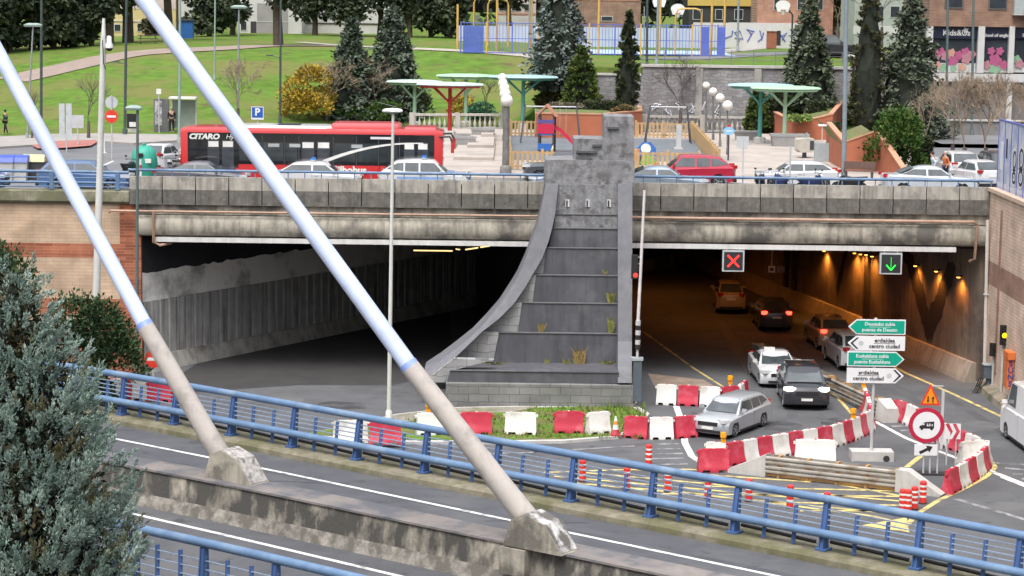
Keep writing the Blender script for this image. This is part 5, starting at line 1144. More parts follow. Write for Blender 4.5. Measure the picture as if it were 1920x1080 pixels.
# flexible bollards
BOL = [(1076, 886, 'bollard, leftmost of the row seen through the bridge railing'), (1092, 903, 'bollard close right of the leftmost one, seen through the railing'), (1175, 918, 'bollard third from the left seen through the railing'), (1216, 873, 'bollard standing alone above the railing near the worn zebra'), (1252, 922, 'bollard fourth from the left in the row behind the railing'), (1327, 934, 'bollard fifth from the left in the row behind the railing'), (1404, 940, 'bollard left of the large gap under the crash barrier'), (1481, 952, 'bollard below the middle of the crash barrier'), (1550, 966, 'bollard right end of the row behind the railing'),
       (1692, 960, 'bollard, leftmost of the cluster by the crash barrier end'), (1702, 961, 'bollard, second of the cluster by the crash barrier end'), (1714, 955, 'bollard, third of the cluster by the crash barrier end'), (1730, 944, 'bollard, rightmost of the cluster by the crash barrier end')]
bol_r = M('bollard_red', (.58, .035, .03), .45, .08, 3)
proto = None
for x, y, lab in BOL:
    p = PZ(x, y, 0)
    if proto is None:
        proto = T('flexible_bollard', '', 'bollard', p, 0, 'red flexible bollards')
        MB().lathe([(.16, 0), (.16, .03), (.12, .05)], 14).build('bollard_foot', trim_m, proto, smooth=40)
        MB().lathe([(.13, .04), (.125, .80), (.08, .84), (.01, .845)], 14).build('bollard_tube', bol_r, proto, smooth=40)
        for z in (.24, .44, .62): MB().lathe([(.134, z), (.132, z+.07)], 14).build('reflective_band', plate_m, proto, smooth=40)
        proto['label'] = 'red and white '+lab
    else: dup(proto, p, 0, 'red and white '+lab)
# ---- crash barriers (twin steel beams on concrete)
galv = M('galvanised_steel', (.37, .345, .31), .5, .15, 2, alt=(.25, .20, .15), altscale=1.2, altamt=.35, metal=.3); rust = M('rusty_steel', (.42, .24, .10), .7, .2, 3)
def beam(o, L, y, z):
    prof = [(y, z-.15), (y-.07, z-.11), (y-.07, z-.05), (y, z-.015), (y, z+.015), (y-.07, z+.05), (y-.07, z+.11), (y, z+.15), (y+.02, z+.15), (y+.02, z-.15)]
    return MB().loft([[(x, yy, zz) for yy, zz in prof] for x in (0, L)]).build('steel_beam', galv, o)
a, b = PZ(1437, 893, 0), PZ(1680, 921, 0); d = b-a; L = d.length
o = T('crash_barrier', 'low twin beam steel crash barrier with sloping concrete ends beside yellow stripes', 'crash barrier', a, math.atan2(d.y, d.x))
for z in (.30, .66): beam(o, L, -.10, z); MB().loft([[(x, .32+yy, zz) for yy, zz in ((0, z-.15), (.07, z-.08), (.07, z+.08), (0, z+.15), (-.02, z+.15), (-.02, z-.15))] for x in (0, L)]).build('steel_beam', galv, o)
x = .5
while x < L: MB().bbox((x-.05, -.09, 0), (x+.05, .30, .84)).build('post', rust, o); x += 1.15
MB().bbox((0, -.06, .03), (L, .28, .10)).build('ground_rail', rust, o)
MB().prism([(0, -.15, 0), (-1.75, -.15, 0), (-1.75, -.15, .03), (0, -.15, .86)], (0, .55, 0)).build('sloping_end', conc_l, o); MB().prism([(L, -.15, 0), (L+1.7, -.15, 0), (L+1.75, -.15, .06), (L+.45, -.15, .84), (L, -.15, .84)], (0, .55, 0)).build('sloping_end', conc_l, o)
a, b = PZ(1415, 672, 0), PZ(1652, 785, 0); d = b-a; L = d.length
o = T('crash_barrier', 'long double steel crash barrier dividing the lanes inside the right tunnel', 'crash barrier', a, math.atan2(d.y, d.x))
for z in (.30, .66): beam(o, L, -.10, z)
for z in (.30, .66): MB().loft([[(x, .32+yy, zz) for yy, zz in ((0, z-.15), (.07, z-.08), (.07, z+.08), (0, z+.15), (-.02, z+.15), (-.02, z-.15))] for x in (0, L)]).build('steel_beam', galv, o)
x = .5
while x < L: MB().bbox((x-.05, -.09, 0), (x+.05, .30, .84)).build('post', rust, o); x += 1.9
MB().loft([[(L, yy, zz) for yy, zz in ((-.3, 0), (-.2, .9), (.42, .9), (.52, 0))], [(L+.95, yy, zz) for yy, zz in ((-.3, 0), (-.15, .62), (.37, .62), (.52, 0))]]).build('concrete_end', conc_l, o)

# ---- direction boards
sgreen = M('sign_green', (.0, .30, .20), .45, .05, 2); swhite = M('sign_white', (.68, .68, .69), .45, .04, 2); sblack = M('sign_black', (.02, .02, .022), .5); polem = M('grey_pole', (.45, .45, .45), .5, .08, 3); sgrey = M('sign_grey', (.45, .47, .48), .5)
p0 = PZ(1633, 862, 0); s0 = SC(p0); o = T('direction_sign', 'post with four stacked arrow boards, two green and two white, in front of the tunnel', 'road sign', p0)
MB().tube([(0, 0, .3), (0, 0, (862-596)/s0*1.01)], .06, 10).build('pole', polem, o, smooth=50)
MB().bbox((-.82, -.35, 0), (.85, .45, .38)).build('concrete_foot', conc_l, o)
MB().tube([(.55, -.37, .12), (.55, -.36, .12)], .13, 14).build('lifting_hole', dark_in, o)
def lx(px): return (px-1633)/s0
def lz(py): return (862-py)/s0*1.006
def board(y0, y1, left, green, t1, t2, emblem):
    xa, xb = lx(1581.5), lx(1688); za, zb_ = lz(y1), lz(y0); zc = (za+zb_)/2; tip = .33
    def outline(m_):
        if left: return [(xa+m_*1.6, zc), (xa+tip, zb_-m_), (xb-m_, zb_-m_), (xb-m_, za+m_), (xa+tip, za+m_)]
        return [(xb-m_*1.6, zc), (xb-tip, za+m_), (xa+m_, za+m_), (xa+m_, zb_-m_), (xb-tip, zb_-m_)]
    f = MB().xz(outline(0), -.12, -.075).build('arrow_board', swhite, o)
    if green: MB().xz(outline(.045), -.126, -.121).build('green_face', sgreen, f)
    else:
        q = [(xa+.10, zc), (xa+tip+.02, zb_-.06), (xa+tip+.10, zb_-.06), (xa+.20, zc), (xa+tip+.10, za+.06), (xa+tip+.02, za+.06)] if left else [(xb-.10, zc), (xb-tip-.02, zb_-.06), (xb-tip-.10, zb_-.06), (xb-.20, zc), (xb-tip-.10, za+.06), (xb-tip-.02, za+.06)]
        MB().xz(q, -.126, -.121).build('arrow_chevron', sblack, f)
        ex = xa+.52 if left else xb-.58; MB().lathe([(.10, 0), (.10, .004), (.05, .0045), (.05, .002)], 16, (ex, -.127, zc), 'Y').build('ring_emblem', sgrey, f)
    m_ = swhite if green else sblack; cx = (lx(1640) if left else lx(1628)) if green else (lx(1650) if left else lx(1622))
    for body, zz, sz_, al in ((t1, zc+.115, .19, cx), (t2, zc-.115, .19, cx)):
        parts = body if isinstance(body, list) else [(body, 1)]
        text('board_lettering', body, sz_ if green else sz_*1.15, m_, f, (al, -.130, zz), xs=1.0, bold=.003)
    MB().bbox((cx-.42, -.1285, zc-.006), (cx+.42, -.1265, zc+.006)).build('dividing_line', m_, f)
board(597, 625, True, True, 'Deustuko zubia', 'puente de Deusto', 0)
board(628, 655, True, False, 'erdialdea', 'centro ciudad', 1)
board(657, 685, False, True, 'Euskalduna zubia', 'puente Euskalduna', 0)
board(688, 716, False, False, 'erdialdea', 'centro ciudad', 1)

# ---- round lorry prohibition sign with arrow plate
sred = M('sign_red', (.42, .015, .05), .45, .05, 2)
p0 = PZ(1757, 890, 0); s1 = SC(p0); o = T('prohibition_sign', 'large round red bordered sign with a black lorry and an arrow plate below', 'road sign', p0)
def rx(px): return (px-1757)/s1
def rz(py): return (890-py)/s1*1.006
for x in (1731, 1743, 1757): MB().tube([(rx(x), 0, 0), (rx(x-1), 0, rz(805))], .035, 8).build('post', polem, o, smooth=50)
MB().bbox((rx(1730)-.3, -.2, 0), (rx(1770)+.1, .35, .06)).build('foot_frame', trim_m, o)
c = (rx(1733), rz(796)); R_ = 33.5/s1
q = disc(MB(), c, R_, -.10, 40, .03).build('sign_plate', sred, o); disc(MB(), c, R_*.77, -.106, 40, .004).build('white_face', swhite, q)
k = R_*.0295
tr_pts = [(-13.5, -6), (-13.5, -1.5), (-11.5, 0), (-8.5, .5), (-7, 4.5), (-4, 5.8), (-3.2, 5.8), (-3.2, 6.4), (14, 7.8), (14, -6)]
MB().xz([(c[0]+x*k, c[1]+y*k) for x, y in tr_pts], -.111, -.107).build('lorry_symbol', sblack, q)
for x in (-8.8, 9.5): disc(MB(), (c[0]+x*k, c[1]-6.5*k), 2.6*k, -.112, 14, .005).build('lorry_wheel', sblack, q)
MB().xz([(c[0]+x*k, c[1]+y*k) for x, y in ((-8, .8), (-6.7, 3.9), (-4.2, 4.3), (-4.2, .8))], -.114, -.112).build('lorry_window', swhite, q)
text('lorry_lettering', '2.5 t', 6.2*k, swhite, q, (c[0]+5.6*k, -.114, c[1]+.8*k), bold=.006)
a_ = MB().xz([(rx(1712), rz(853)), (rx(1755), rz(853)), (rx(1755), rz(832)), (rx(1712), rz(832))], -.09, -.06).build('arrow_plate', swhite, o)
th = math.radians(27); ar = [(-.26, -.055), (.08, -.055), (.08, -.15), (.30, 0), (.08, .15), (.08, .055), (-.26, .055)]
MB().xz([(rx(1733)+x*math.cos(th)-y*math.sin(th), rz(842.5)+x*math.sin(th)+y*math.cos(th)) for x, y in ar], -.096, -.091).build('arrow_symbol', sblack, a_)
# ---- triangular roadworks sign behind it
p0 = PZ(1764, 842, 0); s2 = SC(p0); o = T('warning_sign', 'orange triangular two way traffic warning sign above the round sign', 'road sign', p0)
def t3(px, py): return ((px-1764)/s2, (842-py)/s2*1.006)
MB().bbox((-.05, -.04, 0), (.06, .04, t3(0, 730)[1])).build('post', polem, o)
tri = [t3(1740, 718), t3(1721, 759), t3(1760, 759)]; tcx = sum(p[0] for p in tri)/3; tcz = sum(p[1] for p in tri)/3
sc_ = lambda f_: [(tcx+(x-tcx)*f_, tcz+(z-tcz)*f_) for x, z in tri]
q = MB().xz(tri, -.09, -.06).build('sign_plate', M('sign_red_bright', (.62, .05, .03), .45), o); MB().xz(sc_(.72), -.096, -.091).build('orange_face', M('sign_orange', (.80, .26, .01), .45), q)
for sgn, xx in ((-1, -.10), (1, .10)):
    zz = tcz-.05; aa = [(xx-.025, -.13), (xx+.025, -.13), (xx+.025, .04), (xx+.06, .04), (xx, .14), (xx-.06, .04), (xx-.025, .04)]
    MB().xz([(tcx+x, zz+sgn*(z+.0)) for x, z in aa], -.102, -.097).build('arrow_symbol', sblack, q)
MB().bar((tri[0][0], -.05, tri[0][1]-.1), (0, 0, tri[0][1]-.1), .04).build('bracket', polem, o)
# ---- chevron board
p0 = PZ(1786, 872, 0); s3 = SC(p0); o = T('chevron_board', 'small red and white chevron board between the barriers', 'road sign', p0)
def c3(px, py): return ((px-1786)/s3, (872-py)/s3*1.006)
a0, b0 = c3(1768, 822), c3(1798, 793)
for x in (-.25, 0.1): MB().tube([(x, 0, 0), (x, 0, a0[1]+.2)], .03, 8).build('post', polem, o, smooth=50)
q = MB().xz([a0, (b0[0], a0[1]), b0, (a0[0], b0[1])], -.08, -.05).build('board', swhite, o); zc = (a0[1]+b0[1])/2; hh = (b0[1]-a0[1])/2
for x in (a0[0]+.02, a0[0]+.30): MB().xz([(x, zc-hh), (x+.14, zc-hh), (x+.30, zc), (x+.14, zc+hh), (x, zc+hh), (x+.16, zc)], -.086, -.081).build('chevron', b_red, q)
MB().xz([(a0[0]-.02, a0[1]), (a0[0]+.22, a0[1]), (a0[0]+.22, a0[1]+.3), (a0[0]-.02, a0[1]+.3)], -.092, -.087).build('square_symbol', swhite, q)

# ---- lane signals over the right tunnel mouth
lred = glow('lane_red', (1, .03, .02), 1.3); lgrn = glow('lane_green', (.02, .75, .07), 1.0); lbox = M('signal_face', (.03, .03, .035), .4)
def lane(px0, py0, px1, py1, lab):
    p = PY((px0+px1)/2, (py0+py1)/2, YF-.1); q0 = PY(px0, py1, YF-.1)-p; q1 = PY(px1, py0, YF-.1)-p; o = T('lane_signal', lab, 'lane signal', p)
    MB().bbox((q0.x, 0, q0.z), (q1.x, .25, q1.z)).build('frame', sgrey, o); MB().bbox((q0.x+.07, -.012, q0.z+.07), (q1.x-.07, -.002, q1.z-.07)).build('display', lbox, o)
    for s in (-1, 1): MB().bar((s*q1.x*.6, .12, q1.z), (s*q1.x*.6, .5, q1.z+.25), .05).build('hanger', sgrey, o)
    return o, q1.x, q1.z
o, hx, hz = lane(1354, 470, 1396, 509, 'lane signal with a lit red cross over the right tunnel mouth')
for s in (-1, 1): MB().bar((-hx*.52, -.03 if s < 0 else -.036, s*hz*.55), (hx*.52, -.03 if s < 0 else -.036, -s*hz*.55), .012, .085).build('red_stroke', lred, o)
o, hx, hz = lane(1649, 475, 1692, 514, 'lane signal with a lit green down arrow over the right tunnel mouth')
MB().bar((0, -.03, hz*.62), (0, -.03, -hz*.55), .012, .06).build('green_stroke', lgrn, o)
for s in (-1, 1): MB().bar((s*hx*.42, -.036, -hz*.1), (0, -.036, -hz*.62), .012, .06).build('green_stroke', lgrn, o)
# small round sign deep inside
p = PZ(1452, 600, 0); o = T('lane_sign', 'small pale square sign hanging deep inside the right tunnel', 'road sign', PY(1447, 505, 122)); MB().bbox((-.18, 0, -.18), (.18, .05, .18)).build('plate', swhite, o); disc(MB(), (0, 0), .1, -.01, 12, .005).build('symbol', sblack, o); MB().bbox((.3, 0, -.18), (.7, .05, .18)).build('dark_plate', M('dim_plate', (.2, .15, .14), .6), o); MB().bar((0, .03, .18), (0, .03, 1.0), .04).build('hanger', polem, o)

# ---- signals and cabinets by the right wall
def signal(px, py_base, py_top, lab, lamps, lit, z=0, w_=.34, pole=True):
    p = PZ(px, py_base, z); s_ = SC(p); o = T('traffic_light', lab, 'traffic light', p); top = (py_base-py_top)/s_
    n = len(lamps); hh = .30*n
    if pole: MB().tube([(0, .1, 0), (0, .1, top)], .06, 8).build('pole', polem, o, smooth=50)
    MB().bbox((-w_/2, -.12, top-hh), (w_/2, .1, top)).build('housing', trim_m, o)
    for i, c_ in enumerate(lamps):
        zc = top-.15-.30*i; MB().lathe([(.12, -.125), (.12, -.13), (.02, -.145)], 16, (0, 0, zc), 'Y').build('lens', lit if c_ else M('dark_lens', (.03, .03, .03), .3), o, smooth=40)
        MB().lathe([(.135, -.12), (.135, -.20), (.125, -.20), (.125, -.12)], 12, (0, 0, zc), 'Y').build('visor', trim_m, o)
signal(1877, 754, 608, 'traffic light with a lit amber lamp by the tan wall', [0, 1, 0], glow('amber_lit', (1, .62, .0), 2.2))
signal(1861, 740, 642, 'unlit two lamp traffic light left of the amber one', [0, 0], lred, w_=.42)
p = PZ(1855, 737, 0); o = T('control_cabinet', 'grey blue control cabinet on a narrow leg at the tunnel corner', 'cabinet', p); s_ = SC(p)
cabm = M('cabinet_grey', (.085, .105, .125), .5, .1, 2); MB().bbox((-.32, -.2, .72), (.36, .25, 1.32)).build('cabinet_box', cabm, o); MB().bbox((-.36, -.24, 1.32), (.40, .28, 1.37)).build('lid', M('cabinet_lid', (.3, .33, .34), .5), o); MB().bbox((-.16, -.1, 0), (.16, .15, .72)).build('leg', cabm, o)
for k in range(3): MB().tube([(-.5+.1*k, 0, .7), (-.62+.08*k, -.05, .35), (-.8+.1*k, -.1, .02)], .035, 6).build('cable', trim_m, o, smooth=50)
p = PY(1846, 690, YF-.45); o = T('white_pipe', 'tall white downpipe beside the right tunnel corner', 'pipe', (p.x, p.y, p.z)); q = PY(1852, 413, YF-.45)-p
MB().tube([(0, 0, 0), q], .085, 10).build('pipe', M('pipe_white', (.56, .52, .48), .5, .1, 2), o, smooth=50); MB().box(q*.5, (.24, .24, .06)).build('clamp', polem, o)
p = PY(1893, 718, 98.5); o = T('service_box', 'tall orange service box with blue graffiti on the tan wall', 'service box', (xo(1857)-.02, 98.5, 1.0))
orm = M('box_orange', (.62, .16, .04), .6, .12, 2); MB().bbox((-.30, -.35, 0), (0, .35, 1.55)).build('box', orm, o); MB().bbox((-.32, -.45, 1.3), (0, .5, 1.62)).build('hood', orm, o)
for k, ch in enumerate('SUNS'): text('graffiti_letter', ch, .36, M('graffiti_blue', (.05, .05, .20), .6), o, (-.31+.16, -.356, 1.10-.30*k), bold=.015)
# pole beside the pylon: white upper tube, striped sleeve, red lamp
p = PZ(1193, 768, 0); s_ = SC(p); o = T('signal_post', 'tall thin white post with a striped sleeve right of the pylon', 'post', p)
zz = lambda py: (768-py)/s_*1.006
MB().tube([(0, 0, zz(600)), (7/s_, 0, zz(358))], [.075, .06], 8).build('white_tube', M('post_white', (.60, .56, .55), .5), o, smooth=50)
for k in range(6): MB().tube([(0, 0, zz(654-9*k)), (.01, 0, zz(645-9*k))], .115, 10).build('sleeve_band', trim_m if k % 2 == 0 else polem, o, smooth=50)
MB().tube([(-.02, 0, .3), (0, 0, zz(654))], .06, 8).build('lower_tube', polem, o, smooth=50)
MB().bbox((-.16, -.1, .4), (.2, .25, zz(675))).build('cabinet', cabm, o); MB().bbox((-.26, -.14, zz(675)), (.26, .28, zz(670))).build('cabinet_lid', M('cabinet_lid', (.3, .33, .34), .5), o)
h = MB().bbox((-.34, -.1, zz(522)), (-.06, .15, zz(478))).build('signal_head', trim_m, o); MB().lathe([(.10, -.105), (.10, -.11), (.02, -.12)], 14, (-.16, 0, zz(515)), 'Y').build('red_lens', lred, h, smooth=40)
for y in (482, 494): MB().bar((-.34, 0, zz(y)), (.02, 0, zz(y)), .05).build('bracket', polem, o)
# no entry sign behind the left stay
p = PZ(288, 745, 0); s_ = SC(p); o = T('no_entry_sign', 'red no entry sign half hidden behind the left stay sleeve', 'road sign', p); zc = (745-672)/s_
MB().tube([(0, 0, 0), (0, 0, zc)], .04, 8).build('post', polem, o, smooth=50); q = disc(MB(), (0, zc), .40, -.08, 30, .03).build('sign_plate', M('sign_red_bright', (.62, .05, .03), .45), o); MB().xz([(-.26, zc-.07), (.26, zc-.07), (.26, zc+.07), (-.26, zc+.07)], -.087, -.081).build('white_bar', swhite, q)
# barriers seen through the railing at far left
for k, (x, y, r) in enumerate([(140, 742, 0), (160, 743, 1), (185, 745, 0), (205, 746, 1), (228, 748, 0), (250, 749, 1), (270, 750, 0), (300, 752, 1)]):
    barrier(PZ(x, y, 0), -.1, 1.1 if k % 3 else 1.0, bool(r), f"{ORD[k//2]} {'red' if r else 'white'} plastic barrier from the left behind the railing at far left", 'barriers below the brick wall')

# ---- mural hoarding on the right wall
hm = M('mural_blue', (.33, .37, .50), .6, .15, .8, alt=(.52, .54, .60), altscale=.9, altamt=.6); hb2 = M('mural_frame', (.10, .13, .40), .5)
o = T('mural_hoarding', 'blue framed hoarding painted with large white and black letters on the tan wall', 'hoarding', (xo(1857)+.25, YF-.25, zt+.02))
hh = PY(1870, 226, YF-.3).z-zt
for k in range(8):
    y0 = -k*1.35; MB().bbox((0, y0-1.31, 0), (.06, y0-.02, hh)).build('panel', hm, o)
    MB().bbox((-.03, y0-.02, 0), (.09, y0+.03, hh+.05)).build('frame_post', hb2, o)
    MB().bbox((-.02, y0-1.31, hh), (.08, y0-.02, hh+.06)).build('frame_rail', hb2, o)
for k in ():
    ch = 'O'
    text('mural_letter', ch, 2.9, M('mural_white', (.66, .66, .68), .6), o, (-.008, -.6-1.3*k, hh*.46), rx=PI/2, rz=-PI/2, bold=.10, xs=.7, depth_=.002)
    text('mural_letter', ch, 2.7, M('mural_black', (.03, .03, .05), .6), o, (-.014, -.66-1.3*k, hh*.45), rx=PI/2, rz=-PI/2, bold=.0, xs=.66, depth_=.002)

def mloop(y, z, ry, rz, th, m_, nm, dx):
    A = []; Bq = []
    for k in range(21):
        t = 2*PI*k/20; A.append((dx, y+ry*math.cos(t), z+rz*math.sin(t))); Bq.append((dx, y+(ry-th)*math.cos(t), z+(rz-th)*math.sin(t)))
    MB().strip(A, Bq).build(nm, m_, o, norm=False)
mwh = M('mural_white', (.66, .66, .68), .6); mbk = M('mural_black', (.03, .03, .05), .6)
MB().bbox((-.012, -.95, .9), (0, -.45, 2.2)).build('mural_stroke', mwh, o); MB().bbox((-.012, -1.9, 1.5), (0, -1.6, 2.4)).build('mural_stroke', mbk, o)
for y, z, ry, rz in ((-3.4, 1.55, .5, .55), (-3.4, .75, .5, .42), (-4.75, 1.7, .6, .6), (-4.75, .85, .6, .5), (-6.3, 1.3, .6, 1.0), (-7.8, 1.3, .6, .9), (-9.3, 1.4, .6, .9)):
    mloop(y, z, ry, rz, .34, mwh, 'mural_loop', -.010); mloop(y-.05, z, ry-.12, rz-.12, .14, mbk, 'mural_loop', -.016)
MB().bbox((-.012, -5.6, 1.9), (0, -5.45, 2.7)).build('mural_stroke', M('mural_coral', (.55, .25, .2), .6), o)
for k in range(8): MB().bbox((-.010, -k*1.35-1.30, .12), (0, -k*1.35-.03, .30)).build('mural_base_band', M('mural_pale', (.50, .52, .60), .6), o)
# ================================================================== LAMP POSTS, PLAZA FURNITURE, PEOPLE
dkgreen = M('post_dark_green', (.055, .075, .075), .5, .1, 3); ltgreen = M('post_light_green', (.25, .33, .30), .5, .1, 3); greypost = M('post_grey', (.24, .265, .28), .5, .1, 3); whitepost = M('post_pale', (.58, .58, .55), .5, .08, 2, streak=.15)
globe_m = M('globe_white', (.70, .67, .62), .3, .05, 3)
def lamp_post(lab, base, top_py, px_top, mat, r0, r1, head=None, group=None, name='street_lamp', cat='street lamp'):
    s_ = SC(base); r_ = ray(px_top, top_py); q = CP+r_*(base.y/r_.y)-base; q.y = 0
    o = T(name, lab, cat, base, 0, group)
    MB().tube([(0, 0, 0), q*.5, q], [r0, (r0+r1)/2, r1], 10).build('pole', mat, o, smooth=50)
    MB().lathe([(r0*1.6, 0), (r0*1.5, .35), (r0*1.02, .45)], 10).build('pole_base', mat, o, smooth=40)
    if head == 'flat':
        for s in (-.5, .5): pass
        h = MB().loft([[(q.x+x*1.0, y, q.z+z) for x, y, z in R] for R in ([(-.55, -.18, -.05), (.55, -.18, -.05), (.55, .18, -.05), (-.55, .18, -.05)], [(-.58, -.2, .06), (.58, -.2, .06), (.58, .2, .06), (-.58, .2, .06)], [(-.3, -.1, .16), (.3, -.1, .16), (.3, .1, .16), (-.3, .1, .16)])]).build('lamp_head', ltgreen, o)
        MB().bbox((q.x-.5, -.15, q.z-.08), (q.x+.5, .15, q.z-.051)).build('lamp_glass', M('lamp_glass_grey', (.45, .47, .47), .3), h)
    if head == 'cobra':
        h = MB().loft([[(q.x-.45+a, y*w_, q.z+.12+z*hz) for y, z in ((-1, 0), (-.7, .8), (0, 1.1), (.7, .8), (1, 0), (.6, -.6), (-.6, -.6))] for a, w_, hz in ((0, .03, .03), (.08, .16, .09), (.45, .19, .13), (.75, .15, .10), (.85, .04, .04))]).build('lamp_head', M('lamp_white', (.70, .70, .70), .4), o, smooth=50)
        MB().loft([[(q.x-.36+a, y, q.z+.24+b) for y in (-.05, .05)]+[(q.x-.36+a, y, q.z+.245+b) for y in (.05, -.05)] for a, b in ((-.3, .25), (.5, .06))]).build('shade_fin', M('fin_grey', (.28, .28, .28), .6), h)
    if head == 'arm':
        h = MB().tube([(q.x, 0, q.z*.42), (q.x-.6, 0, q.z*.42+.18)], .03, 6).build('side_arm', mat, o); MB().box((q.x-.8, 0, q.z*.42+.2), (.5, .16, .08)).build('arm_lamp', mat, h)
    return o, q
lamp_post('tall white post in front of the red bus and grass island', PZ(729, 788, .13), 214, 737, whitepost, .095, .06, 'cobra')
o, q = lamp_post('thick pale mast carrying a white dome camera at far left', PZ(175, 762, 0), 66, 194, whitepost, .19, .12, None, name='camera_mast', cat='mast')
MB().tube([q, q+Vector((.02, 0, .72))], [.10, .06], 8).build('aerial', M('aerial_white', (.62, .62, .6), .4), o, smooth=50)
h = MB().bar(q+Vector((0, 0, -.10)), q+Vector((.28, -.1, -.05)), .07).build('camera_arm', trim_m, o); MB().lathe([(.05, .10), (.10, .05), (.11, -.15), (.17, -.32), (.17, -.42)], 14, q+Vector((.26, -.1, -.12))).build('camera_housing', swhite, h, smooth=45); MB().lathe([(.15, -.42), (.13, -.50), (.05, -.55)], 12, q+Vector((.26, -.1, -.12))).build('camera_dome', trim_m, h, smooth=45)
MB().tube([q+Vector((-.02, -.13, -.2)), q+Vector((.02, -.16, -1.2)), q+Vector((.12, -.14, -1.45))], .02, 5).build('loose_cable', trim_m, o)
lamp_post('dark green lamp post in front of the red brick pier', PY(256, 716, 103.6)*1, 205, 258, M('post_green_grey', (.10, .135, .13), .5, .1, 3), .085, .06, None)[0]
p = PY(251, 204, 103.6); o = T('lamp_head', 'flat grey green lantern on top of the dark green post', 'lantern', p)
MB().loft([[(x*a, y*a, z) for x, y in ((-.38, -.2), (.38, -.2), (.38, .2), (-.38, .2))] for a, z in ((.85, -.06), (1, .04), (.8, .12), (.4, .17))]).build('lamp_cover', ltgreen, o)
UP = [(51, 262, 48, 62, 'twin headed grey lamp post at the far left of the hill foot', 'flat', greypost, .07, .05), (77, 250, -60, 78, 'dark green lamp post left of the pale mast', None, dkgreen, .10, .08), (234, 253, -60, 238, 'dark green lamp post with a side arm behind the pale mast', 'arm', dkgreen, .10, .08), (336, 270, -60, 338, 'pale green lamp post at the rear end of the bus', None, ltgreen, .09, .07), (402, 150, -60, 404, 'grey lamp post on the slope between the stay and the bus', None, ltgreen, .07, .06), (446, 225, 14, 448, 'grey lamp post with a flat head behind the bus', 'flat', greypost, .08, .06), (525, 232, -60, 527, 'thin dark lamp post with a side arm behind the bus windows', 'arm', dkgreen, .08, .07),
      (1211, 212, -60, 1214, 'black lamp post right of the narrow cypress', None, dkgreen, .10, .08), (1231, 122, -60, 1236, 'grey post at the front edge of the sports court', None, greypost, .10, .10), (1383, 96, -60, 1386, 'grey post right of the basketball court', None, greypost, .11, .10), (1582, 338, -80, 1588, 'thick grey lamp post beside the orange planter', None, M('post_blue_grey', (.20, .24, .265), .45, .1, 3), .13, .11), (992, 96, -60, 994, 'slim grey post behind the large blue spruce', None, greypost, .08, .08)]
for x, y, ty, tx, lab, head, m_, r0, r1 in UP: lamp_post(lab, PT(x, y), ty, tx, m_, r0, r1, head)
for x, lab in ((1777, 'left grey green post in front of the shop windows'), (1825, 'right grey green post in front of the shop windows')):
    p = PY(x, 175, 160); p.z = DECK; lamp_post(lab, p, -60, x+1, M('post_green_grey', (.10, .135, .13), .5), .09, .09)
# globe lamps
def globe(x, yb, yt, xt, lab, r=.34, pr=.06):
    p = PZ(x, yb, PL); o, q = lamp_post(lab, p, yt, xt, M('post_brownish', (.15, .145, .14), .8, .35, 3), pr, pr*.8, None, 'globe lamps on the plaza', 'globe_lamp', 'lamp')
    MB().sphere((q.x, 0, q.z+r*.7), r, 16, 10).build('globe', globe_m, o, smooth=60); MB().lathe([(.10, -.1), (.16, .02), (.14, .08)], 12, (q.x, 0, q.z)).build('collar', polem, o)
for i, (x, yb, yt, r) in enumerate([(1311, 240, 155, .26), (1324, 247, 166, .28), (1337, 262, 178, .29), (1350, 275, 190, .30), (1364, 290, 205, .32)]):
    globe(x, yb, yt, x, f'white globe lamp, {["farthest", "second farthest", "middle", "second nearest", "nearest"][i]} of the slanting row right of the playground', r)
for i, (x, yb, yt, xt, r) in enumerate([(947, 262, 152, 942, .30), (948, 275, 163, 943, .31), (949, 290, 173, 946, .32), (949, 306, 184, 947, .33), (948, 325, 197, 950, .34)]):
    globe(x, yb, yt, xt, f'white globe lamp, {["highest", "second highest", "middle", "second lowest", "lowest"][i]} of the stacked group left of the playground', r, .20 if i == 4 else .12)
# ---- canopies
def canopy(px, y_base, y_top, half_px, lab, roofm, postm, under=None):
    p = PZ(px, y_base, PL); s_ = SC(p); o = T('canopy', lab, 'canopy', p); h = (y_base-y_top)/s_; R_ = half_px*.93/s_
    MB().tube([(0, 0, 0), (0, 0, h-.1)], [.15, .12], 10).build('post', postm, o, smooth=50)
    MB().lathe([(.4, 0), (.4, .35), (.3, .4)], 8).build('post_foot', conc_l, o)
    top = MB().loft([[(R_*math.cos(2*PI*k/8+.39)*f, R_*.62*math.sin(2*PI*k/8+.39)*f, h+z) for k in range(8)] for f, z in ((.90, -.04), (1.0, .03), (.96, .12), (.5, .20))]).build('roof_plate', roofm, o)
    MB().loft([[(R_*math.cos(2*PI*k/8+.39)*f, R_*.62*math.sin(2*PI*k/8+.39)*f, h+z) for k in range(8)] for f, z in ((.86, -.16), (.92, -.05))]).build('roof_rim', under or postm, o)
    for k in range(4):
        t = PI/4+k*PI/2; MB().bar((.08*math.cos(t), .08*math.sin(t), h-1.15), (R_*.62*math.cos(t), R_*.40*math.sin(t), h-.14), .10, .10).build('brace', postm, o)
cred = M('canopy_red', (.42, .03, .035), .5, .08, 2); cmint = M('canopy_mint', (.32, .50, .34), .5, .08, 2); cteal = M('canopy_teal', (.08, .30, .26), .5, .1, 2); cpale = M('canopy_pale', (.40, .48, .45), .5, .08, 2); cblue = M('canopy_blue_grey', (.30, .45, .45), .5, .08, 2)
canopy(843, 256, 160, 74, 'red canopy with a thick red post behind the front of the bus', cpale, cred, cred)
canopy(777, 238, 155, 62, 'pale canopy on a mint post left of the red canopy', cpale, cmint)
canopy(873, 237, 144, 66, 'mint canopy on a mint post behind the red canopy', cmint, cmint)
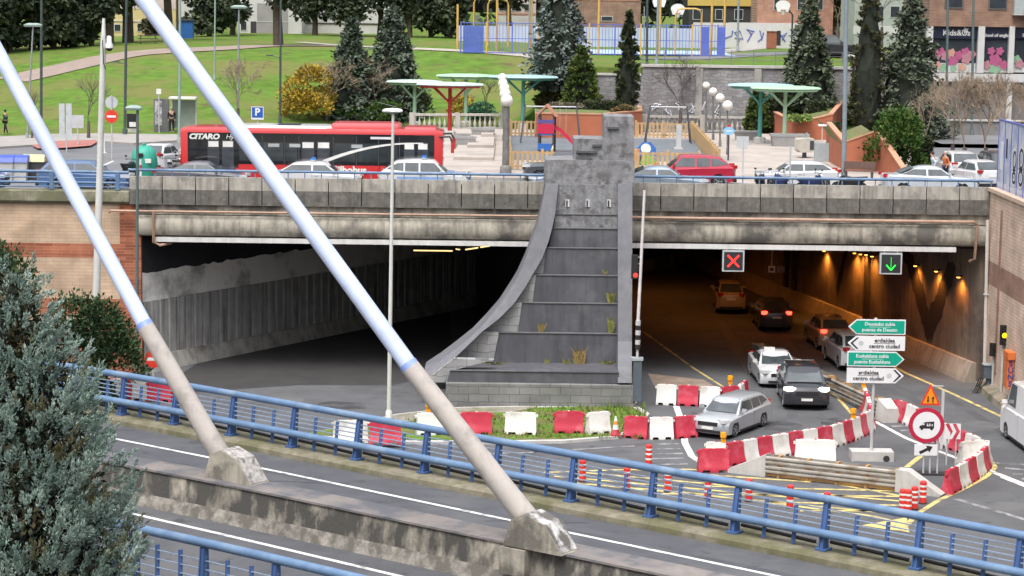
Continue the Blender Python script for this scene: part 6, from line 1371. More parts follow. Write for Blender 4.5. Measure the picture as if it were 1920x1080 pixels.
canopy(980, 242, 146, 76, 'teal canopy with a teal post behind the swing', cblue, cteal)
canopy(1424, 268, 162, 72, 'blue green canopy with a teal post by the short balustrade', cblue, cteal)
canopy(1470, 272, 167, 76, 'mint canopy with a pale green post before the orange planter', cmint, M('post_mint_dark', (.33, .48, .33), .5), cmint)
# ---- playground: slide tower, swing, toys
pr = M('slide_red', (.48, .03, .07), .3, .08, 2); pbl = M('play_blue', (.04, .14, .42), .35, .08, 2); pbr = M('play_brown', (.42, .20, .13), .6, .1, 2); pdark = M('play_dark', (.06, .06, .07), .5)
p = PZ(1028, 285, PL); o = T('slide_tower', 'red slide with a small pitched roof hut and blue step on the playground', 'slide', p, -.15); sS = SC(p)
for x in (-.55, .35):
    for y in (-.4, .4): MB().bbox((x-.05, y-.05, 0), (x+.05, y+.05, 2.3)).build('post', pdark, o)
MB().bbox((-.6, -.45, 1.05), (.4, .45, 1.15)).build('platform', pbl, o); MB().bbox((-.6, -.47, 1.15), (.4, -.43, 1.75)).build('front_panel', pr, o); MB().bbox((-.6, -.48, 1.78), (.4, -.42, 2.0)).build('blue_rail', M('play_purple', (.10, .08, .25), .4), o)
MB().xz([(-.75, 2.2), (-.10, 2.95), (.55, 2.2), (.45, 2.2), (-.10, 2.80), (-.65, 2.2)], -.5, .5).build('roof', pbr, o); MB().bbox((-.62, -.44, 2.0), (-.50, .44, 2.3)).build('side_beam', pbr, o)
MB().loft([[(x, y, z+dz) for y, dz in ((-.34, .16), (-.34, 0), (.34, 0), (.34, .16), (.30, .16), (.30, .04), (-.30, .04), (-.30, .16))] for x, z in ((.38, 1.45), (.7, 1.3), (1.5, .55), (1.75, .38), (2.1, .34))]).build('slide_chute', pr, o)
MB().bbox((-.55, -.75, .15), (.35, -.45, .55)).build('blue_step', pbl, o); MB().bbox((1.95, -.3, 0), (2.05, .3, .36)).build('chute_leg', pbr, o)
p = PZ(1032, 268, PL); sS = SC(p); o = T('swing_frame', 'empty swing frame with dark sloping legs spanning behind the slide', 'swing', p); hh = 2.35; wv = 1.65
MB().tube([(-wv, 0, hh), (wv, 0, hh)], .05, 8).build('top_bar', polem, o, smooth=50)
for s in (-1, 1):
    for y in (-.75, .75): MB().tube([(s*(wv+.3), y, 0), (s*wv, 0, hh+.1)], .05, 8).build('leg', pdark, o, smooth=50)
for x in (-.8, .8):
    q = MB().bbox((x-.22, -.1, .5), (x+.22, .1, .54)).build('seat', pdark, o)
    for s in (-.2, .2): MB().bar((x+s, 0, .53), (x+s, 0, hh), .015).build('chain', polem, q)
p = PZ(1255, 268, PL); o = T('swing_frame', 'second swing frame right of the pylon top with dark slanting legs', 'swing', p)
MB().tube([(-1.3, 0, 2.35), (1.1, 0, 2.35)], .05, 8).build('top_bar', polem, o, smooth=50)
for s, x in ((-1, -1.3), (1, 1.1)):
    for y in (-.6, .6): MB().tube([(x+s*.3, y, 0), (x, 0, 2.45)], .05, 8).build('leg', pdark, o, smooth=50)
q = MB().bbox((-.5, -.1, .5), (-.1, .1, .54)).build('seat', pdark, o)
for s in (-.48, -.12): MB().bar((s, 0, .53), (s, 0, 2.35), .015).build('chain', polem, q)
p = PZ(1212, 300, PL); o = T('spring_toy', 'blue play panel with a pale round window beside the pylon top', 'toy', p); MB().loft([[(x, y, z) for x, y in ((-.55, -.08), (.55, -.08), (.55, .08), (-.55, .08))] for z in (.25, .75)]).build('body', pbl, o); disc(MB(), (-.05, .68), .30, -.10, 18, .2).build('round_window', plate_m, o); MB().xz([(-.5, .75), (.5, .75), (.25, 1.05), (-.25, 1.05)], -.07, .07).build('top', pbl, o); MB().lathe([(.1, 0), (.14, .06), (.1, .12), (.14, .18), (.1, .25)], 10).build('spring', pdark, o)
p = PZ(1213, 318, PL); o = T('spring_toy', 'green and orange spring animal toy in front of the blue play panel', 'toy', p); MB().loft([[(x, y*.14, z) for x, z, y in ((-.4, .3, 1), (.1, .25, 1), (.5, .45, 1), (.25, .75, .6), (-.1, 1.0, .6), (-.3, .7, .8))], [(x, y*-.14, z) for x, z, y in ((-.4, .3, 1), (.1, .25, 1), (.5, .45, 1), (.25, .75, .6), (-.1, 1.0, .6), (-.3, .7, .8))]]).build('body', M('toy_green', (.16, .42, .08), .4), o); MB().bbox((.3, -.16, .2), (.7, .16, .4)).build('tail', M('toy_orange', (.62, .22, .04), .4), o); MB().lathe([(.1, 0), (.14, .1), (.1, .26)], 10).build('spring', pdark, o)
p = PZ(1192, 316, PL); o = T('wooden_post_toy', 'orange brown wooden play post against the pylon edge', 'toy', p); MB().bbox((-.2, -.12, 0), (.2, .12, 1.1)).build('board', M('toy_wood', (.48, .20, .06), .6), o); MB().bbox((.2, -.08, .2), (.45, .08, .7)).build('side_box', pdark, o)
p = PZ(1105, 258, PL); o = T('notice_board', 'pale aqua notice board on the back of the playground', 'board', p); MB().bbox((-.26, -.04, .1), (.26, .04, 1.0)).build('board', M('aqua_board', (.45, .66, .64), .5), o); MB().bbox((-.2, .0, 0), (.2, .05, .1)).build('foot', polem, o)
p = PZ(1124, 258, PL); o = T('litter_bin', 'brown litter bin behind the pylon tower', 'bin', p); MB().lathe([(.22, .1), (.28, .7), (.25, .74)], 12).build('bin_body', pbr, o); MB().bbox((-.1, -.1, 0), (.1, .1, .1)).build('foot', pdark, o)
p = PZ(1272, 280, PL); o = T('grey_pillar', 'grey play pillar with a dark foot on the playground floor', 'pillar', p); MB().bbox((-.16, -.16, .1), (.16, .16, 1.55)).build('shaft', polem, o); MB().bbox((-.28, -.28, 0), (.28, .28, .1)).build('foot', conc_l, o)
# ---- plaza furniture
def gplanter(px, py, w_, d_, h_, lab, bush=True):
    p = PZ(px, py, PL); o = T('stone_planter', lab, 'planter', p); g_ = M('planter_grey', (.27, .265, .26), .8, .12, 2)
    MB().loft([[(x*a, y*a, z) for x, y in ((-w_/2, -d_/2), (w_/2, -d_/2), (w_/2, d_/2), (-w_/2, d_/2))] for a, z in ((.9, 0), (1, h_*.8), (1.04, h_*.8), (1.04, h_), (.9, h_), (.88, h_-.08))]).build('trough', g_, o)
gplanter(1400, 262, 1.6, 1.0, .6, 'grey stone trough at the foot of the teal canopy post'); gplanter(1480, 274, 2.4, 1.1, .8, 'grey stone trough beside the mint canopy post'); gplanter(905, 262, 1.5, 1.0, .8, 'grey stone block near the balustrade behind the bus'); gplanter(868, 276, 1.6, 1.0, .7, 'grey stone block beside the red canopy post')
p = PZ(1508, 296, PL); o = T('information_terminal', 'boxy cream information terminal on a short stem behind the white hatchback', 'terminal', p, .25); MB().lathe([(.16, 0), (.12, .35)], 8).build('stem', pdark, o); MB().loft([[(x, y, z) for x, y in ((-.5*a, -.35), (.5*a, -.35), (.5*a, .4), (-.5*a, .4))] for a, z in ((.7, .35), (1, .5), (1, 1.1), (.9, 1.2))]).build('housing', M('terminal_cream', (.45, .43, .37), .6), o); MB().bbox((.2, -.37, .5), (.46, -.345, 1.05)).build('screen', pdark, o); MB().bbox((.1, 0, 1.2), (.16, .06, 1.55)).build('fin', ltgreen, o)
p = PZ(1540, 303, PL); o = T('ticket_machine', 'grey parking machine with a thin roofed post behind it', 'parking meter', p); MB().bbox((-.42, -.2, 0), (.42, .2, 1.1)).build('cabinet', M('meter_grey', (.30, .34, .36), .5), o); MB().bbox((-.03, -.02, 1.1), (.03, .04, 2.1)).build('post', M('post_pink', (.55, .42, .40), .5), o); MB().bbox((-.25, -.1, 2.1), (.25, .15, 2.2)).build('roof', plate_m, o)
p = PZ(1610, 336, PL); o = T('park_bench', 'dark wooden bench in front of the orange planter wall', 'bench', p, -.3)
bw = M('bench_wood', (.12, .075, .06), .7); MB().bbox((-.85, -.22, .42), (.85, .22, .47)).build('seat', bw, o); MB().box((0, .27, .72), (1.7, .06, .42)).build('backrest', bw, o)
for x in (-.7, .7): MB().bbox((x-.04, -.2, 0), (x+.04, .3, .42)).build('leg', pdark, o)
for x, y0, lab in ((1392, 300, 'back of a square grey sign beside the red car'), (1480, 345, 'thin grey post in front of the white hatchback')):
    p = PZ(x, y0+40 if x < 1400 else y0+18, DECK); s_ = SC(p); o = T('sign_post', lab, 'sign post', p); MB().tube([(0, 0, 0), (0, 0, 2.35)], .04, 8).build('post', polem, o, smooth=50); MB().bbox((-.38, -.02, 1.75) if x < 1400 else (-.1, -.05, 2.3), (.28, .02, 2.4) if x < 1400 else (.1, .05, 2.36)).build('sign_back', sgrey, o)
p = PZ(1364, 300, PL); o = T('round_sign', 'pale blue oval sign with a red tip below the nearest globe lamp', 'sign', p+Vector((0, -.4, 0))); MB().tube([(0, 0, 0), (0, 0, 2.0)], .05, 8).build('post', pdark, o, smooth=50); MB().prism([(.34*math.cos(t), -.08, 1.75+.24*math.sin(t)) for t in [2*PI*k/20 for k in range(20)]], (0, .04, 0)).build('oval_plate', M('oval_blue', (.22, .45, .66), .5), o); MB().xz([(-.12, 1.99), (.12, 1.99), (0, 2.2)], -.07, -.04).build('red_tip', cred, o); MB().xz([(-.2, 1.72), (.2, 1.72), (.2, 1.78), (-.2, 1.78)], -.086, -.081).build('white_bar', swhite, o)
# ---- left side: bins, igloo, signs
p = DZ(271, 334); o = T('recycling_igloo', 'rounded green recycling igloo with a white sticker beside parked scooters', 'recycling bin', p); ig = M('igloo_green', (.035, .30, .22), .5, .1, 1.5)
MB().lathe([(.66, .08), (.70, .2), (.68, 1.0), (.60, 1.4), (.40, 1.62), (.12, 1.70), (.02, 1.70)], 22).build('shell', ig, o, smooth=50); MB().box((.28, -.63, .95), (.34, .06, .22)).build('sticker', plate_m, o); MB().box((-.1, -.66, 1.25), (.3, .08, .18)).build('slot', trim_m, o); MB().lathe([(.58, 0), (.62, .09)], 18).build('base', trim_m, o)
MB().lathe([(.10, 1.70), (.10, 1.80), (.02, 1.82)], 8).build('lifting_eye', ig, o)
p = DZ(264, 340); o = T('hazard_post', 'short red and white striped post in front of the green igloo', 'post', p); [MB().lathe([(.06, k*.28), (.06, k*.28+.28)], 10).build('stripe', b_red if k % 2 == 0 else plate_m, o) for k in range(4)]
def bin_(px, py, body, lid, lab, w_=1.1):
    p = DZ(px, py); o = T('waste_container', lab, 'bin', p); MB().loft([[(x*a, y*a, z) for x, y in ((-w_/2, -.45), (w_/2, -.45), (w_/2, .45), (-w_/2, .45))] for a, z in ((.85, .12), (1, 1.05))]).build('bin_body', body, o)
    MB().loft([[(x*w_/2*1.04, y, z) for y, z in ((-.50, 1.05), (-.38, 1.28), (0, 1.40), (.38, 1.28), (.50, 1.05))] for x in (-1, 1)]).build('lid', lid, o)
    for s in (-1, 1): MB().lathe([(.10, -.03), (.10, .03)], 10, (s*w_*.35, -.3, .10), 'Y').build('wheel', trim_m, o)
wg = M('bin_grey', (.46, .46, .45), .5, .1, 2); lb = M('lid_blue', (.05, .09, .40), .4, .1, 2)
bin_(8, 342, wg, lb, 'pale waste container with a blue lid at the left edge'); bin_(36, 342, wg, lb, 'pale waste container with a blue lid, second from the left edge', 1.0); bin_(66, 341, M('bin_dark', (.05, .05, .05), .5), M('lid_cream', (.48, .44, .24), .5), 'dark waste container with a cream lid left of the blue estate', 1.1)
def lsign(px, py, zc, kind, lab):
    p = PT(px, py) if py < 260 else DZ(px, py); o = T('road_sign', lab, 'road sign', p); MB().tube([(0, 0, 0), (0, 0, zc+.3)], .04, 8).build('post', polem, o, smooth=50)
    if kind == 'noentry':
        q = disc(MB(), (0, zc), .38, -.08, 26, .03).build('sign_plate', M('sign_red_bright', (.62, .05, .03), .45), o); MB().xz([(-.26, zc-.06), (.26, zc-.06), (.26, zc+.06), (-.26, zc+.06)], -.088, -.081).build('white_bar', swhite, q); disc(MB(), (0, zc+.80), .36, .05, 22, .02).build('sign_back', sgrey, o)
        MB().tube([(0, 0, zc), (0, 0, zc+1.2)], .04, 8).build('post_top', polem, o)
    if kind == 'P':
        q = MB().xz([(-.40, zc-.42), (.40, zc-.42), (.40, zc+.42), (-.40, zc+.42)], -.08, -.05).build('sign_plate', swhite, o); f = MB().xz([(-.36, zc-.30), (.36, zc-.30), (.36, zc+.38), (-.36, zc+.38)], -.086, -.081).build('blue_face', M('sign_blue', (.02, .09, .38), .45), q); text('sign_letter', 'P', .66, swhite, f, (0, -.09, zc+.05), bold=.02)
    if kind == 'back2':
        for x in (-.26, .16): MB().bbox((x-.16, -.04, zc-1.1), (x+.17, .0, zc+1.0)).build('sign_back', sgrey, o)
    if kind == 'back1': MB().bbox((-.38, -.05, zc-.4), (.38, -.01, zc+.4)).build('sign_back', sgrey, o)
lsign(210, 298, 2.45, 'noentry', 'red no entry sign with a grey disc above it beside the pale mast'); lsign(483, 262, 1.75, 'P', 'blue parking sign with a white letter above the bus roof'); lsign(125, 285, 1.9, 'back2', 'tall pair of grey sign backs between the stay and the pale mast'); lsign(146, 275, 1.55, 'back1', 'square grey sign back right of the tall pair')
p = PT(303, 248); o = T('advertising_column', 'dark advertising board with a black and white poster at the hill foot', 'advertising board', p); MB().bbox((-.5, -.15, 0), (.5, .15, 2.2)).build('board', M('board_grey', (.12, .12, .125), .5), o); MB().bbox((-.42, -.16, .45), (.05, -.152, 2.1)).build('poster', M('poster', (.30, .30, .31), .4, .9, 3.5, detail=2), o)
p = PT(249, 249); o = T('advertising_column', 'small black board with a white patch right of the dark green lamp post', 'advertising board', p); MB().bbox((-.38, -.08, .3), (.38, .08, 1.25)).build('board', trim_m, o); MB().bbox((-.22, -.09, .38), (.22, -.082, .7)).build('poster', plate_m, o); MB().bbox((-.3, -.05, 0), (.3, .05, .3)).build('foot', conc_l, o)
p = PT(297, 250); o = T('bus_stop_sign', 'small white bus stop flag above the advertising board', 'bus stop', p); MB().tube([(0, .3, 0), (0, .3, 2.9)], .035, 8).build('post', polem, o); MB().bbox((-.16, .26, 2.6), (.16, .34, 2.95)).build('flag', plate_m, o)
p = PT(344, 250); o = T('bus_shelter', 'light framed bus shelter behind the rear of the bus', 'bus shelter', p); MB().bbox((-.9, -.5, 2.3), (.9, .5, 2.42)).build('roof', plate_m, o); [MB().bbox((x-.04, .3, 0), (x+.04, .38, 2.3)).build('post', polem, o) for x in (-.8, .8)]; MB().bbox((-.78, .33, .3), (.78, .35, 2.2)).build('glass_panel', M('shelter_glass', (.22, .26, .22), .1), o)
p = DZ(196, 287); o = T('white_bollard', 'thin white post at the corner of the pavement beside the mast', 'bollard', p); MB().tube([(0, 0, 0), (0, 0, .95)], .045, 8).build('shaft', plate_m, o); MB().lathe([(.15, 0), (.15, .04)], 10).build('foot', plate_m, o)
# open blue railing at far left, above the brick wall coping
o = T('street_railing', 'blue railing with flat posts above the mossy coping at far left', 'railing', (0, YF+.25, zo(367)))
for zz_, r_ in ((PY(120, 322, YF+.2).z, .07), (PY(120, 333, YF+.2).z, .03), (PY(120, 342, YF+.2).z, .055), (PY(120, 350, YF+.2).z, .03)):
    MB().tube([(xo(-330), 0, zz_-zo(367)), (xo(240), 0, zz_-zo(367)-.0)], r_, 8).build('rail', blue_m, o, smooth=50)
for x in (-302, -208, -114, -18, 95, 219): MB().bbox((xo(x)-.10, -.06, 0), (xo(x)+.10, .06, PY(120, 323, YF+.2).z-zo(367))).build('post', blue_m, o)

# ---- sports court
cy = M('court_yellow', (.58, .36, .10), .5, .1, 2); cb = M('court_blue', (.10, .14, .48), .5, .12, 2)
FY = 193.0
def fx(px): return PY(px, 80, FY).x
ZT = 12.8
o = T('court_fence', 'blue mesh fence with yellow posts around the raised sports court', 'fence', (0, FY, ZT))
hf = PY(1000, 44, FY).z-ZT
x = fx(864); xe = fx(1360); k = 0
while x < xe:
    mb = MB(); xx = x
    while xx < min(x+2.2, xe): mb.bbox((xx-.02, -.015, .1), (xx+.02, .015, hf)); xx += .28
    for z in (.1, hf*.5, hf): mb.bbox((x, -.02, z-.03), (min(x+2.2, xe), .02, z+.03))
    mb.build('mesh_panel', cb, o); MB().bbox((x-.06, -.06, 0), (x+.06, .06, hf+.1)).build('post', cy if k % 2 else cb, o); x += 2.2; k += 1
for x in (1322, 1352): MB().bbox((fx(x)-.35, -.05, 0), (fx(x)+.35, .05, hf-.1)).build('blue_board', cb, o)
MB().bbox((fx(868), .4, .1), (fx(906), .5, hf*.9)).build('blue_board', M('court_blue_board', (.12, .18, .5), .5), o)
for x, yt, lab in ((996, -60, 'tall yellow court post behind the spruce left side'), (1124, -60, 'tall orange yellow post in the middle of the court'), (1240, -60, 'yellow court post left of the middle hoop'), (1336, -60, 'yellow court post near the right corner'), (1360, -60, 'yellow corner post of the court fence'), (931, -40, 'yellow post left part of the court'), (856, 8, 'orange post at the left corner of the court')):
    p = Vector((fx(x), FY+.4+rnd.uniform(0, 3), ZT)); o = T('court_post', lab, 'post', p, 0, 'yellow posts of the sports court'); top = PY(x, yt, p.y).z-ZT; MB().tube([(0, 0, 0), (0, 0, top)], .10, 8).build('shaft', cy, o, smooth=50); MB().lathe([(.2, 0), (.2, .1)], 10).build('foot', cy, o)
def arch_(x0, x1, yt, Y, lab):
    a, b = PY(x0, 95, Y), PY(x1, 95, Y); t = PY(x0, yt, Y).z-ZT; L_ = b.x-a.x; o = T('goal_arch', lab, 'goal frame', (a.x, Y, ZT)); MB().tube([(0, 0, 0), (0, 0, t-.5), (.15, 0, t-.12), (.5, 0, t), (L_-.5, 0, t), (L_-.15, 0, t-.12), (L_, 0, t-.5), (L_, 0, 0)], .08, 8).build('frame', cy, o, smooth=50); MB().bbox((0, 1.2, 0), (.08, 1.3, t*.6)).build('back_post', cb, o); MB().bar((0, 0, t*.6), (0, 1.25, t*.6), .06).build('side_bar', cb, o)
arch_(888, 932, -6, 196, 'yellow arched goal frame at the left of the court'); arch_(914, 952, -2, 203, 'yellow arched goal frame second from the left'); arch_(1266, 1314, 16, 196, 'yellow arched goal frame below the middle basketball hoop')
def hoop(px, py, Y, post_px, lab, black=False):
    p = PY(px, py, Y); o = T('basketball_hoop', lab, 'basketball hoop', (p.x, Y, ZT), 0, 'basketball hoops'); z = p.z-ZT
    pts = [(.62*math.cos(t), z+.15+.45*math.sin(t)) for t in [PI*k/10 for k in range(11)]]+[(-.62, z-.30), (.62, z-.30)]
    q = MB().xz(pts[:11]+[(-.45, z-.35), (.45, z-.35)], -.05, 0).build('backboard', swhite, o); MB().tube([(.22*math.cos(t), -.3+.22*math.sin(t), z-.2) for t in [2*PI*k/12 for k in range(13)]], .025, 6).build('ring', M('hoop_orange', (.6, .2, .05), .5), q)
    MB().lathe([(.21, z-.21), (.12, z-.6)], 10, (0, -.3, 0)).build('net', plate_m, q)
    x2 = PY(post_px, py, Y).x-p.x; MB().tube([(x2, .6, 0), (x2, .6, z-.6), (x2*.5, .3, z-.15), (0, .05, z)], .07, 8).build('post', pdark if black else cy, o, smooth=50)
hoop(1271, 20, 197, 1268, 'basketball hoop with a yellow square in the middle of the court'); hoop(1236, 6, 206, 1240, 'basketball hoop cut by the top edge of the view'); hoop(1468, 14, 190, 1488, 'white fan shaped basketball hoop on a bent black post', True)
for x, lab in ((1000, 'far small globe lamp at the left of the court'), (1208, 'far small globe lamp by the hoop')): 
    p = PT(x, 92); lamp_post(lab, p, 36 if x < 1100 else 12, x, greypost, .06, .05)
# ---- hill furniture
for x, y, lab in ((190, 84, 'picnic table under the pine left of the mast top'), (278, 82, 'picnic table right of the two pine trunks')):
    p = PT(x, y); o = T('picnic_table', lab, 'picnic table', p, .2, 'picnic tables on the hill'); MB().bbox((-.9, -.35, .72), (.9, .35, .78)).build('tabletop', bw, o)
    for s in (-1, 1): MB().bbox((-.9, s*.75-.13, .42), (.9, s*.75+.13, .47)).build('seat', bw, o)
    for x_ in (-.65, .65): MB().bar((x_, -.7, 0), (x_, .2, .74), .07).build('leg', bw, o); MB().bar((x_, .7, 0), (x_, -.2, .74), .07).build('leg', bw, o)
p = PT(349, 72); o = T('portable_cabin', 'small blue shed beside the pavilion on the hill', 'shed', p); MB().bbox((-.7, -.5, 0), (.7, .5, 1.7)).build('wall', pbl, o); MB().bbox((-.8, -.6, 1.7), (.8, .6, 1.85)).build('roof', pdark, o)

# ---- people
skin = M('skin', (.42, .25, .18), .6, .05, 4); hairm = M('hair_dark', (.025, .02, .018), .7)
def skin_mesh(name, verts, edges, mat, root, sub=1):
    me = bpy.data.meshes.new(name); me.from_pydata([v[:3] for v in verts], edges, []); ob = bpy.data.objects.new(name, me); COL.objects.link(ob)
    md = ob.modifiers.new('skin', 'SKIN'); md.use_smooth_shade = True
    for i, v in enumerate(verts):
        sv = me.skin_vertices[0].data[i]; sv.radius = (v[3], v[4] if len(v) > 4 else v[3]); sv.use_root = (i == 0)
    ob.modifiers.new('sub', 'SUBSURF').levels = sub; ob.modifiers['sub'].render_levels = sub
    dg = bpy.context.evaluated_depsgraph_get(); m2 = bpy.data.meshes.new_from_object(ob.evaluated_get(dg)); bpy.data.objects.remove(ob)
    o = bpy.data.objects.new(name, m2); COL.objects.link(o); m2.materials.clear(); m2.materials.append(mat); o.parent = root; return o
def person(p, h, rz, lab, top, legs, stride=.18, bend=0, hair=None):
    o = T('person', lab, 'person', p, rz); k = h/1.75
    def S_(x, y, z, r, r2=None): return (x*k, y*k, z*k, r*k, (r2 or r)*k)
    V = [S_(0, 0, .95, .13, .10), S_(0, 0, 1.15, .125, .095), S_(0, -bend*.5, 1.38, .15, .10), S_(0, -bend, 1.50, .055), S_(0, -bend-.01, 1.60, .08, .09), S_(0, -bend-.01, 1.70, .075, .085),
         S_(-.09, 0, .90, .085), S_(-.10, -stride*.4, .50, .058), S_(-.10, -stride*.6, .08, .042), S_(-.10, -stride*.6-.15, .04, .035), S_(.09, 0, .90, .085), S_(.10, stride*.5, .50, .058), S_(.10, stride, .10, .042), S_(.10, stride-.13, .05, .035),
         S_(-.19, -bend, 1.40, .055), S_(-.24, .05, 1.13, .042), S_(-.22, -.10, .90, .032), S_(-.22, -.15, .80, .028), S_(.19, -bend, 1.40, .055), S_(.24, .05, 1.13, .042), S_(.22, -.10, .90, .032), S_(.22, -.15, .80, .028)]
    E = [(0, 1), (1, 2), (2, 3), (3, 4), (4, 5), (0, 6), (6, 7), (7, 8), (8, 9), (0, 10), (10, 11), (11, 12), (12, 13), (2, 14), (14, 15), (15, 16), (16, 17), (2, 18), (18, 19), (19, 20), (20, 21)]
    skin_mesh('body', V, E, skin, o)
    g = lambda idx, f: [(*V[i][:3], V[i][3]*f, V[i][4]*f) for i in idx]
    skin_mesh('jacket', g([0, 1, 2, 14, 15, 16, 18, 19, 20], 1.22), [(0, 1), (1, 2), (2, 3), (3, 4), (4, 5), (2, 6), (6, 7), (7, 8)], top, o)
    skin_mesh('trousers', g([0, 6, 7, 8, 10, 11, 12], 1.2), [(0, 1), (1, 2), (2, 3), (0, 4), (4, 5), (5, 6)], legs, o)
    MB().sphere((0, (-bend+.02)*k, 1.675*k), .10*k, 12, 8, 1.0).build('hair', hair or hairm, o, smooth=60)
    f = MB().box((0, (-bend-.105)*k, 1.60*k), (.03*k, .03*k, .04*k)).build('nose', skin, o)
    for s in (-1, 1): MB().box((s*.03*k, (-bend-.088)*k, 1.63*k), (.02*k, .012*k, .012*k)).build('eye', hairm, o)
cl = lambda n, c: M('cloth_'+n, c, .9, .15, 5)
pp = PT(10, 253); person(pp, 1.65, -PI/2-.3, 'person in a dark green coat walking on the pavement at far left', cl('darkgreen', (.03, .06, .06)), cl('black', (.02, .02, .022)), .25)
pp = PT(322, 250); person(pp, 1.75, .1, 'person in black standing beside the advertising board', cl('black', (.02, .02, .022)), cl('black', (.02, .02, .022)), .05, hair=M('hair_fair', (.42, .36, .30), .7))
person(PZ(1035, 306, PL), 1.15, PI/2, 'small child in a yellow top in front of the slide', cl('yellow', (.62, .52, .22)), cl('brown', (.20, .12, .05)), .1, .05)
person(DZ(1750, 344), 1.70, -PI/2, 'person in a pale blue top behind the silver saloon', cl('paleblue', (.48, .55, .66)), cl('navy', (.03, .04, .08)), .1, .12)
person(DZ(1772, 342), 1.68, -PI/2+.4, 'person in an orange jacket behind the silver saloon', cl('orange', (.55, .15, .05)), cl('navy', (.03, .04, .08)), .1, .06, hair=M('hair_fair', (.42, .36, .30), .7))
# ================================================================== TREES AND PLANTS
trunk_m = M('bark', (.085, .065, .05), .95, .25, 3, bump=.4); bark_g = M('bark_grey', (.15, .125, .105), .95, .2, 3)
def leafmat(name, c, alt, amt=.5, s=1.2, var=.35): return M(name, c, .85, var, s*2.2, alt=alt, altscale=s, altamt=amt, spec=.15, detail=3)
lf_blue = leafmat('needles_blue', (.048, .070, .044), (.115, .14, .105), .55, 1.4); lf_dark = leafmat('needles_dark', (.03, .045, .024), (.05, .062, .026), .45, 1.0); lf_thuja = leafmat('thuja_green', (.055, .088, .022), (.10, .125, .03), .45, 1.3)
lf_cyp = leafmat('cypress_dark', (.038, .052, .026), (.075, .088, .04), .45, 1.5); lf_bush = leafmat('bush_green', (.038, .085, .018), (.085, .13, .03), .45, 1.5); lf_pine = leafmat('pine_dark', (.042, .056, .034), (.085, .10, .056), .4, .5); lf_yel = leafmat('yellow_leaf', (.40, .28, .035), (.26, .19, .05), .5, 1.5)
lf_fore = leafmat('fore_needles', (.165, .235, .20), (.29, .37, .325), .55, 1.6, .3)
twig_m = M('twig_brown', (.20, .15, .115), .95, .2, 2); twig_t = M('twig_tan', (.29, .225, .165), .95, .2, 2); twig_d = M('twig_dark', (.10, .08, .075), .95, .2, 2)
def leaf(mb, p, d, n, L, W):
    s = d.cross(n); s = s.normalized() if s.length > 1e-4 else Vector((1, 0, 0)); s *= W/2
    mb.add([p, p+d*L*.5+s, p+d*L, p+d*L*.5-s], [(0, 1, 2, 3)])
def rv(r): 
    while True:
        v = Vector((r.uniform(-1, 1), r.uniform(-1, 1), r.uniform(-1, 1)))
        if .05 < v.length < 1: return v.normalized()
TREEM = {}; TREEC = {}
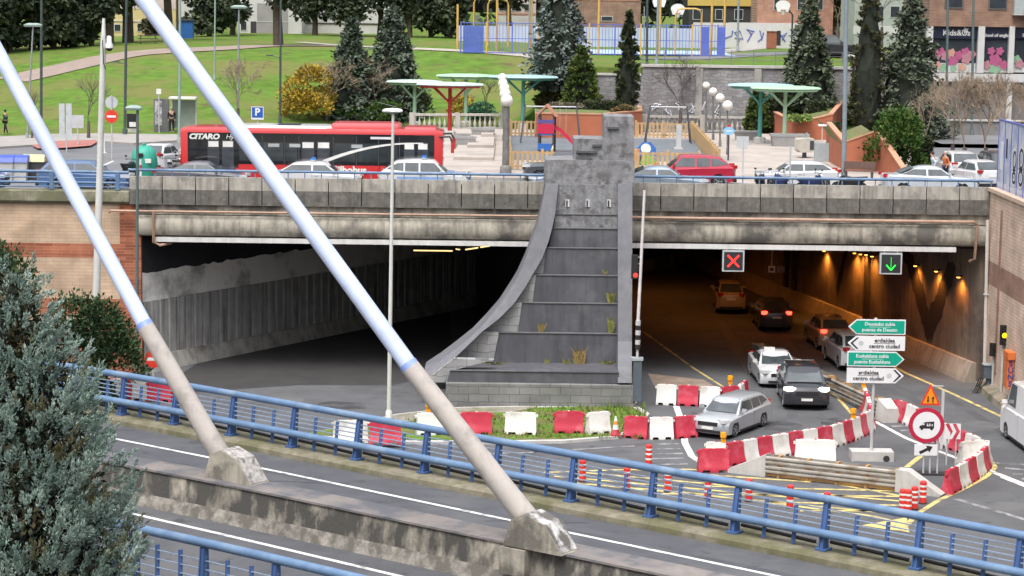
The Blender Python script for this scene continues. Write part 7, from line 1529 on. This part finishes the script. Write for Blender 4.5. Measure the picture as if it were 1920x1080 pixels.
def conifer(lab, base, H_, R_, kind, mat, name='conifer', cat='tree', group=None, trunk=.10, seed=1):
    o = T(name, lab, cat, base, rnd.uniform(0, 6), group)
    key = (kind, round(H_/R_, 1), seed)
    if key not in TREEM:
        r = random.Random(seed*77+5); mb = MB()
        prof = {'spruce': lambda t: min(1, (1-t)**.85*1.22)*(.80+.2*min(1, t*8))+.015, 'spire': lambda t: min(1, (1-t)*2.6)*(.72+.28*math.sin(PI*min(1, t*1.4+.1)))*min(1, .35+t*6), 'cone': lambda t: min(1, (1-t)**.7*1.12)*min(1, .7+t*3), 'round': lambda t: math.sqrt(max(0, 1-(2*t-.85)**2/1.35))}[kind]
        n = {'spruce': 7000, 'spire': 4200, 'cone': 4600, 'round': 4000}[kind]; hs = H_; rs = R_
        lump = {'spruce': .22, 'spire': .12, 'cone': .10, 'round': .10}[kind]
        nb = n//20
        for k in range(nb):
            t = r.random(); 
            if kind in ('spruce', 'cone') and r.random() < .55: t = 1-math.sqrt(r.random())
            a = r.uniform(0, 2*PI); RR = prof(t)*(1+r.uniform(-lump, lump)+.10*math.sin(4*a+t*9)); d0 = Vector((math.cos(a), math.sin(a), 0))
            for j in range(20):
                u = r.uniform(.25, 1)**.6; sp = .13 if kind == 'spruce' else .10
                p = Vector((d0.x*RR*u*rs, d0.y*RR*u*rs, t*hs-(.30 if kind == 'spruce' else -.12)*RR*rs*u*u))+rv(r)*sp*rs*(1.15-u*.5)*.8
                if p.z < .05: p.z = .05+r.random()*.3
                d = (d0*.8+rv(r)*.8+Vector((0, 0, -.05 if kind == 'spruce' else .7))).normalized(); leaf(mb, p, d, (d0+Vector((0, 0, .9))+rv(r)*.9).normalized(), r.uniform(.2, .42)*(1.1 if kind == 'spruce' else .8), r.uniform(.13, .26)*(1 if kind == 'spruce' else .75))
        TREEM[key] = mb.mesh('crown', None, norm=False); TREEM[key]['h'] = H_
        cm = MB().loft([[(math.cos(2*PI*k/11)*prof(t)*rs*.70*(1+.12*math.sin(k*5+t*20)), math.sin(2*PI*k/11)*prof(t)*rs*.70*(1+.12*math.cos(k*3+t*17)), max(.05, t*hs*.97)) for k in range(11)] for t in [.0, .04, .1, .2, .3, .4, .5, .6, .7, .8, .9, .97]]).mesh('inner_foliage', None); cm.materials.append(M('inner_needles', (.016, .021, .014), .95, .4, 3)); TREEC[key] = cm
    me = TREEM[key]
    if len(me.materials) == 0 or me.materials[0] != mat:
        if len(me.materials): me = me.copy(); me.materials.clear()
        me.materials.append(mat)
    q = bpy.data.objects.new('crown', me); COL.objects.link(q); q.parent = o; f_ = H_/TREEM[key]['h']; q.scale = (f_, f_, f_)
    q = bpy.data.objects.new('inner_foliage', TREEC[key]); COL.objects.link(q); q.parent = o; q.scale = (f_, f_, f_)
    MB().tube([(0, 0, -.3), (0, 0, H_*.3), (0, 0, H_*.9)], [trunk*1.5, trunk, trunk*.2], 8).build('trunk', trunk_m, o, smooth=60)
    return o
def up_tree(px, yb, yt, hw, kind, mat, lab, seed=1, Z=None, name='conifer', trunk=.10, **kw):
    p = PT(px, yb) if Z is None else PZ(px, yb, Z); s_ = SC(p); return conifer(lab, p, (yb-yt)/s_, hw/s_, kind, mat, seed=seed, trunk=trunk, name=name, **kw)
up_tree(658, 224, 40, 60, 'spruce', lf_blue, 'blue green spruce behind the bus, left of a close pair', 1, trunk=.14)
up_tree(736, 222, 14, 64, 'spruce', lf_blue, 'taller blue green spruce of the pair behind the bus, right one', 2, trunk=.14)
up_tree(1046, 215, -22, 62, 'spruce', leafmat('needles_silver', (.075, .10, .085), (.165, .195, .175), .6, 1.4), 'tall silvery spruce behind the playground', 3, trunk=.14)
up_tree(1512, 248, -8, 58, 'spruce', leafmat('needles_olive', (.052, .072, .040), (.115, .135, .09), .5, 1.4), 'grey green spruce behind the mint canopy at the right', 4, PL, trunk=.14)
up_tree(1702, 262, -12, 76, 'spruce', leafmat('needles_grey', (.05, .068, .042), (.115, .132, .095), .55, 1.4), 'large grey green spruce in front of the shop building', 5, trunk=.16)
up_tree(1176, 212, 24, 22, 'spire', lf_cyp, 'narrow dark cypress rising from the long orange planter', 6, PL+1.4, name='cypress')
up_tree(1624, 262, -70, 34, 'spire', leafmat('cypress_brown', (.045, .048, .026), (.09, .088, .045), .45, 1.5), 'very tall dark cypress between two spruces at the right', 7, name='cypress')
up_tree(1602, 250, 130, 17, 'cone', lf_thuja, 'green conifer hugging the left side of the tall cypress', 8)
up_tree(1088, 212, 90, 37, 'cone', lf_thuja, 'dense green cone shaped conifer right of the silvery spruce', 9, PL+1.2)
up_tree(1034, 208, 108, 29, 'cone', leafmat('thuja_brown', (.05, .058, .02), (.09, .09, .03), .45, 1.3), 'olive cone shaped conifer in front of the silvery spruce', 10, PL+1.2)
up_tree(1420, 249, 165, 25, 'cone', lf_thuja, 'small dark conifer behind the teal canopy post', 11, PL); up_tree(1458, 249, 160, 30, 'cone', lf_cyp, 'dark conifer behind the mint canopy post', 12, PL); up_tree(1492, 249, 172, 30, 'cone', lf_cyp, 'dark low conifer under the grey green spruce', 13, PL)
def round_bush(px, yb, yt, hw, mat, lab, seed=1, Z=None, n=3500, ls=.22, name='bush', d=None, flat=1.0, inner=True):
    p = PZ(px, yb, Z) if Z is not None else PT(px, yb); s_ = SC(p); H_ = (yb-yt)/s_; R_ = hw/s_; r = random.Random(seed+300); mb = MB(); o = T(name, lab, 'bush', p)
    lumps = [(rv(r)*Vector((1, 1, 1)).length*.42, r.uniform(.5, .75)) for _ in range(9)]
    for k in range(n):
        c, q = lumps[r.randrange(9)]; v = rv(r); v.z = abs(v.z)*.9-.25*r.random(); P = c*.9+v*q*r.uniform(.72, 1.03); P = Vector((P.x, P.y, P.z))
        P = Vector((P.x*R_, P.y*R_, max(.03, (P.z+.72)/1.75*H_))); leaf(mb, P, (v+rv(r)*.7+Vector((0, 0, .4))).normalized(), (v+Vector((0, 0, .7))+rv(r)*.8).normalized(), ls*r.uniform(.6, 1.3), ls*.6)
    mb.build('foliage', mat, o, norm=False); 
    for k in range(3): MB().tube([(0, 0, 0), Vector((r.uniform(-.4, .4)*R_, r.uniform(-.4, .4)*R_, H_*.6))], [.06, .02], 6).build('stem', trunk_m, o)
    return o
round_bush(1690, 322, 214, 60, lf_bush, 'large round bright green bush behind the silver saloon', 1, PL, 5200)
def boxhedge(px, yb, yt, hw, mat, lab, Z=None, depth_=.9, lid=None, name='topiary', nn=1800):
    p = PZ(px, yb, Z) if Z is not None else PT(px, yb); s_ = SC(p); H_ = (yb-yt)/s_; R_ = hw/s_; r = random.Random(int(px)); mb = MB(); o = T(name, lab, 'topiary', p)
    for k in range(nn):
        v = Vector((r.uniform(-1, 1), r.uniform(-1, 1), r.uniform(.05, 1))); ax = r.randrange(3)
        if ax == 0: v.x = math.copysign(1, v.x)
        if ax == 1: v.y = -1 if r.random() < .8 else 1
        if ax == 2: v.z = 1
        taper = .80+.2*v.z; v *= r.uniform(.9, 1.0); P = Vector((v.x*R_*taper, v.y*depth_*taper, v.z*H_)); leaf(mb, P, (rv(r)+Vector((0, -.3, .3))).normalized(), rv(r), r.uniform(.10, .2), .09)
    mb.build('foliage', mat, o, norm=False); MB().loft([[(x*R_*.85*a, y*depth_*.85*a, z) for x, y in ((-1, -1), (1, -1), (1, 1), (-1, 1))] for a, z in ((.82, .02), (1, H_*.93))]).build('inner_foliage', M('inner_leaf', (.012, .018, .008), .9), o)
    return o
boxhedge(1727, 318, 258, 19, lf_cyp, 'dark box clipped topiary in front of the round green bush', PL, .7)
boxhedge(1530, 226, 190, 17, lf_cyp, 'dark clipped topiary with a flat top in the orange planter', PL+1.0, .7); boxhedge(1562, 264, 230, 11, lf_cyp, 'small dark clipped topiary left of the thick grey lamp post', PL+.6, .5, nn=800); boxhedge(1039, 192, 170, 16, lf_thuja, 'flat dome clipped shrub behind the slide roof', PL+1.6, .6, nn=900); boxhedge(1130, 212, 190, 34, lf_cyp, 'low clipped hedge in the long orange planter', PL+1.4, .6, name='hedge')
for i, (x, y, t, h, z, m_, lab) in enumerate([(1500, 232, 214, 20, PL+1.1, leafmat('pale_shrub', (.16, .24, .06), (.24, .30, .10), .5, 2), 'pale green shrub spilling over the dipping orange planter wall'), (1600, 262, 244, 22, PL+1.0, lf_bush, 'low green shrubs beside the thick grey lamp post'), (1060, 208, 194, 30, PL+1.4, leafmat('grey_shrub', (.16, .15, .10), (.22, .19, .14), .5, 2), 'low greyish shrub at the left of the long orange planter'), (1168, 212, 200, 18, PL+1.5, leafmat('dry_shrub', (.20, .13, .06), (.12, .12, .05), .5, 2), 'dry brownish plants at the foot of the narrow cypress'), (580, 226, 128, 50, None, lf_yel, 'yellow leaved bush on the slope behind the bus'), (868, 214, 180, 34, None, lf_yel, 'sparse yellowish shrub behind the red canopy'), (905, 226, 196, 30, None, leafmat('shrub_teal', (.05, .14, .08), (.10, .2, .11), .4, 2), 'low green shrub left of the globe lamps'), (752, 224, 156, 44, None, lf_cyp, 'dark green bush at the foot of the right spruce of the pair'), (690, 228, 190, 60, None, lf_bush, 'low green bush between the two spruces behind the bus')]):
    round_bush(x, y, t, h, m_, lab, 20+i, z, 1600 if i not in (4, 7, 8) else 4200, .2 if i != 4 else .26, 'shrub')
# --- lower left shrubs
round_bush(168, 770, 558, 80, leafmat('shade_bush', (.028, .055, .022), (.06, .095, .04), .45, 1.5), 'dark green bush in front of the red brick band at the left', 41, 0, 9000, .2)
round_bush(-5, 790, 462, 74, leafmat('shade_bush2', (.03, .055, .022), (.07, .10, .04), .45, 1.5), 'dark green bush behind the large conifer at the left edge', 42, 0, 7000, .2)
# --- bare trees
def bare_mesh(seed, H_, R_, depth_=5, twigs=1):
    r = random.Random(seed); mb = MB(); tw = MB()
    def grow(p, d, L, rad, lev):
        q = p+d*L*.5+rv(r)*L*.05; e = p+d*L+rv(r)*L*.08; mb.tube([p, q, e], [max(rad, .0022), max(rad*.85, .002), max(rad*.65, .0018)], 5 if lev < 2 else 3, caps=False)
        if lev >= depth_:
            for k in range(3*twigs): dd = (d+rv(r)*.75+Vector((0, 0, .3))).normalized(); f = e+dd*L*r.uniform(.6, 1.4); s_ = rv(r)*max(rad*.5, .0016); tw.add([e-s_, e+s_, f], [(0, 1, 2)])
            return
        n = 3 if lev < 3 else r.choice((2, 3, 3))
        for k in range(n):
            dd = (d*.9+rv(r)*.75+Vector((0, 0, .22))).normalized(); grow(e if k or lev < 1 else p+d*L*r.uniform(.6, 1), dd, L*r.uniform(.62, .82), rad*.62, lev+1)
    grow(Vector((0, 0, 0)), Vector((0, 0, 1)), .30, .016, 0)
    mx = max(v[2] for v in tw.v+mb.v); mr = sorted([abs(v[0]) for v in tw.v])[int(len(tw.v)*.96)]
    for m_ in (mb, tw): m_.v = [(x*R_/mr*(min(1, .15+z/mx*1.4)), y*R_/mr*(min(1, .15+z/mx*1.4)), z*H_/mx) for x, y, z in m_.v]
    mb.add(tw.v, tw.f); return mb
def bare(px, yb, yt, hw, mat, lab, seed, Z=None, depth_=5, group=None, tw=1):
    p = PZ(px, yb, Z) if Z is not None else PT(px, yb); s_ = SC(p); H_ = (yb-yt)/s_; R_ = hw/s_; o = T('bare_tree', lab, 'tree', p, 0, group)
    bare_mesh(seed, H_, R_, depth_, tw).build('crown', mat, o, norm=False); MB().tube([(0, 0, -.1), (.02, 0, H_*.26)], [H_*.028, H_*.018], 8).build('trunk', twig_d, o, smooth=60); return o
bare(1275, 246, 98, 52, twig_d, 'bare dark branched tree in front of the grey stone wall', 1, PL, tw=2)
bare(704, 230, 100, 54, twig_t, 'bare tan tree in front of the two blue spruces', 2, tw=4); bare(612, 228, 104, 56, twig_t, 'bare tan tree rising from the yellow bush', 3, tw=5); bare(446, 240, 100, 50, twig_t, 'bare pale tree left of the stay cable behind the bus', 4, tw=4); bare(166, 262, 128, 40, twig_d, 'thin bare young tree left of the pale mast', 5, depth_=4); bare(60, 262, 160, 30, twig_d, 'thin bare young tree behind the left stay cable', 6, depth_=4); bare(912, 232, 130, 24, twig_d, 'small bare tree behind the mint canopy', 7, depth_=4)
for i, (x, yb, yt, hw, lab) in enumerate([(1784, 322, 128, 52, 'bare tan tree, leftmost of the group before the shop'), (1806, 330, 122, 58, 'bare tan tree, second from the left before the shop'), (1846, 330, 126, 60, 'bare tan tree, second from the right before the shop'), (1880, 338, 122, 56, 'bare tan tree, rightmost of the group before the shop')]):
    bare(x, yb, yt, hw, twig_t, lab, 10+i, DECK, 5, 'bare trees before the shop', 7)
bare(1652, 90, -60, 70, twig_d, 'large bare dark tree behind the tall cypress', 15, 12.8, 5, None, 2); bare(1570, 80, -60, 50, twig_t, 'bare brown tree on the terrace behind the black van', 16, 12.8, 5, None, 2); bare(1168, 60, -40, 40, twig_d, 'bare tree behind the sports court', 17, 12.8, 5, None, 2); bare(1422, 70, -40, 24, twig_d, 'slim bare tree in front of the white court wall', 18, 12.8, 4)
bare(1735, 300, 150, 30, twig_t, 'bare twiggy tree behind the large grey green spruce', 19, DECK, 5, None, 2)
# --- dark trees along the hill top
def crown_tree(px, yb, y0, y1, hw, mat, lab, seed, trunk_r, name='pine_tree', n=2600, dist=0, group=None):
    p = PT(px, yb); 
    if dist: p = Vector((p.x*(p.y+dist)/p.y, p.y+dist, TZ(p.x, p.y+dist)))
    s_ = SC(p); o = T(name, lab, 'tree', p, 0, group); zb, ztp = (yb-y0)/s_, (yb-y1)/s_; R_ = hw/s_; r = random.Random(seed+900); mb = MB()
    L_ = [(Vector((r.uniform(-.6, .6)*R_, r.uniform(-.6, .6)*R_, r.uniform(zb+.15*(ztp-zb), ztp-.15*(ztp-zb)))), r.uniform(.32, .55)*R_) for _ in range(18)]
    for k in range(n):
        c, q = L_[r.randrange(18)]; v = rv(r); P = c+Vector((v.x, v.y, v.z*.75))*q*r.uniform(.6, 1.05)
        if P.z < zb*.9: continue
        leaf(mb, P, (v+rv(r)).normalized(), (v+Vector((0, 0, .8))+rv(r)*.8).normalized(), r.uniform(.35, .75), r.uniform(.25, .5))
    mb.build('crown', mat, o, norm=False)
    MB().tube([(0, 0, -.4), (rnd.uniform(-.2, .2), 0, zb), (rnd.uniform(-.3, .3), 0, lerp(zb, ztp, .7))], [trunk_r*1.25, trunk_r, trunk_r*.5], 9).build('trunk', trunk_m, o, smooth=60)
    for k in range(5):
        c, q = L_[k]; MB().tube([(0, 0, zb*.9), c], [trunk_r*.4, trunk_r*.12], 5).build('limb', trunk_m, o)
    return o
band_ = [(-30, 108, 108, -60, 70), (20, 104, 106, -50, 56), (62, 100, 102, -60, 52), (100, 96, 98, -40, 50), (138, 90, 94, -60, 48), (172, 88, 88, -50, 40)]
wds = ['at the left edge of the hill top', 'second from the left edge of the hill top', 'third from the left edge of the hill top', 'fourth from the left edge of the hill top', 'left of the two pine trunks', 'directly left of the first tall pine trunk']
for i, (x, yb, y0, y1, hw) in enumerate(band_): crown_tree(x, yb, y0, y1, hw, lf_pine, 'dense dark evergreen '+wds[i], i, .25, 'evergreen_tree', 5200, 3, 'dense evergreens on the hill top')
crown_tree(203, 82, 30, -150, 90, lf_pine, 'tall pine trunk just right of the mast top', 20, .42, n=3000); crown_tree(240, 80, 18, -150, 80, lf_pine, 'tall pine trunk beside the cream house', 21, .45, n=2600); crown_tree(318, 76, -10, -150, 70, lf_pine, 'pine trunk behind the top of the right stay cable', 22, .35, n=2200); crown_tree(522, 86, 22, -120, 60, lf_pine, 'lone dark tree before the brown panelled building', 23, .38, n=2600)
for i, (x, yb, y0, y1, hw, lab) in enumerate([(395, 74, 72, -60, 50, 'dark pine crown right of the stay cable on the hill'), (436, 72, 58, -80, 44, 'dark pine left of the grey and white building'), (590, 72, 48, -80, 52, 'dark pine with low crown before the cream block'), (655, 74, 52, -90, 56, 'dark pine hanging low behind the left blue spruce'), (712, 74, 34, -90, 50, 'dark pine behind the gap between the blue spruces'), (770, 76, 74, -80, 54, 'dark pine right of the taller blue spruce'), (808, 76, 76, -80, 52, 'dark evergreen left of the sports court'), (845, 78, 78, -60, 40, 'dark evergreen touching the court corner'), (955, 70, 20, -90, 50, 'dark tree behind the left goal frames'), (1200, 60, 34, -80, 46, 'dark tree between the brown block and the hoop'), (285, 70, 66, 46, 16, 'small dark shrub like tree by the cream house'), (1560, 70, 60, -60, 40, 'brown green tree behind the grey green spruce'), (1640, 76, 50, -70, 50, 'thin brown green tree behind the tall cypress')]):
    crown_tree(x, yb, y0, y1, hw, lf_pine if i < 10 else leafmat('brown_green_leaf', (.07, .07, .04), (.13, .11, .07), .5, 1), lab, 40+i, .28, n=2600, dist=14 if i != 10 else 8)
# far wood closing the view behind everything
r = random.Random(99); mb = MB()
for k in range(16000):
    x = r.uniform(-130, 130); y = r.uniform(300, 330); z = 12+r.random()**.8*22; d = rv(r); leaf(mb, Vector((x, y, z)), d, rv(r), r.uniform(1, 2), r.uniform(.8, 1.4))
tag(mb.build('far_wood', M('far_leaf', (.06, .07, .05), .9, .35, .3), norm=False), kind='stuff')
# --- large foreground conifer
def fore_conifer():
    d = 45.0; ax = 18; top = PD(ax, 478, d); s_ = FPX/d; base = Vector((top.x, top.y, 0)); o = T('blue_conifer', 'large blue green conifer filling the bottom left corner in front of the bridge', 'tree', base)
    r = random.Random(5); H_ = top.z; mb = MB(); inner = MB()
    prof = [(478, 4), (500, 26), (530, 56), (560, 74), (600, 88), (640, 102), (680, 138), (720, 164), (760, 176), (800, 192), (850, 214), (900, 222), (950, 244), (1000, 256), (1060, 260), (1120, 265), (1200, 260), (1300, 210)]
    def zof(py): return H_-(py-478)/s_*.995
    mb2 = MB()
    def spindle(p, d, L, W, mb):
        u_ = d.cross(Vector((.3, .2, .9))).normalized(); v_ = d.cross(u_); m_ = p+d*L*.45
        mb.add([p, m_+u_*W, m_-u_*W*.5+v_*W*.87, m_-u_*W*.5-v_*W*.87, p+d*L], [(0, 2, 1), (0, 3, 2), (0, 1, 3), (4, 1, 2), (4, 2, 3), (4, 3, 1)])
    def plume(p, dirn, L, k, mb):
        for j in range(k):
            t = r.random()**.8; c = p+dirn*L*t+rv(r)*.07*(1.2-t); dd = (dirn*(.6+t)+rv(r)*.75+Vector((0, 0, .15))).normalized(); spindle(c, dd, r.uniform(.06, .135), r.uniform(.011, .019), mb)
    for k in range(4300):
        py = 478+(1290-478)*math.sqrt(r.uniform(.0, 1)); R_ = interp(prof, py)*.90/s_; a = r.uniform(0, 2*PI)
        if math.sin(a) > .35 and r.random() < .8: continue
        lump = 1+.10*math.sin(5*a+py*.02)+.08*math.sin(py*.055+a*2); u = (r.uniform(.55, 1.0) if r.random() < .5 else r.uniform(.85, 1.02))*lump
        out = Vector((math.cos(a), math.sin(a), 0)); p = out*R_*u*.93; p.z = zof(py)+r.uniform(-.15, .15)
        dirn = (out*r.uniform(.35, .8)+Vector((0, 0, r.uniform(.5, 1)))+rv(r)*.3).normalized(); dry = math.sin(p.x*5.1+p.z*2.3)+math.sin(p.z*4.7-p.x*3.3+1)+math.sin(p.y*6+p.z) > 1.45; plume(p, dirn, r.uniform(.22, .5), 22 if dry else 34, mb2 if dry else mb)
    for k in range(30000):
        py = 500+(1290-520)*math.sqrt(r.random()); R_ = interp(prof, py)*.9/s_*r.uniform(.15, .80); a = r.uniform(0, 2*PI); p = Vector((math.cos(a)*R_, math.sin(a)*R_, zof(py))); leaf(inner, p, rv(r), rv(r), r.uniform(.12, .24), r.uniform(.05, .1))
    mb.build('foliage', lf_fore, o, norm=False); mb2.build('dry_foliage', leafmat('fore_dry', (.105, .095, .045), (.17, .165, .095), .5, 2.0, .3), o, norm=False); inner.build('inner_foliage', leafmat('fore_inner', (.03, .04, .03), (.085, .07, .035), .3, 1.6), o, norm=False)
    MB().tube([(0, 0, -.2), (0.05, 0, H_*.5), (0, 0, H_*.97)], [.20, .13, .02], 10).build('trunk', trunk_m, o, smooth=60)
    for k in range(40):
        py = r.uniform(560, 1280); R_ = interp(prof, py)/s_*.8; a = r.uniform(0, 2*PI); z = zof(py); MB().tube([(0, 0, z-.3), (math.cos(a)*R_*.5, math.sin(a)*R_*.5, z-.15), (math.cos(a)*R_, math.sin(a)*R_, z+.1)], [.035, .022, .008], 5).build('limb', trunk_m, o)
fore_conifer()
